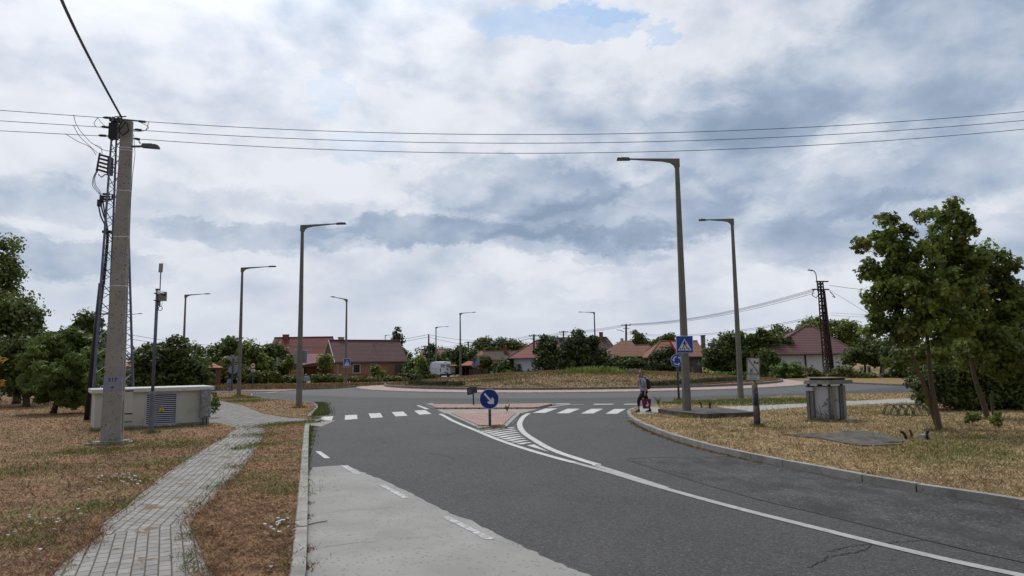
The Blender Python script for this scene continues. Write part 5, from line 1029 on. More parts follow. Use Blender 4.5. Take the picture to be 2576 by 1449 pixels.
T3('far_tree', 'round young tree in front of the second window of the brown house', 948, 84, [(948, 940, 15, 13), (946, 930, 11, 9)], 900, .32, 'light', 16, .6, .08, grp=LS, limbs=4)
T3('far_tree', 'small shapely tree on the mound side right of the brown house', 1019, 96, [(1050, 925, 22, 28), (1040, 940, 25, 16)], 2400, .40, 'mid', 40, .9, .15, grp=LS)
T3('far_tree', 'brighter slim tree between the brown house and the wooden pole', 1062, 92, [(1060, 922, 14, 26), (1058, 940, 17, 12)], 1500, .36, 'light', 26, .8, .12, grp=LS)
T3('far_conifer', 'pointed conifer rising above the right end of the brown house roof', 999, 122, [(999, 855, 12, 22), (999, 838, 6, 12), (1003, 885, 17, 22), (1000, 915, 20, 22)], 3200, .48, 'con', 60, .9, .2, grp=None)
T3('far_conifer', 'dark conifer behind the white van', 1083, 132, [(1085, 888, 17, 20), (1083, 868, 7, 12), (1085, 912, 26, 22)], 3000, .5, 'con', 50, 1.0, .2, grp=None)
T3('far_tree', 'large dark tree between van and wooden shelter', 1160, 132, [(1150, 892, 30, 24), (1172, 900, 28, 24), (1130, 908, 25, 18), (1150, 925, 45, 16)], 5200, .5, 'dark', 80, 1.3, .3, grp=LS)
T3('far_tree', 'round low tree left of the big van-side tree', 1110, 126, [(1108, 905, 18, 18), (1115, 925, 28, 14)], 2200, .45, 'mid', 36, 1.1, .25, grp=LS)
T3('far_bush', 'hazel-like bush right of the wooden shelter', 1222, 112, [(1222, 915, 22, 22), (1232, 930, 24, 14), (1212, 935, 18, 10)], 3000, .42, 'olive', 50, .9, .12, grp=LS, cat='bush')
T3('far_bush', 'rounded bush in front of the dark long roof', 1268, 108, [(1262, 922, 20, 16), (1282, 918, 17, 16), (1268, 936, 28, 10)], 3000, .42, 'mid', 50, .9, .12, grp=LS, cat='bush')
for px, hw, top, lab in ((1215, 22, 850, 'leftmost rounded crown of the distant wood behind the long roof'), (1255, 32, 858, 'middle crown of the distant wood behind the long roof'), (1300, 32, 855, 'rightmost crown of the distant wood, beside the red hip roof')):
    T3('distant_tree', lab, px, 210, [(px, top+16, hw, 18), (px+8, top+30, hw+6, 18)], 2600, .8, 'mid', 60, 1.8, .4, grp='distant wood', limbs=3)
T3('conifer_tree', 'left one of the two big dark conifers near the red hip roof', 1373, 97, [(1372, 905, 30, 32), (1368, 875, 22, 28), (1383, 862, 13, 24), (1362, 855, 7, 14), (1388, 905, 20, 35)], 9500, .36, 'con', 110, .9, .2, grp='big dark conifers')
T3('conifer_tree', 'right and wider one of the two big dark conifers', 1455, 99, [(1440, 908, 42, 32), (1450, 875, 34, 28), (1485, 900, 34, 36), (1452, 850, 13, 20), (1490, 860, 13, 16), (1475, 875, 30, 22), (1512, 905, 16, 25), (1420, 885, 20, 24)], 14000, .36, 'con', 160, .95, .2, grp='big dark conifers')
T3('garden_bush', 'dark bush hiding the wall of the tiled hip-roof house', 1560, 97, [(1555, 915, 28, 14), (1590, 912, 26, 14), (1535, 922, 15, 10), (1612, 918, 16, 14)], 4200, .36, 'dark', 60, .8, .1, grp='garden bushes', cat='bush')
T3('garden_conifer', 'big round dark yew left of the roundabout sign', 1672, 96, [(1668, 908, 32, 26), (1690, 900, 24, 26), (1650, 922, 20, 16), (1680, 885, 18, 12)], 6500, .34, 'con', 80, .8, .12, grp='garden bushes', cat='bush')
T3('garden_tree', 'loose tree behind the valley of the tiled hip roof', 1610, 145, [(1605, 852, 18, 14), (1618, 866, 24, 12), (1600, 840, 10, 8)], 2000, .5, 'mid', 36, 1.1, .2, grp='trees behind the houses')
T3('garden_tree', 'tree behind the orange roof, left of the pedestrian sign', 1675, 145, [(1685, 850, 22, 14), (1665, 862, 22, 14), (1650, 870, 14, 12)], 2300, .5, 'mid', 40, 1.1, .2, grp='trees behind the houses')
T3('garden_tree', 'dark round tree at the corner of the grey rough-plastered house', 1807, 90, [(1805, 888, 30, 30), (1812, 915, 28, 22), (1790, 905, 18, 24)], 5600, .36, 'dark', 70, .9, .2, grp='trees by the grey house')
T3('garden_tree', 'broad brighter tree directly behind the striped works post', 1870, 88, [(1860, 862, 36, 26), (1900, 855, 32, 26), (1885, 890, 50, 34), (1850, 905, 30, 30), (1920, 900, 34, 30), (1880, 925, 50, 18), (1940, 865, 30, 30), (1830, 870, 26, 30), (1965, 870, 26, 26)], 14500, .36, 'mid', 130, .95, .22, grp='trees by the grey house')
T3('garden_tree', 'tree between works post and white house, covering the roof corner', 1935, 82, [(1935, 905, 24, 26), (1925, 925, 26, 18)], 3000, .34, 'dark', 40, .8, .12, grp='trees by the grey house')
T3('garden_tree', 'far tree filling the gap left of the big hip roof', 1960, 125, [(1955, 845, 36, 24), (1985, 850, 26, 20), (1940, 865, 40, 20)], 4200, .48, 'mid', 66, 1.2, .3, grp='trees behind the houses')
T3('walnut_tree', 'tall spreading tree rising behind the white house roof', 2080, 115, [(2050, 822, 38, 26), (2100, 828, 45, 30), (2145, 840, 28, 28), (2020, 835, 25, 22), (2120, 865, 45, 28)], 8200, .42, 'light', 110, 1.1, .3, grp='trees behind the houses')
T3('garden_tree', 'dark spreading tree with forked trunk before the right end of the white house', 2176, 76, [(2160, 893, 34, 24), (2195, 885, 32, 26), (2140, 905, 18, 14), (2180, 865, 26, 16), (2205, 905, 22, 20)], 6200, .32, 'dark', 80, .8, .16, grp=None, limbs=14)
T3('tall_hedge', 'tall clipped cypress hedge right of the garden gate', 2255, 70, [(2245, 900, 26, 40), (2275, 910, 26, 45), (2300, 905, 28, 48), (2260, 945, 42, 14)], 9000, .30, 'con', 110, .7, .1, grp=None, cat='hedge', crown='foliage')
T3('garden_tree', 'small tree at the top of the tall hedge under the maple', 2215, 74, [(2215, 880, 22, 22), (2235, 870, 22, 18)], 2000, .32, 'mid', 30, .8, .12, grp=None)
T3('thuja_hedge', 'bright green feathery hedge in front of the white house', 1981, 74, [(1958, 936, 21, 21), (1985, 933, 23, 23), (2008, 937, 18, 21), (1980, 948, 43, 9)], 9500, .30, 'thuja', 110, .5, .05, shape='needle', grp=None, cat='hedge', up=1.6, crown='foliage')
T3('garden_bush', 'yellow-green bush between the bright hedge and the rusty tower', 2050, 73, [(2050, 945, 26, 12), (2040, 938, 16, 10)], 1900, .26, 'olive', 30, .5, .05, grp='bushes by the white house fence', cat='bush')
T3('garden_bush', 'larger bush with shoots right of the rusty tower', 2120, 72, [(2118, 940, 30, 16), (2140, 945, 30, 12), (2100, 945, 18, 10)], 3200, .26, 'olive', 44, .5, .05, grp='bushes by the white house fence', cat='bush')
T3('garden_bush', 'low reddish-green bush by the garden gate', 2190, 71, [(2185, 950, 30, 9), (2165, 948, 20, 10)], 1800, .26, 'olive', 30, .45, .05, grp='bushes by the white house fence', cat='bush')
T3('juniper_hedge', 'low spreading juniper strip behind the right slope of the mound', 1820, 86, [(1785, 943, 36, 7), (1830, 944, 42, 8), (1875, 945, 36, 8), (1910, 948, 30, 7)], 6500, .28, 'thuja', 90, .5, 0, grp=None, cat='hedge', crown='foliage')
# low hedges of the far left street
def hedge(label, x0, x1, top, bot, Y, mat, n=3600):
    bl = []; k = max(2, int((x1-x0)/28)); hh = (bot-top)/2
    for i in range(k+1): px = x0+(x1-x0)*i/k; bl.append((px, (top+bot)/2+random.uniform(-1.5, 1.5), (x1-x0)/k*.62, hh*random.uniform(.8, 1.1)))
    return T3('low_hedge', label, (x0+x1)/2, Y, bl, n, .27, mat, int(n/45), .5, 0, grp='low hedges along the far street', cat='hedge', crown='foliage')
hedge('low hedge between the cabin shrubs and the truck ban sign', 545, 625, 942, 965, 82, 'dark'); hedge('thick round hedge section right of the truck ban sign', 640, 690, 933, 965, 82, 'mid', 3400); hedge('low hedge under the beige garage wall', 700, 760, 947, 965, 82, 'mid', 2600)
hedge('bushes at the corner of the brown house under its downpipe', 795, 845, 945, 964, 82, 'mid', 2600); hedge('low ragged hedge along the foot of the brown house', 850, 1010, 950, 962, 82, 'olive', 4200); hedge('dark bushes by the red slide right of the brown house', 1010, 1048, 940, 962, 84, 'dark', 2200); hedge('bush around the foot of the wooden pole', 1058, 1092, 942, 960, 90, 'mid', 1900)
# mound planting
def tuft_bed(name, label, pts, n, h, mat, w=.05, spread=.5, cat='plants'):
    P_ = [Vector((p[0], p[1])) for p in pts]; out = []
    for _ in range(n):
        i = random.randrange(len(P_)-1); p = P_[i].lerp(P_[i+1], random.random()); x, y = p.x+random.gauss(0, spread*.5), p.y+random.gauss(0, spread*.5); z = float(mound_z(x, y)) if math.hypot(x-RC[0], y-RC[1]) < RIN else VZ
        a = random.uniform(0, 6.28); l = h*random.uniform(.5, 1.15); tx, ty = math.cos(a)*l*.35, math.sin(a)*l*.35; nx, ny = -math.sin(a)*w, math.cos(a)*w
        out.append([(x-nx, y-ny, z), (x+nx, y+ny, z), (x+tx*.5+nx*.8, y+ty*.5+ny*.8, z+l*.65), (x+tx, y+ty, z+l)])
    return stuff(fastmesh(name, np.array(out), 4, LEAF[mat]), label, cat)
def mp(px, py):      # a photo point on the mound surface
    d = ray(px, py); t = (CAMH-.25)/-d.z
    best = None
    for k in range(400):
        s = 40+k*.12; x, y = d.x*s/d.y, s; z = CAMH + d.z*s/d.y
        if math.hypot(x-RC[0], y-RC[1]) < RIN and z <= float(mound_z(x, y)): return (x, y)
    return G(px, py, .3)
tuft_bed('iris_bed', 'pale green sword-leaved iris clump on top of the mound', [mp(1428, 938), mp(1470, 937), mp(1510, 936), mp(1552, 937)], 520, .62, 'iris', .035, .7)
lv1 = [mp(1040, 966), mp(1060, 969), (mp(1160, 970))]; tuft_bed('lavender_bed', 'grey-green lavender row at the left foot of the mound', lv1, 1500, .38, 'lav', .05, .5)
lv2 = [mp(1622, 971), mp(1700, 967), mp(1790, 961), mp(1880, 956)]; tuft_bed('lavender_bed', 'long dark lavender row on the right side of the mound', lv2, 2600, .34, 'lav', .05, .4)
e = MB(); q = [mp(1616, 976), mp(1700, 972), mp(1790, 966), mp(1870, 960), mp(1905, 957)]; e.tube([(x, y, float(mound_z(x, y))+.03) for x, y in smooth_line(q)], .05, 5); e.tube([(x, y, float(mound_z(x, y))+.03) for x, y in smooth_line([mp(1035, 968), mp(1075, 973), mp(1170, 973), mp(1210, 970)])], .04, 5); struct(e.build('bed_edging', MAT('edging', (.06, .055, .05))))
# weedy green patches on the mound
EXCL = [pthR, slabw, pts_slab1, pts_slab2]
def scatter(name, label, cat, poly, n, hmin, hmax, mat, zf=None, wk=1.0, clump=None, dens_falloff=True, lean=.6, yr=None):
    xs = np.array([p[0] for p in poly]); ys = np.array([p[1] for p in poly]); got = []; tot = 0
    while tot < n:
        m = n*3
        if clump is None:
            x = RNG.uniform(max(xs.min(), -60), min(xs.max(), 60), m); y = RNG.uniform(max(ys.min(), 4.5), min(ys.max(), 75), m)
        else:
            wts = clump[:, 2]**1.5; c = clump[RNG.choice(len(clump), m, p=wts/wts.sum())]; x = c[:, 0]+RNG.normal(size=m)*c[:, 2]; y = c[:, 1]+RNG.normal(size=m)*c[:, 2]
        k = inpoly(x, y, poly); k &= (np.abs(x) < .80*y+3)
        if dens_falloff: k &= RNG.random(m) < np.clip((9.0/np.hypot(x, y)), 0, 1)**1.6
        if name in ('dry_grass', 'tall_straw', 'green_weeds'):
            for ex in EXCL: k &= ~(inpoly(x, y, ex) & (RNG.random(m) < (.90 if ex is pts_slab2 else 1.1)))
        x, y = x[k], y[k]; got.append(np.stack([x, y], 1)); tot += len(x)
    P_ = np.concatenate(got)[:n]; n = len(P_); x, y = P_[:, 0], P_[:, 1]; d = np.hypot(x, y)
    z = np.full(n, VZ) if zf is None else zf(x, y)
    h = RNG.uniform(hmin, hmax, n); a = RNG.uniform(0, 2*np.pi, n); a2 = RNG.uniform(0, 2*np.pi, n); w = np.maximum(.003, .00033*d)*wk
    le = h*RNG.uniform(.3, 1.3, n)*lean
    nx, ny = -np.sin(a)*w, np.cos(a)*w; tx, ty = np.cos(a2)*le, np.sin(a2)*le
    v = np.zeros((n, 4, 3)); v[:, 0] = np.stack([x-nx, y-ny, z-.005], 1); v[:, 1] = np.stack([x+nx, y+ny, z-.005], 1)
    v[:, 2] = np.stack([x+nx*.7+tx*.5, y+ny*.7+ty*.5, z+h*.6], 1); v[:, 3] = np.stack([x+tx, y+ty, z+h], 1)
    return stuff(fastmesh(name, v, 4, mat), label, cat)
pl_ = big_left; scatter('dry_grass', 'dry brown mown grass of the left lawn', 'grass', pl_, 170000, .008, .036, b_left, lean=2.2)
scatter('dry_grass', 'dry brown grass between path and kerb', 'grass', verge_l1, 42000, .008, .034, b_left, lean=2.2)
scatter('dry_grass', 'straw-coloured dry grass of the right lawn', 'grass', right_v, 210000, .010, .042, b_right, lean=2.0)
scatter('mound_grass', 'dry grass and weeds of the roundabout mound', 'grass', circ(RIN-.1), 60000, .03, .13, b_mound, mound_z, 1.0, dens_falloff=False)
scatter('far_grass', 'tall dry grass strip before the far hedges', 'grass', exit_far + [(-17, 84), (-60, 86), (-60, 72)], 16000, .08, .3, grassmat('far_blades', (.36, .25, .12), (.25, .16, .08), (.12, .13, .05), .5, .7, True), None, 1.6, dens_falloff=False)
def cl(pts): return np.array([(*G(px, py, VZ), s) for px, py, s in pts])
def cz(conv, pts): return cl([(*conv(a, b), s) for a, b, s in pts])
green_l = cz(zLL, [(80, 1200, .22), (250, 1080, .16), (420, 1070, .15), (150, 1240, .2), (330, 1180, .14), (900, 760, .25), (1000, 770, .15), (800, 760, .2), (1290, 500, .45), (1230, 505, .5), (880, 545, .25), (700, 950, .15), (830, 955, .18), (570, 1320, .05), (1230, 650, .35), (1190, 630, .3), (640, 555, .3), (1400, 595, .15), (20, 700, .4), (540, 560, .4), (290, 690, .4), (1600, 300, .3), (1750, 190, .5), (1760, 185, .5), (1830, 160, .5), (1700, 165, .6)])
all_ = [(-60, 4), (60, 4), (60, 110), (-60, 110)]
scatter('green_weeds', 'green weed patches in the left lawn', 'weeds', big_left, 15000, .01, .07, b_green, None, 1.0, green_l*np.array([1,1,1.7]), False, 1.1)
green_v = cz(zLL, [(2150, 345, .22), (2050, 350, .3), (1950, 370, .3), (1880, 430, .3), (1900, 500, .3), (1870, 505, .12), (1590, 800, .10), (1720, 530, .12), (1690, 660, .08), (1560, 830, .05), (1940, 830, .25), (1900, 740, .25), (2000, 1060, .06), (2050, 1090, .08), (2100, 850, .12), (1400, 1300, .05), (1330, 1310, .03), (1340, 1370, .03), (1340, 1400, .03), (1440, 1400, .04), (1480, 930, .08), (1640, 770, .06), (2090, 1370, .07), (2050, 1290, .1), (1430, 1150, .08)])
scatter('green_weeds', 'green weed patches between path and kerb', 'weeds', all_, 7500, .01, .06, b_green, None, 1.0, green_v*np.array([1,1,1.6]), False, 1.1)
kw = [(767-2, 1068), (770, 1085), (771, 1100), (770, 1120), (768, 1140), (765, 1160), (763, 1180), (760, 1200)]
kerbw = [(*G(px+12-2*i, py, 0), .11-.007*i) for i, (px, py) in enumerate(kw)] + [(*G(px+8-2*i, py+10, 0), .09-.006*i) for i, (px, py) in enumerate(kw)]+[(*G(*z4(1262, 1100+k*18)), .22) for k in range(6)]+[(*G(*z4(1225, 1190+k*8)), .25) for k in range(4)]+[(*G(787, 1057), .18), (*G(783, 1065), .2)]
scatter('kerb_weeds', 'bright green weeds growing along the left kerb', 'weeds', all_, 6500, .04, .20, b_green, lambda x, y: np.zeros(len(x)), 1.0, np.array(kerbw), False, .5)
dry = [(*G(*zLL(2190+20, y), 0), s) for y, s in ((760, .04), (800, .05), (870, .05), (930, .055), (1020, .05), (1040, .04), (1255, .05), (1275, .045), (1370, .06), (1400, .05))] + [(*G(*zLL(2205, y), 0), .05) for y in (600, 640, 680, 720)]
kk = smooth_line(kR[2:9], 8); dry += [(p[0]-.21-.03*math.sin(i*1.7), p[1]-.10, .03+.035*abs(math.sin(i*.9))*(1-i/60)) for i, p in enumerate(kk)]
scatter('kerb_litter', 'dry brown grass tufts lying along the kerbs', 'grass', all_, 5000, .008, .035, b_left, lambda x, y: np.zeros(len(x))+.006, 1.2, np.array(dry), False, 1.3)
green_r = cz(zR2, [(700, 545, .6), (800, 550, .6), (950, 555, .7), (1100, 550, .8), (1250, 555, .8), (1450, 530, .9), (1600, 530, .9), (1800, 530, .9), (1980, 520, .9), (600, 560, .5), (250, 560, .4), (350, 530, .4)])
scatter('green_weeds', 'green weedy strip between the right path and the roundabout kerb', 'weeds', right_v, 20000, .02, .11, b_green, None, 1.0, green_r*np.array([1,1,1.2]), False, .9)
green_r2 = cz(zR, [(1140, 235, .3), (930, 250, .2), (1300, 235, .12), (2200, 340, .8), (2300, 300, 1.0), (2450, 280, 1.2), (1900, 340, .6), (1950, 380, .5), (2050, 410, .5), (2400, 380, .8), (430, 150, .2), (2140, 370, .6), (1700, 150, .5), (1640, 120, .6), (980, 380, .1), (420, 212, .08), (870, 350, .1), (780, 325, .1)])
scatter('green_weeds', 'green patches in the right lawn below the maples', 'weeds', right_v, 17000, .01, .06, b_green, None, .9, green_r2*np.array([1,1,1.35]), False, 1.1)
gm_ = np.array([(*mp(*z5(px, py)), s) for px, py, s in ((980, 850, .8), (1040, 845, .7), (850, 850, .6), (1250, 880, .4), (1450, 895, .4), (1300, 815, .5), (200, 925, 1.2), (400, 935, 1.0), (1000, 805, .8), (1700, 770, 1.0), (1900, 765, 1.2), (2150, 780, 1.0), (2300, 770, 1.0), (1800, 860, .4), (2070, 880, .4), (1600, 930, .6))]+[(*mp(*z6(px, py)), s) for px, py, s in ((250, 765, .9), (400, 765, .9), (520, 780, .8), (250, 860, .4), (600, 905, .7), (700, 900, .6), (800, 905, .6), (1000, 890, .5), (120, 750, .9))])
scatter('mound_weeds', 'green weed patches scattered on the roundabout mound', 'weeds', circ(RIN-.3), 9000, .03, .16, b_green, mound_z, 1.1, gm_*np.array([1,1,1.3]), False, .7)
for (px, py, s, lab) in ((2449, 1063, .26, 'small bright green seedling bush left of the maple stake'), (2510, 1067, .20, 'small bright green seedling bush right of the shorter maple trunk')):
    x, y = G(px, py+8, VZ); tree('seedling_bush', lab, (x, y, VZ), [(x, y, VZ+.25, s, s, .2)], 420, .1, 'bright', 'oval', 20, .1, .012, None, bark, 4, 'bright seedling bushes', cat='bush')
# white bindweed flowers
def flowers(label, pts, zb, spread=.0):
    mb = MB()
    for px, py in pts:
        x, y = G(px, py, zb); r = random.uniform(.018, .028); h = random.uniform(.02, .05); a = random.uniform(0, 6.28); tx, ty = math.cos(a)*.02, math.sin(a)*.02-.01
        vs = [(x, y, zb+h-.03)] + [(x+tx+r*math.cos(k*math.pi/3.5), y+ty+r*math.sin(k*math.pi/3.5), zb+h+random.uniform(-.004, .004)) for k in range(7)]; mb.add(vs, [(0, 1+k, 1+(k+1) % 7) for k in range(7)])
    return stuff(mb.build('bindweed_flowers', MAT('petal_white', (.88, .88, .90), rough=.6)), label, 'flowers')
random.seed(3)
F = [zLL(*p) for p in [(713, 738), (712, 750), (725, 742), (740, 742), (735, 778), (698, 792), (812, 737), (828, 735), (846, 725), (877, 722), (905, 725), (935, 714), (938, 724), (880, 737), (908, 742), (934, 745), (970, 736), (984, 740), (873, 772), (895, 775), (922, 790), (948, 758), (958, 770), (978, 768), (1000, 778), (1012, 775), (1085, 758), (1000, 798), (1070, 632), (635, 835), (1260, 545)]]
flowers('cluster of white bindweed flowers left of the path', F, VZ+.02)
F = [zLL(*p) for p in [(205, 1032), (222, 1038), (322, 1042), (378, 1040), (420, 1052), (432, 1062), (430, 1078), (255, 1085), (292, 1090), (393, 1132), (60, 1176), (97, 1148), (288, 1270), (560, 985), (594, 1008), (55, 512)]]
flowers('white bindweed flowers scattered at the lower left', F, VZ+.02)
F = [zLL(*p) for p in [(1912, 1090), (1950, 1112), (1958, 1114), (1982, 1122), (1994, 1096), (2012, 1075), (2025, 1082), (2028, 1142), (2045, 1052), (2048, 1062), (2072, 1100), (2082, 1045), (2130, 1072), (2136, 1082), (2012, 1038), (2005, 1066), (1955, 1390)]]
flowers('cluster of white bindweed flowers at the left kerb edge', F, VZ+.03)
F = [zR2(random.uniform(780, 1900), random.uniform(535, 580)) for _ in range(42)] + [zR2(random.gauss(1680, 25), random.gauss(470, 8)) for _ in range(12)]
flowers('tiny white flowers in the weedy strip right of the tall lamp', F, VZ+.07)
o = MB(); x, y = G(1656, 1018, VZ)
for k in range(60): a = random.uniform(0, 6.28); l = random.uniform(.15, .42); o.tube([(x, y, VZ), (x+math.cos(a)*l*.3, y+math.sin(a)*l*.3, VZ+l*.6), (x+math.cos(a)*l*.55, y+math.sin(a)*l*.55, VZ+l)], .006, 3)
tag(recenter(o.build('wild_flower_plant', LEAF['light'])), 'tufted roadside plant with pale flowers right behind the woman', 'plant')
o = MB(); x, y = G(*zI(1083, 190), .03)
for k in range(40): a = random.uniform(0, 6.28); l = random.uniform(.1, .34); o.tube([(x, y, .03), (x+math.cos(a)*l*.25, y+math.sin(a)*l*.2, .03+l*.6), (x+math.cos(a)*l*.4, y+math.sin(a)*l*.4, .03+l)], .010, 3)
tag(recenter(o.build('dry_weed', LEAF['dead'])), 'dry brown weed standing in the gap of the traffic island', 'plant')
isw = [(*G(*zI(x, y), .1), .09) for x, y in ((790, 350), (960, 348), (1000, 345), (930, 352), (850, 372), (1010, 375))]
scatter('island_weeds', 'dry weeds at the point of the traffic island', 'weeds', all_, 420, .01, .06, b_left, lambda x, y: np.zeros(len(x))+.08, 1.2, np.array(isw), False, .9)

bases = [G(a, b, VZ) for a, b in ((281, 1116), (379.5, 1089), (1729, 1050), (752, 1026), (600.5, 997), (1864, 1009), (1907, 1074), (2091, 1060), (2364, 1085), (2484, 1055), (1708, 1007))]
bp_ = []
for (x, y), r in zip(bases, (.55, .16, .24, .24, .26, .26, .14, .75, .28, .28, .12)):
    for k in range(14): a = k*math.pi/7; bp_.append((x+math.cos(a)*r, y+math.sin(a)*r*.8, .07))
for k in range(26): u = LEN*k/25; bp_.append((A0[0]+math.cos(ANG)*u+.10*math.sin(ANG), A0[1]+math.sin(ANG)*u-.10*math.cos(ANG), .07))
scatter('base_tufts', 'taller grass added round the feet of poles, trees and cabin as contact shading', 'grass', all_, 5500, .03, .14, grassmat('base_blades', (.38, .30, .15), (.25, .19, .09), (.18, .20, .06), .35, .6, True), None, 1.0, np.array(bp_), False, .5)  # tufts added for contact shading at the bases
scatter('tall_straw', 'taller straw tufts sprinkled over the right lawn', 'grass', right_v, 16000, .05, .13, b_right, lean=.9)
scatter('tall_straw', 'taller brown tufts sprinkled over the left lawn', 'grass', big_left, 9000, .04, .11, b_left, lean=.9)
kp = [(p[0]+random.uniform(-.05, .12), p[1], .05) for p in smooth_line([q for q in kL if q[1] < 28], 6)]
scatter('path_edge_grass', 'grass creeping over the edges of the paved path', 'grass', all_, 4500, .01, .06, b_left, None, 1.0, np.array([(p[0], p[1], .09) for p in smooth_line(path_left[:11], 8)]+[(p[0], p[1], .11) for p in smooth_line(path_right[:12], 8)]), False, 1.3)

def wood(label, x0, x1, y0, y1, n, h):
    cl_ = [((random.uniform(x0, x1), random.uniform(y0, y1), random.uniform(.6, h*random.uniform(.55, 1.0))), random.uniform(1.2, 2.4), 1) for _ in range(int(n/55))]
    v, m = leaf_cloud(cl_, n, .75); v[:, :, 2] = np.maximum(v[:, :, 2], .1); stuff(fastmesh('distant_wood', v, m, LEAF['mid']), label, 'wood')
wood('distant wood closing the fields to the right', 62, 190, 84, 112, 26000, 8.5); wood('distant wood closing the fields to the left', -190, -62, 84, 108, 22000, 8.5); wood('distant wood far behind the houses', -110, 120, 215, 235, 26000, 7.5)
# ------------------------------------------------------------------ houses
def tilemat(name, c1, c2, row=.33, col=.22, age=None):
    c1 = tuple(v*.88 for v in c1); m = MAT(name, c1, c2, scale=1.2, rough=.8, bump=0, lo=.3, hi=.7)
    nt, N, L, p = nodes(m); tc = N('ShaderNodeTexCoord'); s = N('ShaderNodeSeparateXYZ'); L(tc.outputs['Object'], s.inputs[0])
    def M(op, a, b=None):
        n = N('ShaderNodeMath'); n.operation = op
        for i, v in enumerate((a, b)):
            if v is None: continue
            if isinstance(v, (int, float)): n.inputs[i].default_value = v
            else: L(v, n.inputs[i])
        return n.outputs[0]
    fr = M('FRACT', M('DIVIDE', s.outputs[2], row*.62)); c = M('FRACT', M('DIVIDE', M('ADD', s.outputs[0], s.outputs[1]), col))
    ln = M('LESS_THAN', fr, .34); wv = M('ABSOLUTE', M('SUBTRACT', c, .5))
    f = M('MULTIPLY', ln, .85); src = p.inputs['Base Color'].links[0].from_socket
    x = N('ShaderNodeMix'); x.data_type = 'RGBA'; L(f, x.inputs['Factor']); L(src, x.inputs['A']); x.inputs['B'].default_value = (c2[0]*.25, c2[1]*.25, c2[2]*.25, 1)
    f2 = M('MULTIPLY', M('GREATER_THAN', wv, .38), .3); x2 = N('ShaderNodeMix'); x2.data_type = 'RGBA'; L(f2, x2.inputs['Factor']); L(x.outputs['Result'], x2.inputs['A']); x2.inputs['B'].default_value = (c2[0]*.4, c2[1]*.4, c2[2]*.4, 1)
    L(x2.outputs['Result'], p.inputs['Base Color'])
    h = M('SUBTRACT', M('MULTIPLY', fr, -1.0), M('MULTIPLY', wv, .6)); b = N('ShaderNodeBump'); b.inputs['Strength'].default_value = .7; b.inputs['Distance'].default_value = .06; L(h, b.inputs['Height']); L(b.outputs[0], p.inputs['Normal'])
    if age: addmix(m, f_noise(2.2, .55, .68, .8), age)
    return m
def roofmesh(L_, D_, z0, rise, hipL, hipR, ov, th=.14, ridge=.5):
    """roof over a L_ x D_ plan with the ridge along x; hip insets at each end"""
    x0, x1, y0, y1 = -ov, L_+ov, -ov, D_+ov; yr = D_*ridge; zz = z0
    a = [(x0, y0, zz), (x1, y0, zz), (x1, y1, zz), (x0, y1, zz), (x0+hipL, yr, zz+rise), (x1-hipR, yr, zz+rise)]
    b = [(x, y, z+th) for x, y, z in a]
    fs = [(6, 7, 11, 10), (7, 8, 11), (8, 9, 10, 11), (9, 6, 10), (0, 1, 7, 6), (1, 2, 8, 7), (2, 3, 9, 8), (3, 0, 6, 9), (3, 2, 1, 0)]
    if hipL == 0: pass
    return MB().add(a+b, fs)
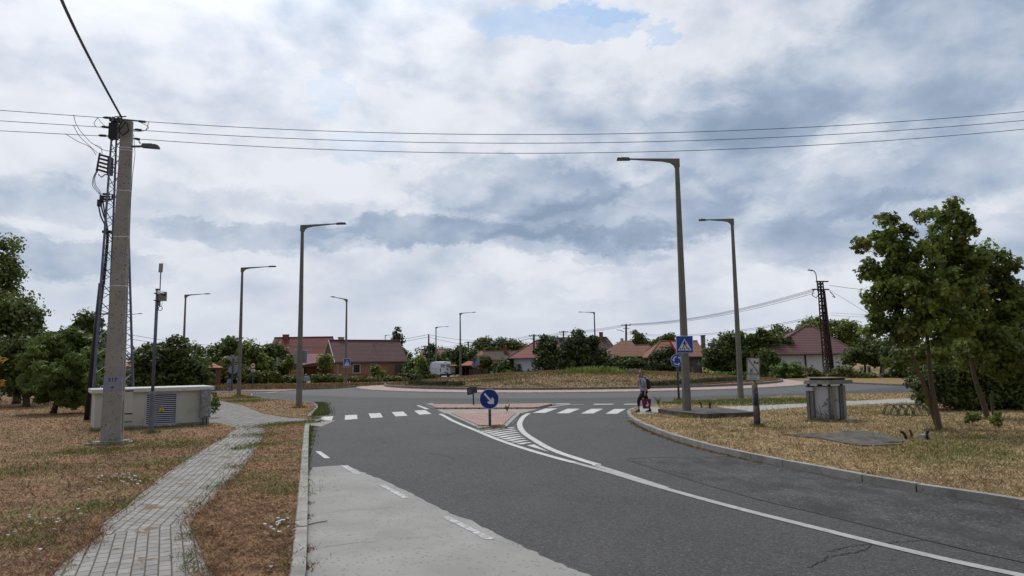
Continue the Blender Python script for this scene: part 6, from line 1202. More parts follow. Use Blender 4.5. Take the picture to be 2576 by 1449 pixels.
def house(name, label, P0, ang, L_, D_, hw, rise, wallm, roofm, hipL=0, hipR=0, ov=.45, base=.0, wins=(), chim=(), frame=frame_w, group=None, plinth=None):
    t = thing(name, label, 'house', (P0[0], P0[1], base), ang, group); g = MB(); hw -= base
    for c, d in (((L_/2, .1, hw/2), (L_-.4, .2, hw)), ((L_/2, D_-.1, hw/2), (L_-.4, .2, hw)), ((.1, D_/2, hw/2), (.2, D_, hw)), ((L_-.1, D_/2, hw/2), (.2, D_, hw))): g.box(c, d)
    e = D_/2
    if hipL == 0: g.add([(0.0, .02, hw), (0, D_-.02, hw), (0, e, hw+rise*.97*(e/(e+ov))), (.2, .02, hw), (.2, D_-.02, hw), (.2, e, hw+rise*.97*(e/(e+ov)))], [(0, 1, 2), (5, 4, 3), (0, 2, 5, 3), (1, 4, 5, 2)])
    if hipR == 0: g.add([(L_, .02, hw), (L_, D_-.02, hw), (L_, e, hw+rise*.97*(e/(e+ov))), (L_-.2, .02, hw), (L_-.2, D_-.02, hw), (L_-.2, e, hw+rise*.97*(e/(e+ov)))], [(2, 1, 0), (3, 4, 5), (0, 3, 5, 2), (1, 2, 5, 4)])
    g.build('wall', wallm, t); r = roofmesh(L_, D_, hw-.04, rise, hipL, hipR, ov).build('roof', roofm, t)
    rc = MB(); ps = [(-ov+hipL, e, hw+rise+.12), (L_+ov-hipR, e, hw+rise+.12)]; rc.tube(ps, .11, 6)
    if hipL: rc.tube([(-ov, -ov, hw+.12), ps[0]], .10, 6).tube([(-ov, D_+ov, hw+.12), ps[0]], .10, 6)
    if hipR: rc.tube([(L_+ov, -ov, hw+.12), ps[1]], .10, 6).tube([(L_+ov, D_+ov, hw+.12), ps[1]], .10, 6)
    rc.build('ridge_tiles', roofm, r); MB().tube([(-ov, -ov-.06, hw-.02), (L_+ov, -ov-.06, hw-.02)], .07, 6).build('gutter', dark_steel, r)
    if plinth: MB().box((L_/2, -.02, .2), (L_+.06, .05, .4)).build('plinth', plinth, t)
    for (u, z, w_, h_) in wins:
        z -= base; f = MB().box((u, -.01, z+h_/2), (w_, .08, .09)).box((u, -.01, z-h_/2), (w_+.1, .14, .09)).box((u-w_/2, -.01, z), (.09, .08, h_)).box((u+w_/2, -.01, z), (.09, .08, h_)).build('window', frame, t)
        MB().box((u, -.008, z), (w_-.08, .02, h_-.08)).build('pane', glass_m, f)
    for (cx_, cy_, w_, zt, m) in chim:
        zt -= base; q = MB().box((cx_, cy_, (zt+hw)/2), (w_, w_*.8, zt-hw)).box((cx_, cy_, zt), (w_+.12, w_*.8+.12, .12)).build('chimney', m, r)
    return t
brown_w = MAT('brown_render', (.32, .175, .11), (.285, .153, .095), scale=.8, rough=.95, bump=.2); white_w = MAT('white_render', (.72, .75, .80), (.66, .69, .74), scale=.7, rough=.95, bump=.2)
grey_w = MAT('grey_rough_render', (.17, .16, .145), (.12, .112, .10), scale=2.2, rough=.95, bump=.8, bscale=20); peach_w = MAT('peach_render', (.42, .25, .14), (.36, .21, .12), scale=1)
t_brown = tilemat('brown_tiles', (.15, .066, .060), (.10, .042, .040)); t_red = tilemat('red_tiles', (.20, .045, .036), (.15, .034, .028), .42, .3); t_rose = tilemat('rose_tiles', (.22, .085, .075), (.18, .065, .058), .40, .3)
t_dark = tilemat('dark_red_tiles', (.085, .040, .034), (.060, .030, .026), .42, .3); t_old = tilemat('old_orange_tiles', (.27, .125, .07), (.18, .08, .045), .36, .2, (.15, .09, .065)); t_orange = tilemat('orange_tiles', (.48, .17, .075), (.38, .125, .055), .36, .25)
t_plum = tilemat('plum_tiles', (.165, .075, .072), (.12, .052, .052), .36, .3); brick_ch = MAT('chimney_brick', (.24, .09, .06), (.17, .065, .045), scale=4, rough=.9)
# brown house
PB = (V(847, 950, 100)[0], 100.0); AB = R(30); bw = []
for (px, py, pw, ph) in ((894, 944.5-0, 25, 35), (967, 945, 25, 33)):
    pass
def wl(P0, A, zx0, zy0, zx1, zy1, conv): a = W(*conv(zx0, zy0), P0, A); b = W(*conv(zx1, zy1), P0, A); return ((a[0]+b[0])/2, (a[1]+b[1])/2, abs(b[0]-a[0]), abs(a[1]-b[1]))
LB = W(*z4(2160, 830), PB, AB)[0]
t = house('brown_house', 'brown rendered house with plum-brown tiled gable roof and two white-framed windows', PB, AB, LB, 6.4, 2.55, 3.25, brown_w, t_brown, 0, 0, .35, 0, [wl(PB, AB, 1613, 678, 1686, 768, z4), wl(PB, AB, 1798, 676, 1866, 764, z4)], [(1.6, 3.6, .75, 6.35, MAT('pale_chimney', (.36, .34, .29)))])
MB().tube([(.15, -.12, 2.4), (.15, -.1, .1)], .07, 8).build('downpipe', MAT('zinc', (.33, .34, .35), rough=.5), t); MB().tube([(-.42, -.38, 2.55), (-.42, 3.2, 5.93), (-.42, 6.78, 2.55)], .06, 4).build('verge_board', frame_w, t)
u = W(*z4(2060, 760), PB, AB)[0]; fb = Vector((PB[0]+math.cos(AB)*u+.5, PB[1]+math.sin(AB)*u-.9, .1)); t2 = thing('trampoline_net', 'dark green safety net of a garden enclosure at the right end of the brown house', 'net', fb, AB)
nm_ = MAT('dark_net', (.035, .04, .04), (.05, .055, .05), scale=30)
MB().box((.0, 0, 1.05), (.75, .03, 1.9)).box((.85, .1, 1.05), (.85, .03, 1.9)).build('net_panel', nm_, t2); MB().tube([(-.4, 0, 0), (-.4, 0, 2.05)], .03, 6).tube([(.4, 0, 0), (.4, 0, 2.05)], .03, 6).tube([(1.3, .1, 0), (1.3, .1, 2.05)], .03, 6).build('net_pole', black_m, t2)
# annex / carport at its left
PA = (V(699, 953, 103)[0], 103.0); LA = V(807, 950, 103)[0]-PA[0]
t = thing('garage', 'low beige garage with a dark flat roof, left of the brown house', 'garage', (*PA, 0), 0); b1 = V(748, 950, 103)[0]-PA[0]; hh = V(720, 924, 103)[1]
MB().box((b1/2, 2, hh/2), (b1, 4, hh)).build('wall', peach_w, t); MB().box((b1/2, 2, hh+.07), (b1+.3, 4.4, .12)).build('roof', black_m, t); MB().box((b1*.2, -.02, .9), (.12, .03, 1.5)).box((b1*.55, -.02, 1.2), (b1*.85, .03, .04)).box((b1*.55, -.02, .55), (b1*.85, .03, .04)).build('wall_trim', MAT('brown_trim', (.10, .06, .04)), t)
t = thing('carport', 'dark-beamed lean-to carport with a tiled roof against the brown house', 'carport', (PA[0]+b1+.6, 101.5, 0), 0); cw = LA-b1+.6; h2 = V(780, 922, 101.5)[1]
MB().box((cw/2, 0, h2-.15), (cw, .12, .18)).box((cw/2, 3, h2-.1), (cw, .12, .18)).box((0, 0, h2/2), (.14, .14, h2)).box((cw*.55, 0, h2/2), (.14, .14, h2)).box((cw*.9, 0, h2/2), (.14, .14, h2)).box((0, 3, h2/2), (.14, .14, h2)).build('beams', MAT('dark_beam', (.03, .022, .018)), t)
MB().add([(-.3, -.5, h2), (cw+.6, -.6, h2+.75), (cw+.6, 4, h2+1.5), (-.3, 4, h2+.5), (-.3, -.5, h2+.1), (cw+.6, -.6, h2+.85), (cw+.6, 4, h2+1.6), (-.3, 4, h2+.6)], [(0, 3, 2, 1), (4, 5, 6, 7), (0, 1, 5, 4), (1, 2, 6, 5), (2, 3, 7, 6), (3, 0, 4, 7)]).build('roof', t_plum, t)
MB().box((cw/2, 3.2, h2/2), (cw, .1, h2-.3)).build('back_wall', brown_w, t)
# red house behind
PR_ = (V(672, 945, 125)[0], 125.0); LR = V(815, 945, 125)[0]-PR_[0]
t = house('red_roof_house', 'house with the biggest brick-red gable roof, behind the left street lamp', PR_, R(0), LR, 9, 3.0, 4.4, peach_w, t_red, 0, 0, .4, 0, [], [(V(717, 850, 129)[0]-PR_[0], 4.5, 1.0, V(717, 842, 129)[1], brick_ch)])
x0, x1 = V(716, 910, 117)[0]-PR_[0], V(826, 910, 117)[0]-PR_[0]; za, zb_ = V(770, 916, 117)[1], V(770, 891, 123)[1]
MB().add([(x0, -8, za), (x1, -8, za), (x1-.6, -1.5, zb_), (x0, -1.5, zb_), (x0, -8, za+.1), (x1, -8, za+.1), (x1-.6, -1.5, zb_+.1), (x0, -1.5, zb_+.1)], [(0, 3, 2, 1), (4, 5, 6, 7), (0, 1, 5, 4), (1, 2, 6, 5), (2, 3, 7, 6), (3, 0, 4, 7)]).build('porch_roof', t_rose, t); MB().box(((x0+x1)/2, -6.6, za/2-.05), (x1-x0-.8, .2, za-.1)).build('porch_wall', brown_w, t)
# white house with red hip roof
PW = (V(1292, 945, 108)[0], 108.0); ZW = V(1300, 902, 108)[1]; LW = 9.5
house('white_corner_house', 'small white house with a salmon-red hip roof beside the left big conifer', PW, R(-4), LW, 8.5, ZW, V(1342, 858, 111)[1]-ZW, white_w, tilemat('salmon_tiles', (.30, .105, .08), (.24, .08, .06), .42, .35), 4.4, 4.4, .9, 0)
# dark roof behind the conifers
PD = (V(1385, 945, 132)[0], 132.0); LD = V(1560, 945, 132)[0]-PD[0]; ZD = V(1480, 900, 132)[1]
house('dark_roof_house', 'long house with a very dark red roof rising behind the big conifers', PD, 0, LD, 9, ZD, V(1480, 850, 136)[1]-ZD, peach_w, t_dark, 0, 2.2, .4, 0, [], [(V(1513, 850, 136)[0]-PD[0], 4.5, .7, V(1513, 836, 136)[1], brick_ch)])
# tiled hip-roof house (L-shaped)
PT = (V(1522, 945, 102)[0], 102.0); LT = V(1662, 945, 102)[0]-PT[0]; ZT = V(1560, 900, 102)[1]
t = house('tiled_hip_house', 'low house with a patched old orange tile hip roof, left of the dark yew', PT, 0, LT, 7.0, ZT, V(1640, 869, 105.5)[1]-ZT, white_w, t_old, 2.5, 1.5, .4, 0)
rm = roofmesh(5.3, 8.0, ZT+.03, V(1581, 858.6, 105)[1]-ZT, 3.6, 1.0, .4).build('cross_roof', t_old, t); rm.location = (-.05, -.35, 0); MB().box((V(1565, 860, 106)[0]-PT[0], 4.2, V(1565, 855, 106)[1]-.6), (.42, .42, 1.7)).build('chimney', MAT('white_chimney', (.42, .42, .42)), t)
# orange / grey house
PO = (V(1640, 945, 97)[0], 97.0); ZO = V(1700, 899, 97)[1]; LO = V(1767, 945, 97)[0]-PO[0]
t = house('orange_roof_house', 'grey rough-plastered house with an orange-brown tiled roof behind the roundabout sign', PO, 0, LO, 7.5, ZO, V(1720, 860, 101)[1]-ZO, grey_w, tilemat('mixed_tiles', (.30, .13, .072), (.20, .085, .05), .36, .22, (.16, .085, .06)), 2.6, 0, .5, 0, [], [(V(1792, 860, 101)[0]-PO[0]-1.4, 3.9, .55, V(1792, 844, 101)[1], MAT('sooty_chimney', (.13, .10, .09), (.25, .20, .17), scale=3))])
MB().box((1.2, -.04, ZO/2), (2.2, .06, ZO-.1)).build('peach_end_wall', peach_w, t); MB().box((1.25, -.09, 1.5), (.8, .06, 1.2)).build('window', frame_w, t); MB().box((LO-.1, -.06, ZO/2), (.14, .1, ZO-.1)).build('downpipe', black_m, t); MB().box((LO*.5+1.2, -.03, ZO*.68), (LO-2.5, .05, .06)).build('render_band', MAT('pale_band', (.26, .25, .235)), t)
# big white house right
PH = (V(1925, 945, 86)[0], 86.0); AH = R(-2); LH = 10.8; ZH = V(2000, 892, 86)[1]
zx = lambda a, b: (2012.6+.2387*a, 660.4+.2387*b)
t = house('white_house', 'white house with a wide plum-coloured hip roof behind the rusty lattice tower', PH, AH, LH, 9.5, ZH, V(2030, 824, 91)[1]-ZH, white_w, t_plum, 7.65, 3.3, .6, 0, [], [(V(2071, 845, 92)[0]-PH[0], 6.5, .6, V(2071, 815, 92)[1]-.5, brick_ch)])
for (px, w_) in ((1964, 1.3), (2003, 1.3)):
    u, z = W(px, 925, PH, AH); f = MB().box((u, -.02, z), (w_, .08, 1.5)).build('window', MAT('grey_shutter_frame', (.40, .41, .44)), t); MB().box((u, -.06, z+.05), (w_-.2, .04, 1.2)).build('shutter', MAT('roller_shutter', (.30, .31, .34)), f)
u = W(2026, 915, PH, AH)[0]; MB().box((u, -.08, ZH/2), (.16, .12, ZH-.1)).build('downpipe', rust, t)
# far roofs
for nm, lab, x0, x1, top, eave, Y, m, hl, hr in (('distant_house', 'distant house with a worn orange roof behind the dark conifer by the van', 1058, 1137, 879, 900, 165, t_old, 0, 1.0), ('distant_house', 'distant short orange roof left of the long dark roof', 1188, 1217, 884, 900, 150, t_old, 0, 0), ('distant_house', 'distant house with a long low dark brown roof and a small red chimney', 1217, 1300, 884, 906, 146, t_dark, 0, 0), ('distant_house', 'pale house with an orange roof seen between concrete pole and dark shrubs', 300, 368, 900, 924, 62, t_orange, 0, 0)):
    P_ = (V(x0, 945, Y)[0], Y); L_ = V(x1, 945, Y)[0]-P_[0]; ze = V((x0+x1)/2, eave, Y)[1]; zt = V((x0+x1)/2, top, Y+3.5)[1]
    house(nm, lab, P_, 0, L_, 7, ze, zt-ze, white_w if Y < 100 else peach_w, m, hl, hr, .3, 0, [], [(L_*.66, 2.8, .8, zt+1.0, brick_ch)] if 'long low' in lab else [])
# ------------------------------------------------------------------ wooden shelters
wood_r = MAT('reddish_boards', (.12, .05, .032), (.085, .036, .024), scale=2, rough=.85)
def wb(m, row=.16):
    nt, N, L, p = nodes(m); tc = N('ShaderNodeTexCoord'); s = N('ShaderNodeSeparateXYZ'); L(tc.outputs['Object'], s.inputs[0]); d = N('ShaderNodeMath'); d.operation = 'DIVIDE'; L(s.outputs[2], d.inputs[0]); d.inputs[1].default_value = row
    f = N('ShaderNodeMath'); f.operation = 'FRACT'; L(d.outputs[0], f.inputs[0]); g = N('ShaderNodeMath'); g.operation = 'LESS_THAN'; L(f.outputs[0], g.inputs[0]); g.inputs[1].default_value = .14
    src = p.inputs['Base Color'].links[0].from_socket; x = N('ShaderNodeMix'); x.data_type = 'RGBA'; L(g.outputs[0], x.inputs['Factor']); L(src, x.inputs['A']); x.inputs['B'].default_value = (.02, .01, .008, 1); L(x.outputs['Result'], p.inputs['Base Color'])
wb(wood_r)
def kiosk(label, px0, px1, top, eave, base_y, Y, sc=1.0):
    x0, x1 = V(px0, base_y, Y)[0], V(px1, base_y, Y)[0]; w_ = x1-x0; z1 = V(px0, eave, Y)[1]; zt = V((px0+px1)/2, top, Y+1)[1]; t = thing('wooden_shelter', label, 'shelter', (x0, Y, .03), 0); ov = .13*w_; a, b = ov, w_-ov; d = b-a
    MB().box(((a+b)/2+d*.24, 0, z1/2-.25), (d*.52, .08, z1*.62)).box((b-.04, d/2, z1/2), (.08, d-.1, z1-.1)).box(((a+b)/2, d, z1/2), (d-.1, .08, z1-.1)).box((a+.04, d/2, z1/2), (.08, d-.1, z1-.1)).box((a+d*.53, 0, z1*.5), (.12, .1, z1-.1)).box((b-d*.04, 0, z1*.5), (.12, .12, z1-.1)).build('wall', wood_r, t)
    MB().box((a, 0, z1/2), (.12, .12, z1)).box((a+d*.25, 0, z1/2), (.10, .10, z1)).box(((a+b)/2, 0, z1-.1), (d, .1, .16)).build('posts', MAT('shelter_post', (.075, .035, .024)), t)
    MB().box(((a+b)/2+d*.27, .02, z1*.72), (d*.28, .05, z1*.3)).build('opening_shade', black_m, t)  # black panel paints the shade inside the shelter's opening
    r = roofmesh(w_-2*ov*0-0, w_-ov, z1-.03, zt-z1, w_*.42, w_*.42, 0.0, .08).build('roof', t_orange, t); r.location = (0, -ov*.6, 0)
    return t
kiosk('wooden shelter with an orange tiled roof right of the white van', 1156, 1205, 909.5, 920.5, 946, 106)
kiosk('small brown wooden shelter with an orange roof behind the camera mast shrubs', 510, 548, 917, 927, 962, 72)
t = thing('notice_board', 'small roofed wooden notice board just right of the van', 'notice board', (V(1131, 945, 109)[0], 109, .03)); z_ = V(1131, 920, 109)[1]
MB().box((0, 0, z_/2), (.1, .1, z_)).box((.9, 0, z_/2), (.1, .1, z_)).build('posts', wood_r, t); MB().box((.45, 0, z_*.62), (.8, .05, .9)).build('board', MAT('notices', (.42, .32, .28), (.20, .14, .12), scale=8), t); MB().box((.45, -.15, z_+.02), (1.3, .5, .06), 0, R(18)).box((.45, .25, z_+.02), (1.3, .5, .06), 0, R(-18)).build('roof', t_orange, t)
# ------------------------------------------------------------------ van
VY = 111; vx = V(1105, 945, VY)[0]; AV = R(118)
t = thing('white_van', 'white high-roofed panel van parked with its back towards us on the side road', 'van', (vx, VY, .03), AV)     # local +x is the nose
paint = MAT('van_white', (.62, .66, .74), (.58, .62, .70), scale=1, rough=.35, coat=.4); VL, VW, VH = 5.4, 2.0, 2.42
pr = [(-2.7, .42), (-2.7, 1.5), (-2.62, 2.2), (-2.5, 2.42), (-.5, 2.5), (.9, 2.42), (1.35, 2.2), (1.95, 1.35), (2.6, 1.05), (2.72, .8), (2.72, .42)]
n = len(pr); b = MB(); ins = [1.0 if p[1] < 1.5 else (.97 if p[1] < 2.3 else .88) for p in pr]
vs = [(x, s*VW/2*i, z) for s in (-1, 1) for (x, z), i in zip(pr, ins)]
b.add(vs, [tuple(range(n))[::1], tuple(range(n, 2*n))[::-1]] + [(i, n+i, n+(i+1) % n, (i+1) % n) for i in range(n)]).build('body', paint, t, bevel=.05)
def wheel(x, s): 
    w_ = MB().tube([(x, s*(VW/2-.26), .34), (x, s*(VW/2-.01), .34)], .34, 18).build('wheel', black_m, t); MB().tube([(x, s*(VW/2-.02), .34), (x, s*(VW/2+.005), .34)], .2, 14).build('rim', steel, w_)
for x in (-1.75, 1.75):
    for s in (-1, 1): wheel(x, s)
MB().box((-2.74, 0, .42), (.10, 1.96, .22)).box((0, 0, .32), (3.0, 1.7, .2)).build('bumper', black_m, t)
dd = MB()
for s in (-1, 1): dd.box((-2.712, s*.46, 1.02), (.02, .86, .98))
dd.build('rear_door', paint, t)
for s in (-1, 1):
    g = MB().box((-2.70, s*.46, 1.82), (.02, .74, .50), 0, 0, R(6)).build('rear_window', MAT('van_glass', (.24, .29, .36), rough=.2), t)
    MB().box((-2.72, s*.92, 1.12), (.05, .14, .52)).build('tail_light', MAT('tail_red', (.30, .015, .015), rough=.3), t)
MB().box((-2.735, -.05, .74), (.02, .56, .13)).build('number_plate', black_m, t); MB().box((-2.60, 0, 2.36), (.06, .4, .05)).build('brake_light', sign_red, t)
MB().box((1.75, .905, 1.62), (.75, .03, .42)).build('side_window', glass_m, t); MB().add([(1.38, -.86, 2.14), (1.38, .86, 2.14), (1.95, .93, 1.36), (1.95, -.93, 1.36)], [(0, 1, 2, 3)]).build('windscreen', glass_m, t); MB().box((1.95, 1.12, 1.5), (.12, .2, .3)).box((1.95, -1.12, 1.5), (.12, .2, .3)).build('wing_mirror', black_m, t)
MB().box((-.5, 1.003, 1.35), (2.9, .012, .03)).box((-.5, 1.003, .82), (4.2, .012, .04)).box((.9, 1.003, 1.4), (.02, .012, 1.2)).box((-.8, 1.003, 1.4), (.02, .012, 1.2)).build('side_moulding', MAT('moulding_grey', (.30, .32, .36)), t)
t = thing('blue_sign', 'small blue sign peeping over the white van roof', 'road sign', (V(1098, 945, 114)[0], 114, .1)); z_ = V(1098, 916, 114)[1]-.1; MB().tube([(0, 0, 0), (0, 0, z_)], .04, 6).build('post', steel, t); MB().box((0, -.05, z_), (.9, .04, .8)).build('sign_panel', MAT('sky_sign', (.08, .25, .5)), t)
# playground and benches in front of the far houses
Yp = 88; t = thing('slide', 'small red playground slide right of the brown house', 'slide', (V(1003, 955, Yp)[0], Yp, VZ)); MB().add([(0, 0, .15), (0, .5, .15), (1.5, .5, 1.15), (1.5, 0, 1.15), (0, 0, .22), (0, .5, .22), (1.5, .5, 1.22), (1.5, 0, 1.22)], [(0, 3, 2, 1), (4, 5, 6, 7), (0, 1, 5, 4), (1, 2, 6, 5), (2, 3, 7, 6), (3, 0, 4, 7)]).build('chute', MAT('red_plastic', (.38, .06, .04), rough=.5), t); MB().box((1.5, .05, .6), (.08, .08, 1.2)).box((1.5, .45, .6), (.08, .08, 1.2)).build('ladder', pole_wood, t)
t = thing('picnic_table', 'dark wooden table and rail between slide and wooden pole', 'table', (V(1040, 955, Yp+3)[0], Yp+3, VZ)); MB().box((0, 0, .95), (2.6, .7, .08)).build('table_top', pole_wood, t)
for s in (-1, 1): MB().box((s*1.0, 0, .46), (.12, .5, .9)).build('leg', pole_wood, t)
t = thing('garden_bench', 'thin rusty rail frame under the first window of the brown house', 'bench', (V(898, 955, 95)[0], 95, VZ)); MB().tube([(-1.3, 0, 0), (-1.1, 0, .75), (1.3, 0, .7), (1.5, 0, 0)], .035, 5).tube([(-1.1, 0, .75), (-1.4, 0, .8)], .035, 5).tube([(-.9, .2, 0), (-1.1, 0, .75)], .03, 5).tube([(1.1, .2, 0), (1.3, 0, .7)], .03, 5).build('rail_frame', rust, t)
t = thing('trash_bin', 'grey-green slatted bin at the foot of the wooden pole', 'bin', (V(1068, 955, 93)[0], 93, VZ)); o = MB()
for k in range(9): o.box((-.7+k*.17, 0, .55), (.06, .05, 1.0))
o.box((0, 0, 1.02), (1.6, .08, .08)).build('slats', MAT('bin_green', (.05, .07, .07)), t)
# fences
def fence(name, label, x0, x1, Y, top, bot, m, n, style='bar', pm=None):
    a, b = V(x0, bot, Y)[0], V(x1, bot, Y)[0]; h_ = V((x0+x1)/2, top, Y)[1]-.1; t = thing(name, label, 'fence', (a, Y, .1)); w_ = b-a; o = MB(); o.box((w_/2, 0, h_-.08), (w_, .04, .05)).box((w_/2, 0, .2), (w_, .04, .05))
    k = int(w_/.16) if style == 'bar' else int(w_/.5)
    for i in range(k+1): o.box((w_*i/k, 0, h_/2), (.025, .025, h_-.1))
    if style != 'bar':
        for i in range(k): o.tube([(w_*i/k, 0, h_-.1), (w_*(i+.5)/k, 0, h_-.3), (w_*(i+1)/k, 0, h_-.1)], .02, 4)
    o.build('fence_panel', m, t)
    for i in range(n+1): MB().box((w_*i/n, 0, (h_+.1)/2), (.28, .28, h_+.15)).box((w_*i/n, 0, h_+.2), (.36, .36, .08)).build('fence_post', pm or m, t)
    return t
fw = MAT('pale_iron', (.50, .52, .56), rough=.6); fg_ = MAT('post_grey', (.20, .22, .26)); fence('garden_fence', 'white wire garden fence with grey posts before the white house', 2027, 2168, 80, 928, 945, fw, 3, 'wave', fg_)
fence('garden_gate', 'white metal garden gate with stone posts under the dark forked tree', 2187, 2222, 77, 926, 952, fw, 1, 'bar', fg_)
fence('iron_fence', 'dark iron fence with a grey stone pillar before the grey house', 1745, 1800, 92, 928, 942, MAT('old_iron', (.05, .045, .04)), 2, 'bar', MAT('old_pillar', (.15, .14, .125)))
fence('brick_fence', 'low dark red brick-and-post fence in front of the white corner house', 1297, 1345, 103, 932, 942, MAT('dark_brick', (.10, .035, .03)), 3, 'bar', MAT('dark_brick_post', (.13, .045, .035)))
fence('stone_fence', 'dark stone-pillared fence between shelter and bushes', 1205, 1260, 109, 931, 944, MAT('dark_iron', (.04, .04, .045)), 3, 'bar', MAT('stone_pillar', (.10, .095, .085)))
x, z = V(1308, 931, 101); tree('cypress', 'small dark columnar cypress in front of the white corner house wall', (x, 101, .1), [(x, 101, .9, .38, .38, .9), (x-.05, 101, 1.6, .25, .25, .55)], 900, .2, 'con', 'quad', 20, .3, .05, None, bark, 3, None, cat='shrub')
t = thing('garden_ornament', 'pale curly wrought-iron plant stand beside the small cypress', 'plant stand', (V(1313, 935, 100.5)[0], 100.5, .1)); o = MB()
for k in range(4): o.tube([(.16*math.cos(q*.5), 0, .35+k*.42+.17*math.sin(q*.5)) for q in range(14)], .03, 5)
o.build('iron_curl', MAT('pale_iron_stand', (.35, .36, .37)), t)
x = V(1295, 938, 99)[0]; tree('flowering_bush', 'small bush with yellow flowers at the foot of the white corner house', (x-.9, 99, .1), [(x-.9, 99, .7, .6, .5, .45)], 500, .16, 'bright', 'oval', 14, .25, .03, None, bark, 4, None, cat='bush')
t = thing('well_pump', 'small green hand pump between the bushes right of the shelter', 'pump', (V(1250, 935, 107)[0], 107, .1)); MB().tube([(0, 0, 0), (0, 0, 1.5)], [.25, .12], 8).tube([(0, 0, 1.3), (.45, 0, 1.6), (.5, 0, 1.0)], .05, 6).build('pump_body', MAT('pump_green', (.10, .22, .16)), t)

# ------------------------------------------------------------------ slabs, stubs and the brick-and-concrete housing at the right
old_conc = MAT('old_slab', (.125, .113, .095), (.05, .046, .04), scale=2.4, rough=.95, bump=1.0, bscale=18, dirt=((.055, .05, .04), 5, .5, .66)); addmix(old_conc, f_crack(.55, .012, .5, .4, .5, .9), (.03, .028, .025))
pts = pts_slab1
struct(o := MB().prism(pts, VZ-.02, VZ+.17).build('old_slab', old_conc)); o.pop('kind', None); recenter(o); tag(o, 'thick cracked dark concrete slab crossing behind the tall lamp foot', 'concrete slab')
pts = pts_slab2
o = MB().prism(pts, VZ-.02, VZ+.035).build('old_slab', old_conc); recenter(o); tag(o, 'flat cracked dark slab sunk in the straw grass below the grey housing', 'concrete slab')
def stub(label, pts, r, mat_, base, cat='pipe stub'):
    X_, Y_ = G(*pts[0], base); P_ = [(V(px, py, Y_)[0], Y_, max(base-.01, V(px, py, Y_)[1])) for px, py in pts]; o = MB().tube(P_, r, 8).build('bent_pipe', mat_); tag(recenter(o), label, cat, 'bent cable pipes'); return o
cvt = lambda c, P_: [c(*p) for p in P_]
stub('black bent pipe end on the thick slab, left of the pair', cvt(zR2, [(662, 610), (660, 580), (650, 555), (632, 538)]), .032, black_m, VZ+.17); stub('forked black pipe end on the thick slab', cvt(zR2, [(770, 622), (768, 590), (765, 550)]), .028, black_m, VZ+.17); stub('second prong of the forked pipe end', cvt(zR2, [(778, 620), (776, 585), (778, 540)]), .02, black_m, VZ+.17)
stub('left curved black pipe stub in the grass below the maple', cvt(zR3, [(1052, 1000), (1040, 955), (1020, 915), (975, 888)]), .035, black_m, VZ); stub('middle rusty curved pipe stub in the grass below the maple', cvt(zR3, [(1126, 978), (1120, 930), (1108, 893), (1090, 870)]), .028, rust, VZ); stub('right curved black pipe stub in the grass, nearest the maple trunk', cvt(zR3, [(1345, 1004), (1318, 965), (1316, 925), (1330, 882)]), .036, black_m, VZ)
x, y = G(*zR3(1287, 1000), VZ); tag(recenter(MB().box((x, y, VZ+.05), (.16, .16, .12), .2).box((x, y, VZ+.12), (.19, .19, .03), .2).build('concrete_block', conc_pole)), 'small capped concrete block at the foot of the right pipe stub', 'block')
# housing
hx, hy = G(2091, 1060, VZ); t = thing('concrete_housing', 'grey concrete housing with ribbed corners and a wide thin roof slab, tangled with dry shoots', 'utility housing', (hx, hy+.0, VZ), 0)
pale = MAT('pale_grey_panel', (.46, .47, .52), (.41, .42, .47), scale=1.5, rough=.9, bump=.2); dk = MAT('dark_grey_rib', (.17, .17, .175), (.12, .12, .125), scale=4, rough=.9, bump=.4)
def hl(px, py, dy=0): x, z = V(px, py, hy+dy); return (x-hx, dy, z-VZ)
zx5 = ZL(3100, 1400, 4.14)
cxn = hl(*zx5(945, 1155), -.0)[0]; lx, lz = hl(*zx5(610, 1060), .45)[0], 0; rx_ = hl(*zx5(1195, 1150), .35)[0]; zt = hl(*zx5(945, 610), 0)[2]
c0 = (cxn, 0); c1 = (lx, .62); c2 = (rx_, .50); c3 = (lx+rx_-cxn, 1.12)
poly = [c0, c2, c3, c1]; MB().prism(poly, .06, zt).build('body_panels', pale, t)
def rib(p, q, f, w_, o_=.05, nm='rib', m=dk, z0=.03, z1=None):
    a = Vector(p).lerp(Vector(q), f); d = (Vector(q)-Vector(p)).normalized(); ang = math.atan2(d.y, d.x); nrm = Vector((d.y, -d.x)); 
    if nrm.y > 0: nrm = -nrm
    c = a+nrm*o_/2; return MB().box((c.x, c.y, (z0+(z1 or zt+.03))/2), (w_, o_+.02, (z1 or zt+.03)-z0), ang).build(nm, m, t)
rib(c1, c0, .03, .10, .10); rib(c1, c0, .20, .12, .08); rib(c1, c0, .96, .05, .05); rib(c0, c2, .14, .16, .07, m=conc_pole); rib(c0, c2, .64, .04, .04); rib(c0, c2, .90, .16, .07, m=conc_pole)
q = rib(c1, c0, .12, .30, .14, 'hood', pale, zt-.14, zt-.02)
for (u, v) in (c0, c1, c2, c3, ((c0[0]+c1[0])/2, (c0[1]+c1[1])/2)): MB().box((u*.94, v*.94+.06, zt+.05), (.07, .07, .14)).build('roof_support', black_m, t)
rl = hl(*zx5(487, 560), .4)[0]; rr_ = hl(*zx5(1317, 560), .3)[0]; rc_ = hl(*zx5(895, 570), -.25)[0]; z_r = hl(*zx5(895, 570), -.2)[2]
po = [(rl, .45), (rc_, -.25), (rr_, .35), (rr_-.45, 1.25), (rl+.35, 1.35)]; pi_ = [(rl+.05, .45), (rc_, -.18), (rr_-.05, .36), (rr_-.47, 1.2), (rl+.37, 1.3)]
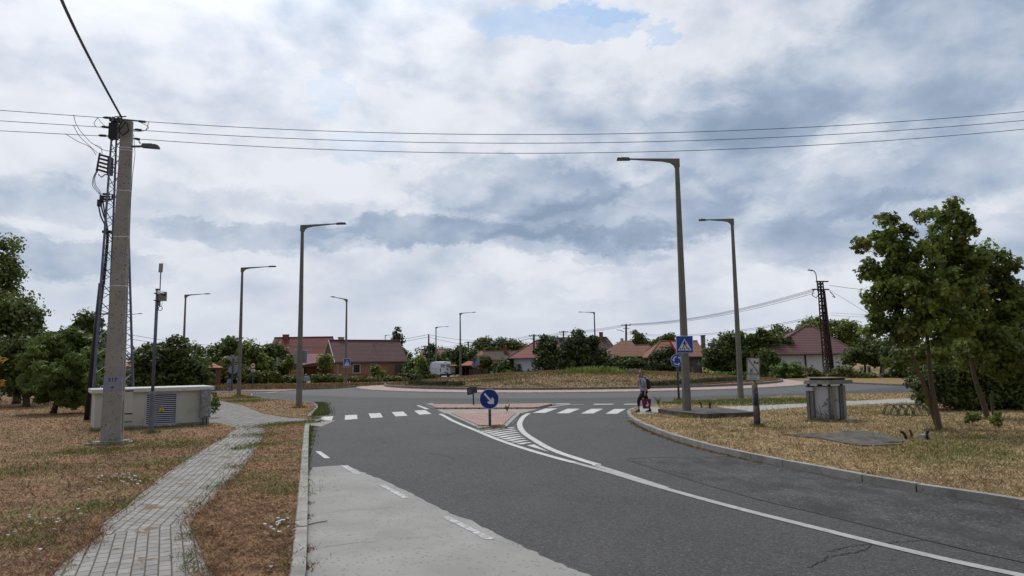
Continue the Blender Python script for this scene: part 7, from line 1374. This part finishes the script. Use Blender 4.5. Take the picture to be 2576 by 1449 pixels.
m_ = MB(); n = 5; m_.add([(*p, z_r) for p in po]+[(*p, z_r+.125) for p in pi_], [tuple(range(5))[::-1], tuple(range(5, 10))]+[(i, (i+1) % 5, 5+(i+1) % 5, 5+i) for i in range(5)]); m_.build('roof_slab', MAT('lichened_slab', (.21, .205, .18), (.15, .145, .125), scale=5, rough=.95, bump=.8, bscale=20, dirt=((.10, .10, .07), 9, .5, .66)), t)
MB().prism([(p[0]*.80+.02, p[1]*.75+.12) for p in po], z_r+.185, z_r+.215, True).build('cover_plate', MAT('mossy_plate', (.22, .18, .12), (.14, .12, .09), scale=6), t); MB().prism([(p[0]*.70+.02, p[1]*.65+.15) for p in po], z_r+.12, z_r+.186).build('cover_gap_shade', black_m, t)  # black filler paints the shade in the gap under the cover plate
MB().tube([(rx_+.03, .5, .40), (rx_+.06, .48, .40)], .03, 6).tube([(rx_+.0, .5, zt-.35), (rx_+.04, .48, zt-.35)], .03, 6).build('hinge', black_m, t)
o = MB()
for k in range(46):
    a = random.uniform(2.2, 5.2); l = random.uniform(.2, .75); x_, y_ = lx+.28+random.uniform(-.25, .35), .1+random.uniform(-.2, .15); e_ = (x_+math.cos(a)*l*.5+random.uniform(-.1, .1), y_-abs(random.gauss(0, .12)), random.uniform(.05, .8)*l+.05); o.tube([(x_, y_, 0), ((x_+e_[0])/2, (y_+e_[1])/2, e_[2]*.8), e_], .006, 3)
o2 = o.build('dry_creeper', MAT('dry_stems', (.13, .08, .05))); o2.location = (hx, hy, VZ); bpy.context.view_layer.update(); recenter(o2); o2.location = o2.location + Vector((hx, hy, VZ)); tag(o2, 'dry brown creeper stems tangled at the left foot of the grey housing', 'creeper')
x_, y_ = hx+lx+.38, hy+.05; tree('creeper_shoots', 'few green leaves climbing the pale panel of the grey housing', (x_, y_, VZ), [(x_, y_, .55, .22, .12, .3), (x_+.15, y_, .75, .16, .1, .12)], 90, .06, 'olive', 'oval', 14, .1, .006, None, bark, 5, None, cat='plant')
for (a, b, lab) in (((575, 1160), (985, 1205), 'dark timber kerb lying along the left foot of the grey housing'),): 
    A_, B_ = G(*zx5(*a), VZ), G(*zx5(*b), VZ); tag(recenter(MB().tube([(*A_, VZ+.03), (*B_, VZ+.03)], .07, 6).build('timber_beam', MAT('black_timber', (.03, .027, .022)))), lab, 'timber')
x, y = G(*zx5(1272, 1205), VZ); tag(recenter(MB().box((x, y, VZ+.06), (.22, .3, .14), .3).build('concrete_block', conc_pole, bevel=.02)), 'grey broken block lying at the right foot of the housing', 'block')
# bike rack
ax, ay = G(*zR3(885, 695), VZ); bx_, by_ = G(*zR3(1352, 693), VZ); t = thing('bike_rack', 'low green bicycle rack of five double hoops in the straw grass', 'bike rack', (ax, ay, VZ)); gm2 = MAT('rack_green', (.012, .075, .045), (.01, .055, .035), scale=8, rough=.5); Lr = bx_-ax; dy_ = by_-ay
MB().tube([(0, 0, .02), (Lr, dy_, .02)], .016, 6).tube([(-.12, .42, .02), (Lr-.1, .42+dy_, .02)], .014, 6).build('base_bar', gm2, t)
for k in range(5):
    u = Lr*(.02+k*.225); hp = MB()
    for o_ in (0, .055): hp.tube([(u+o_+.17, 0, .02), (u+o_+.10, .03, .24), (u+o_+.03, .07, .36), (u+o_-.05, .15, .40), (u+o_-.13, .25, .37), (u+o_-.17, .33, .22), (u+o_-.20, .42, .02)], .0135, 6)
    hp.build('hoop', gm2, t)
# litter stick on the concrete bay
x, y = G(*zB(328, 1036), .02); tag(recenter(MB().tube([(x-.10, y-.09, .013), (x, y, .02), (x+.11, y+.09, .018)], .008, 6).build('stick', MAT('dry_twig', (.22, .17, .11)))), 'dry twig lying on the pale concrete bay near the kerb', 'twig')

# ------------------------------------------------------------------ the woman
skin = MAT('skin', (.40, .22, .16), (.36, .19, .135), scale=6, rough=.6); cloth = MAT('grey_blue_shirt', (.32, .355, .45), (.25, .28, .36), scale=12, rough=.95, bump=.2); legg = MAT('black_leggings', (.010, .010, .012), rough=.8); hair_m = MAT('dark_brown_hair', (.035, .02, .015), (.02, .012, .009), scale=20, rough=.6); shoe = MAT('black_shoes', (.012, .012, .014), rough=.7); sole = MAT('pale_sole', (.45, .42, .40))
WX, WY = G(1621, 1037, VZ); t = thing('person', 'woman in a grey-blue T-shirt and black leggings walking left with a hand at her mouth', 'person', (WX, WY, VZ), 0)
def skinned(name, pts, edges, radii, m, parent, levels=2, root=0):
    me = bpy.data.meshes.new(name); me.from_pydata([tuple(p) for p in pts], edges, []); me.materials.append(m); o = bpy.data.objects.new(name, me); COL.objects.link(o); o.parent = parent
    md = o.modifiers.new('skin', 'SKIN'); md.use_smooth_shade = True
    lay = me.skin_vertices[0] if me.skin_vertices else None
    if lay is None: bpy.context.view_layer.objects.active = o; o.select_set(True); bpy.ops.mesh.customdata_skin_add(); lay = me.skin_vertices[0]
    for i, r_ in enumerate(radii): lay.data[i].radius = r_ if isinstance(r_, tuple) else (r_, r_); lay.data[i].use_root = (i == root)
    s = o.modifiers.new('sub', 'SUBSURF'); s.levels = levels; s.render_levels = levels; return o
# she walks towards -x; y is away from the camera. right arm = far side? near side is her left arm (towards camera, -y)
pv = (.015, 0, .80); J = [pv, (.0, 0, .93), (-.02, 0, 1.06), (-.03, 0, 1.20), (-.045, 0, 1.31), (-.075, -.01, 1.38), (-.095, -.02, 1.44), (-.10, -.025, 1.51), (-.095, -.025, 1.575),
     (.0, -.085, .78), (-.215, -.09, .485), (-.235, -.09, .13), (-.24, -.09, .055), (-.35, -.095, .03),       # near (left) leg reaches ahead
     (.03, .085, .78), (.105, .08, .45), (.235, .08, .13), (.24, .08, .06), (.13, .08, .03),
     (.01, -.165, 1.27), (.055, -.19, 1.03), (.015, -.20, .80), (.01, -.20, .745),
     (-.06, .15, 1.27), (-.155, .14, 1.02), (-.175, .04, 1.22), (-.155, .0, 1.30)]
Ed = [(0, 1), (1, 2), (2, 3), (3, 4), (4, 5), (5, 6), (6, 7), (7, 8), (0, 9), (9, 10), (10, 11), (11, 12), (12, 13), (0, 14), (14, 15), (15, 16), (16, 17), (17, 18), (3, 19), (19, 20), (20, 21), (21, 22), (3, 23), (23, 24), (24, 25), (25, 26)]
Rd = [.085, .095, .095, .10, .055, .045, (.06, .055), (.070, .065), (.055, .05), .070, .050, .034, .036, .024, .070, .050, .036, .036, .024, .052, .038, .026, .026, .050, .038, .026, .024]
body = skinned('body', J, Ed, Rd, skin, t)
def loft(rings, n=18, mb=None):
    """rings: (cx, cy, z, rx, ry) stacked upwards"""
    mb = mb or MB(); o = len(mb.v)
    for cx_, cy_, z_, rx, ry in rings:
        for k in range(n): q = 2*math.pi*k/n; mb.v.append((cx_+rx*math.cos(q), cy_+ry*math.sin(q), z_))
    for i in range(len(rings)-1):
        for k in range(n): k2 = (k+1) % n; mb.f.append((o+i*n+k, o+i*n+k2, o+(i+1)*n+k2, o+(i+1)*n+k))
    mb.f.append(tuple(o+k for k in range(n))[::-1]); mb.f.append(tuple(o+(len(rings)-1)*n+k for k in range(n))); return mb
sh = loft([(.012, 0, .835, .142, .172), (.010, 0, .85, .148, .178), (.0, 0, .93, .150, .172), (-.015, 0, 1.02, .140, .160), (-.024, 0, 1.11, .134, .162), (-.032, 0, 1.20, .134, .176), (-.036, 0, 1.27, .120, .182), (-.044, 0, 1.32, .092, .150), (-.054, 0, 1.355, .064, .078), (-.058, 0, 1.36, .05, .06)])
sh.tube([(-.036, -.13, 1.285), (-.02, -.165, 1.25), (.005, -.178, 1.19), (.03, -.188, 1.115)], [.055, .066, .063, .060], 12).tube([(-.036, .13, 1.285), (-.055, .160, 1.25), (-.08, .158, 1.19), (-.105, .150, 1.125)], [.055, .066, .063, .060], 12)
sh.build('tshirt', cloth, t, smooth=True)
lgm = loft([(.02, 0, .70, .10, .13), (.022, 0, .76, .138, .165), (.018, 0, .82, .146, .174), (.008, 0, .90, .132, .160), (.005, 0, .93, .10, .12)])
lgm.tube([(.0, -.085, .80), (-.095, -.088, .66), (-.205, -.09, .505), (-.225, -.09, .44), (-.238, -.09, .255)], [.100, .098, .074, .064, .050], 12).tube([(.03, .085, .80), (.062, .083, .66), (.105, .08, .46), (.145, .08, .37), (.205, .08, .225)], [.098, .095, .070, .062, .050], 12)
lgm.build('leggings', legg, t, smooth=True)
def ell(name, c, r, m, parent, rz=0, ry=0, n=16):
    o = MB(); o.lathe([(max(.001, math.sin(math.pi*k/10)), -math.cos(math.pi*k/10)) for k in range(11)], n); q = o.build(name, m, parent, smooth=True); q.location = c; q.scale = r; q.rotation_euler = (0, ry, rz); return q
hd_ = ell('head', (-.100, -.025, 1.525), (.078, .072, .108), skin, t)
# the head joins the neck of the body; face turned half towards the camera
fa = R(-125)      # facing heading
def fc(u, v, z): c, s = math.cos(fa), math.sin(fa); return (-.100+u*c-v*s, -.025+u*s+v*c, z)
for s in (-1, 1): ell('ear', fc(-.005, s*.074, 1.52), (.012, .016, .026), skin, hd_).parent = t
ell('nose', fc(.078, 0, 1.512), (.014, .012, .022), skin, t); ell('mouth', fc(.070, 0, 1.474), (.010, .022, .007), MAT('lips', (.30, .10, .09)), t, fa)
g = MB()
for s in (-1, 1): g.box(fc(.074, s*.030, 1.537), (.012, .044, .026), fa)
g.box(fc(.078, 0, 1.542), (.01, .02, .006), fa).box(fc(.035, .070, 1.542), (.085, .006, .008), fa+.12).box(fc(.035, -.070, 1.542), (.085, .006, .008), fa-.12).build('glasses', MAT('dark_red_glasses', (.05, .012, .014), rough=.3), t)
h_ = ell('hair', fc(-.027, 0, 1.546), (.086, .083, .108), hair_m, t, fa)
MB().tube([fc(-.085, 0, 1.55), fc(-.12, .01, 1.50), fc(-.13, .015, 1.40), fc(-.115, .01, 1.28), fc(-.11, .0, 1.18)], [.026, .028, .024, .018, .006], 8).build('ponytail', hair_m, t, smooth=True)
def hand(name, w, d, up_, parent, curl=.5, s=1.0):
    """palm and five fingers; w wrist, d direction of the fingers, up_ the back of the hand"""
    w, d, u = Vector(w), Vector(d).normalized(), Vector(up_).normalized(); sd = d.cross(u).normalized(); o = MB(); o.tube([w, w+d*.04*s, w+d*.082*s], [.022*s, .031*s, .027*s], 8)
    for k, (off, ln) in enumerate(((-.027, .062), (-.009, .072), (.009, .068), (.025, .052))):
        b = w+d*.078*s+sd*off*s; m1 = b+(d-u*curl*.5)*ln*.5*s; o.tube([b, m1, m1+(d*.5-u*curl*1.2).normalized()*ln*.5*s], [.0098*s, .009*s, .0075*s], 6)
    b = w+d*.03*s-sd*.026*s; o.tube([b, b+(d-sd*.9)*.028*s, b+(d*1.6-sd*1.0-u*.4)*.038*s], [.012*s, .0105*s, .008*s], 6); return o.build(name, skin, parent, smooth=True)
hand('hand', (.01, -.20, .755), (-.05, 0, -1), (0, -1, 0), t, 1.4); hand('hand', (-.160, .01, 1.285), (.35, -.2, 1), (-1, 0, .2), t, .9)
for nm, c, rz_ in (('shoe', (-.285, -.09, 0), R(2)), ('shoe', (.20, .08, 0), R(0))):
    s_ = MB(); pr = [(.085, .03), (.09, .10), (.03, .125), (-.02, .09), (-.09, .06), (-.14, .045), (-.15, .03)]; vs = []
    for sgn in (-1, 1):
        for (x_, z_) in pr: vs.append((x_, sgn*(.040 if z_ < .07 else .030), z_))
    n = len(pr); s_.add(vs, [tuple(range(n)), tuple(range(n, 2*n))[::-1]]+[(i, n+i, n+(i+1) % n, (i+1) % n) for i in range(n)]); o = s_.build(nm, shoe, t, bevel=.012); o.location = c; o.rotation_euler = (0, 0, rz_)
    MB().prism([(.09, -.038), (.09, .038), (-.09, .042), (-.15, .02), (-.15, -.02), (-.09, -.042)], .002, .03, True).build('sole', sole, o)
MB().tube([(-.237, -.09, .105), (-.236, -.09, .135)], .042, 10).build('sock', shoe, t); MB().tube([(.238, .08, .105), (.232, .08, .140)], .042, 10).build('sock', shoe, t)
# backpack, tote and phone
o = MB(); pr = [(.0, .0), (.10, -.02), (.155, .10), (.125, .30), (.05, .42), (-.01, .40)]; vs = [(x_, s*(.13 if 0 < i < 4 else .10), z_) for s in (-1, 1) for i, (x_, z_) in enumerate(pr)]; n = 6
o.add(vs, [tuple(range(n)), tuple(range(n, 2*n))[::-1]]+[(i, n+i, n+(i+1) % n, (i+1) % n) for i in range(n)]); bp = thing('backpack', 'black backpack on the back of the walking woman', 'backpack', (WX+.115, WY-.01, VZ+.90)); o.build('bag_body', black_m, bp, bevel=.03); MB().tube([(.0, -.085, .38), (-.08, -.10, .455), (-.16, -.095, .465), (-.245, -.10, .38), (-.275, -.11, .25), (-.22, -.17, .12), (-.08, -.18, .08), (.02, -.1, .08)], .014, 5).tube([(.0, .085, .38), (-.08, .10, .455), (-.16, .095, .465), (-.245, .10, .38)], .014, 5).build('strap', black_m, bp)
tb = thing('tote_bag', 'crimson shopping bag with a white emblem hanging from the woman’s hand', 'bag', (WX+.055, WY-.20, VZ+.155)); crim = MAT('crimson_fabric', (.17, .010, .045), (.13, .008, .035), scale=9, rough=.7, bump=.2)
o = MB().frus((.27, .10), (.36, .13), 0, .37, (0, 0), (0, 0)); o.build('bag_body', crim, tb, bevel=.015)
MB().tube([(-.07, -.05, .36), (-.05, -.03, .52), (-.01, 0, .60), (.03, -.03, .52), (.07, -.05, .36)], .010, 6).tube([(-.07, .05, .36), (-.05, .03, .52), (-.01, 0, .60), (.03, .03, .52), (.07, .05, .36)], .010, 6).build('handle', MAT('dark_red_strap', (.05, .006, .012)), tb)
em = MB(); y0_ = -.0655; em.add([(x_, y0_-.012*(z_-.05)/.3, z_) for x_, z_ in ((-.045, .115), (-.02, .15), (.01, .155), (.022, .20), (.015, .28), (.03, .29), (.042, .22), (.075, .16), (.06, .11), (.02, .10), (-.01, .095))], [tuple(range(11))]); em.build('emblem', sign_white, tb)
text_mesh('CHERVIN', .030, 'bag_text', sign_white, tb, (.015, -.063, .07), (math.pi/2, 0, 0), ext=.0005)
ph = thing('phone', 'small pale phone held at the woman’s face', 'phone', (WX-.150, WY-.045, VZ+1.36)); MB().box((0, 0, .05), (.012, .05, .10), R(20), 0, R(8)).build('phone_body', sign_black, ph, bevel=.003)
for o_ in (t, bp, tb, ph):
    if o_ is not t: o_.location = Vector((WX, WY, VZ)) + (o_.location - Vector((WX, WY, VZ)))*1.035
    o_.scale = (1.035,)*3
S.render.film_transparent = False
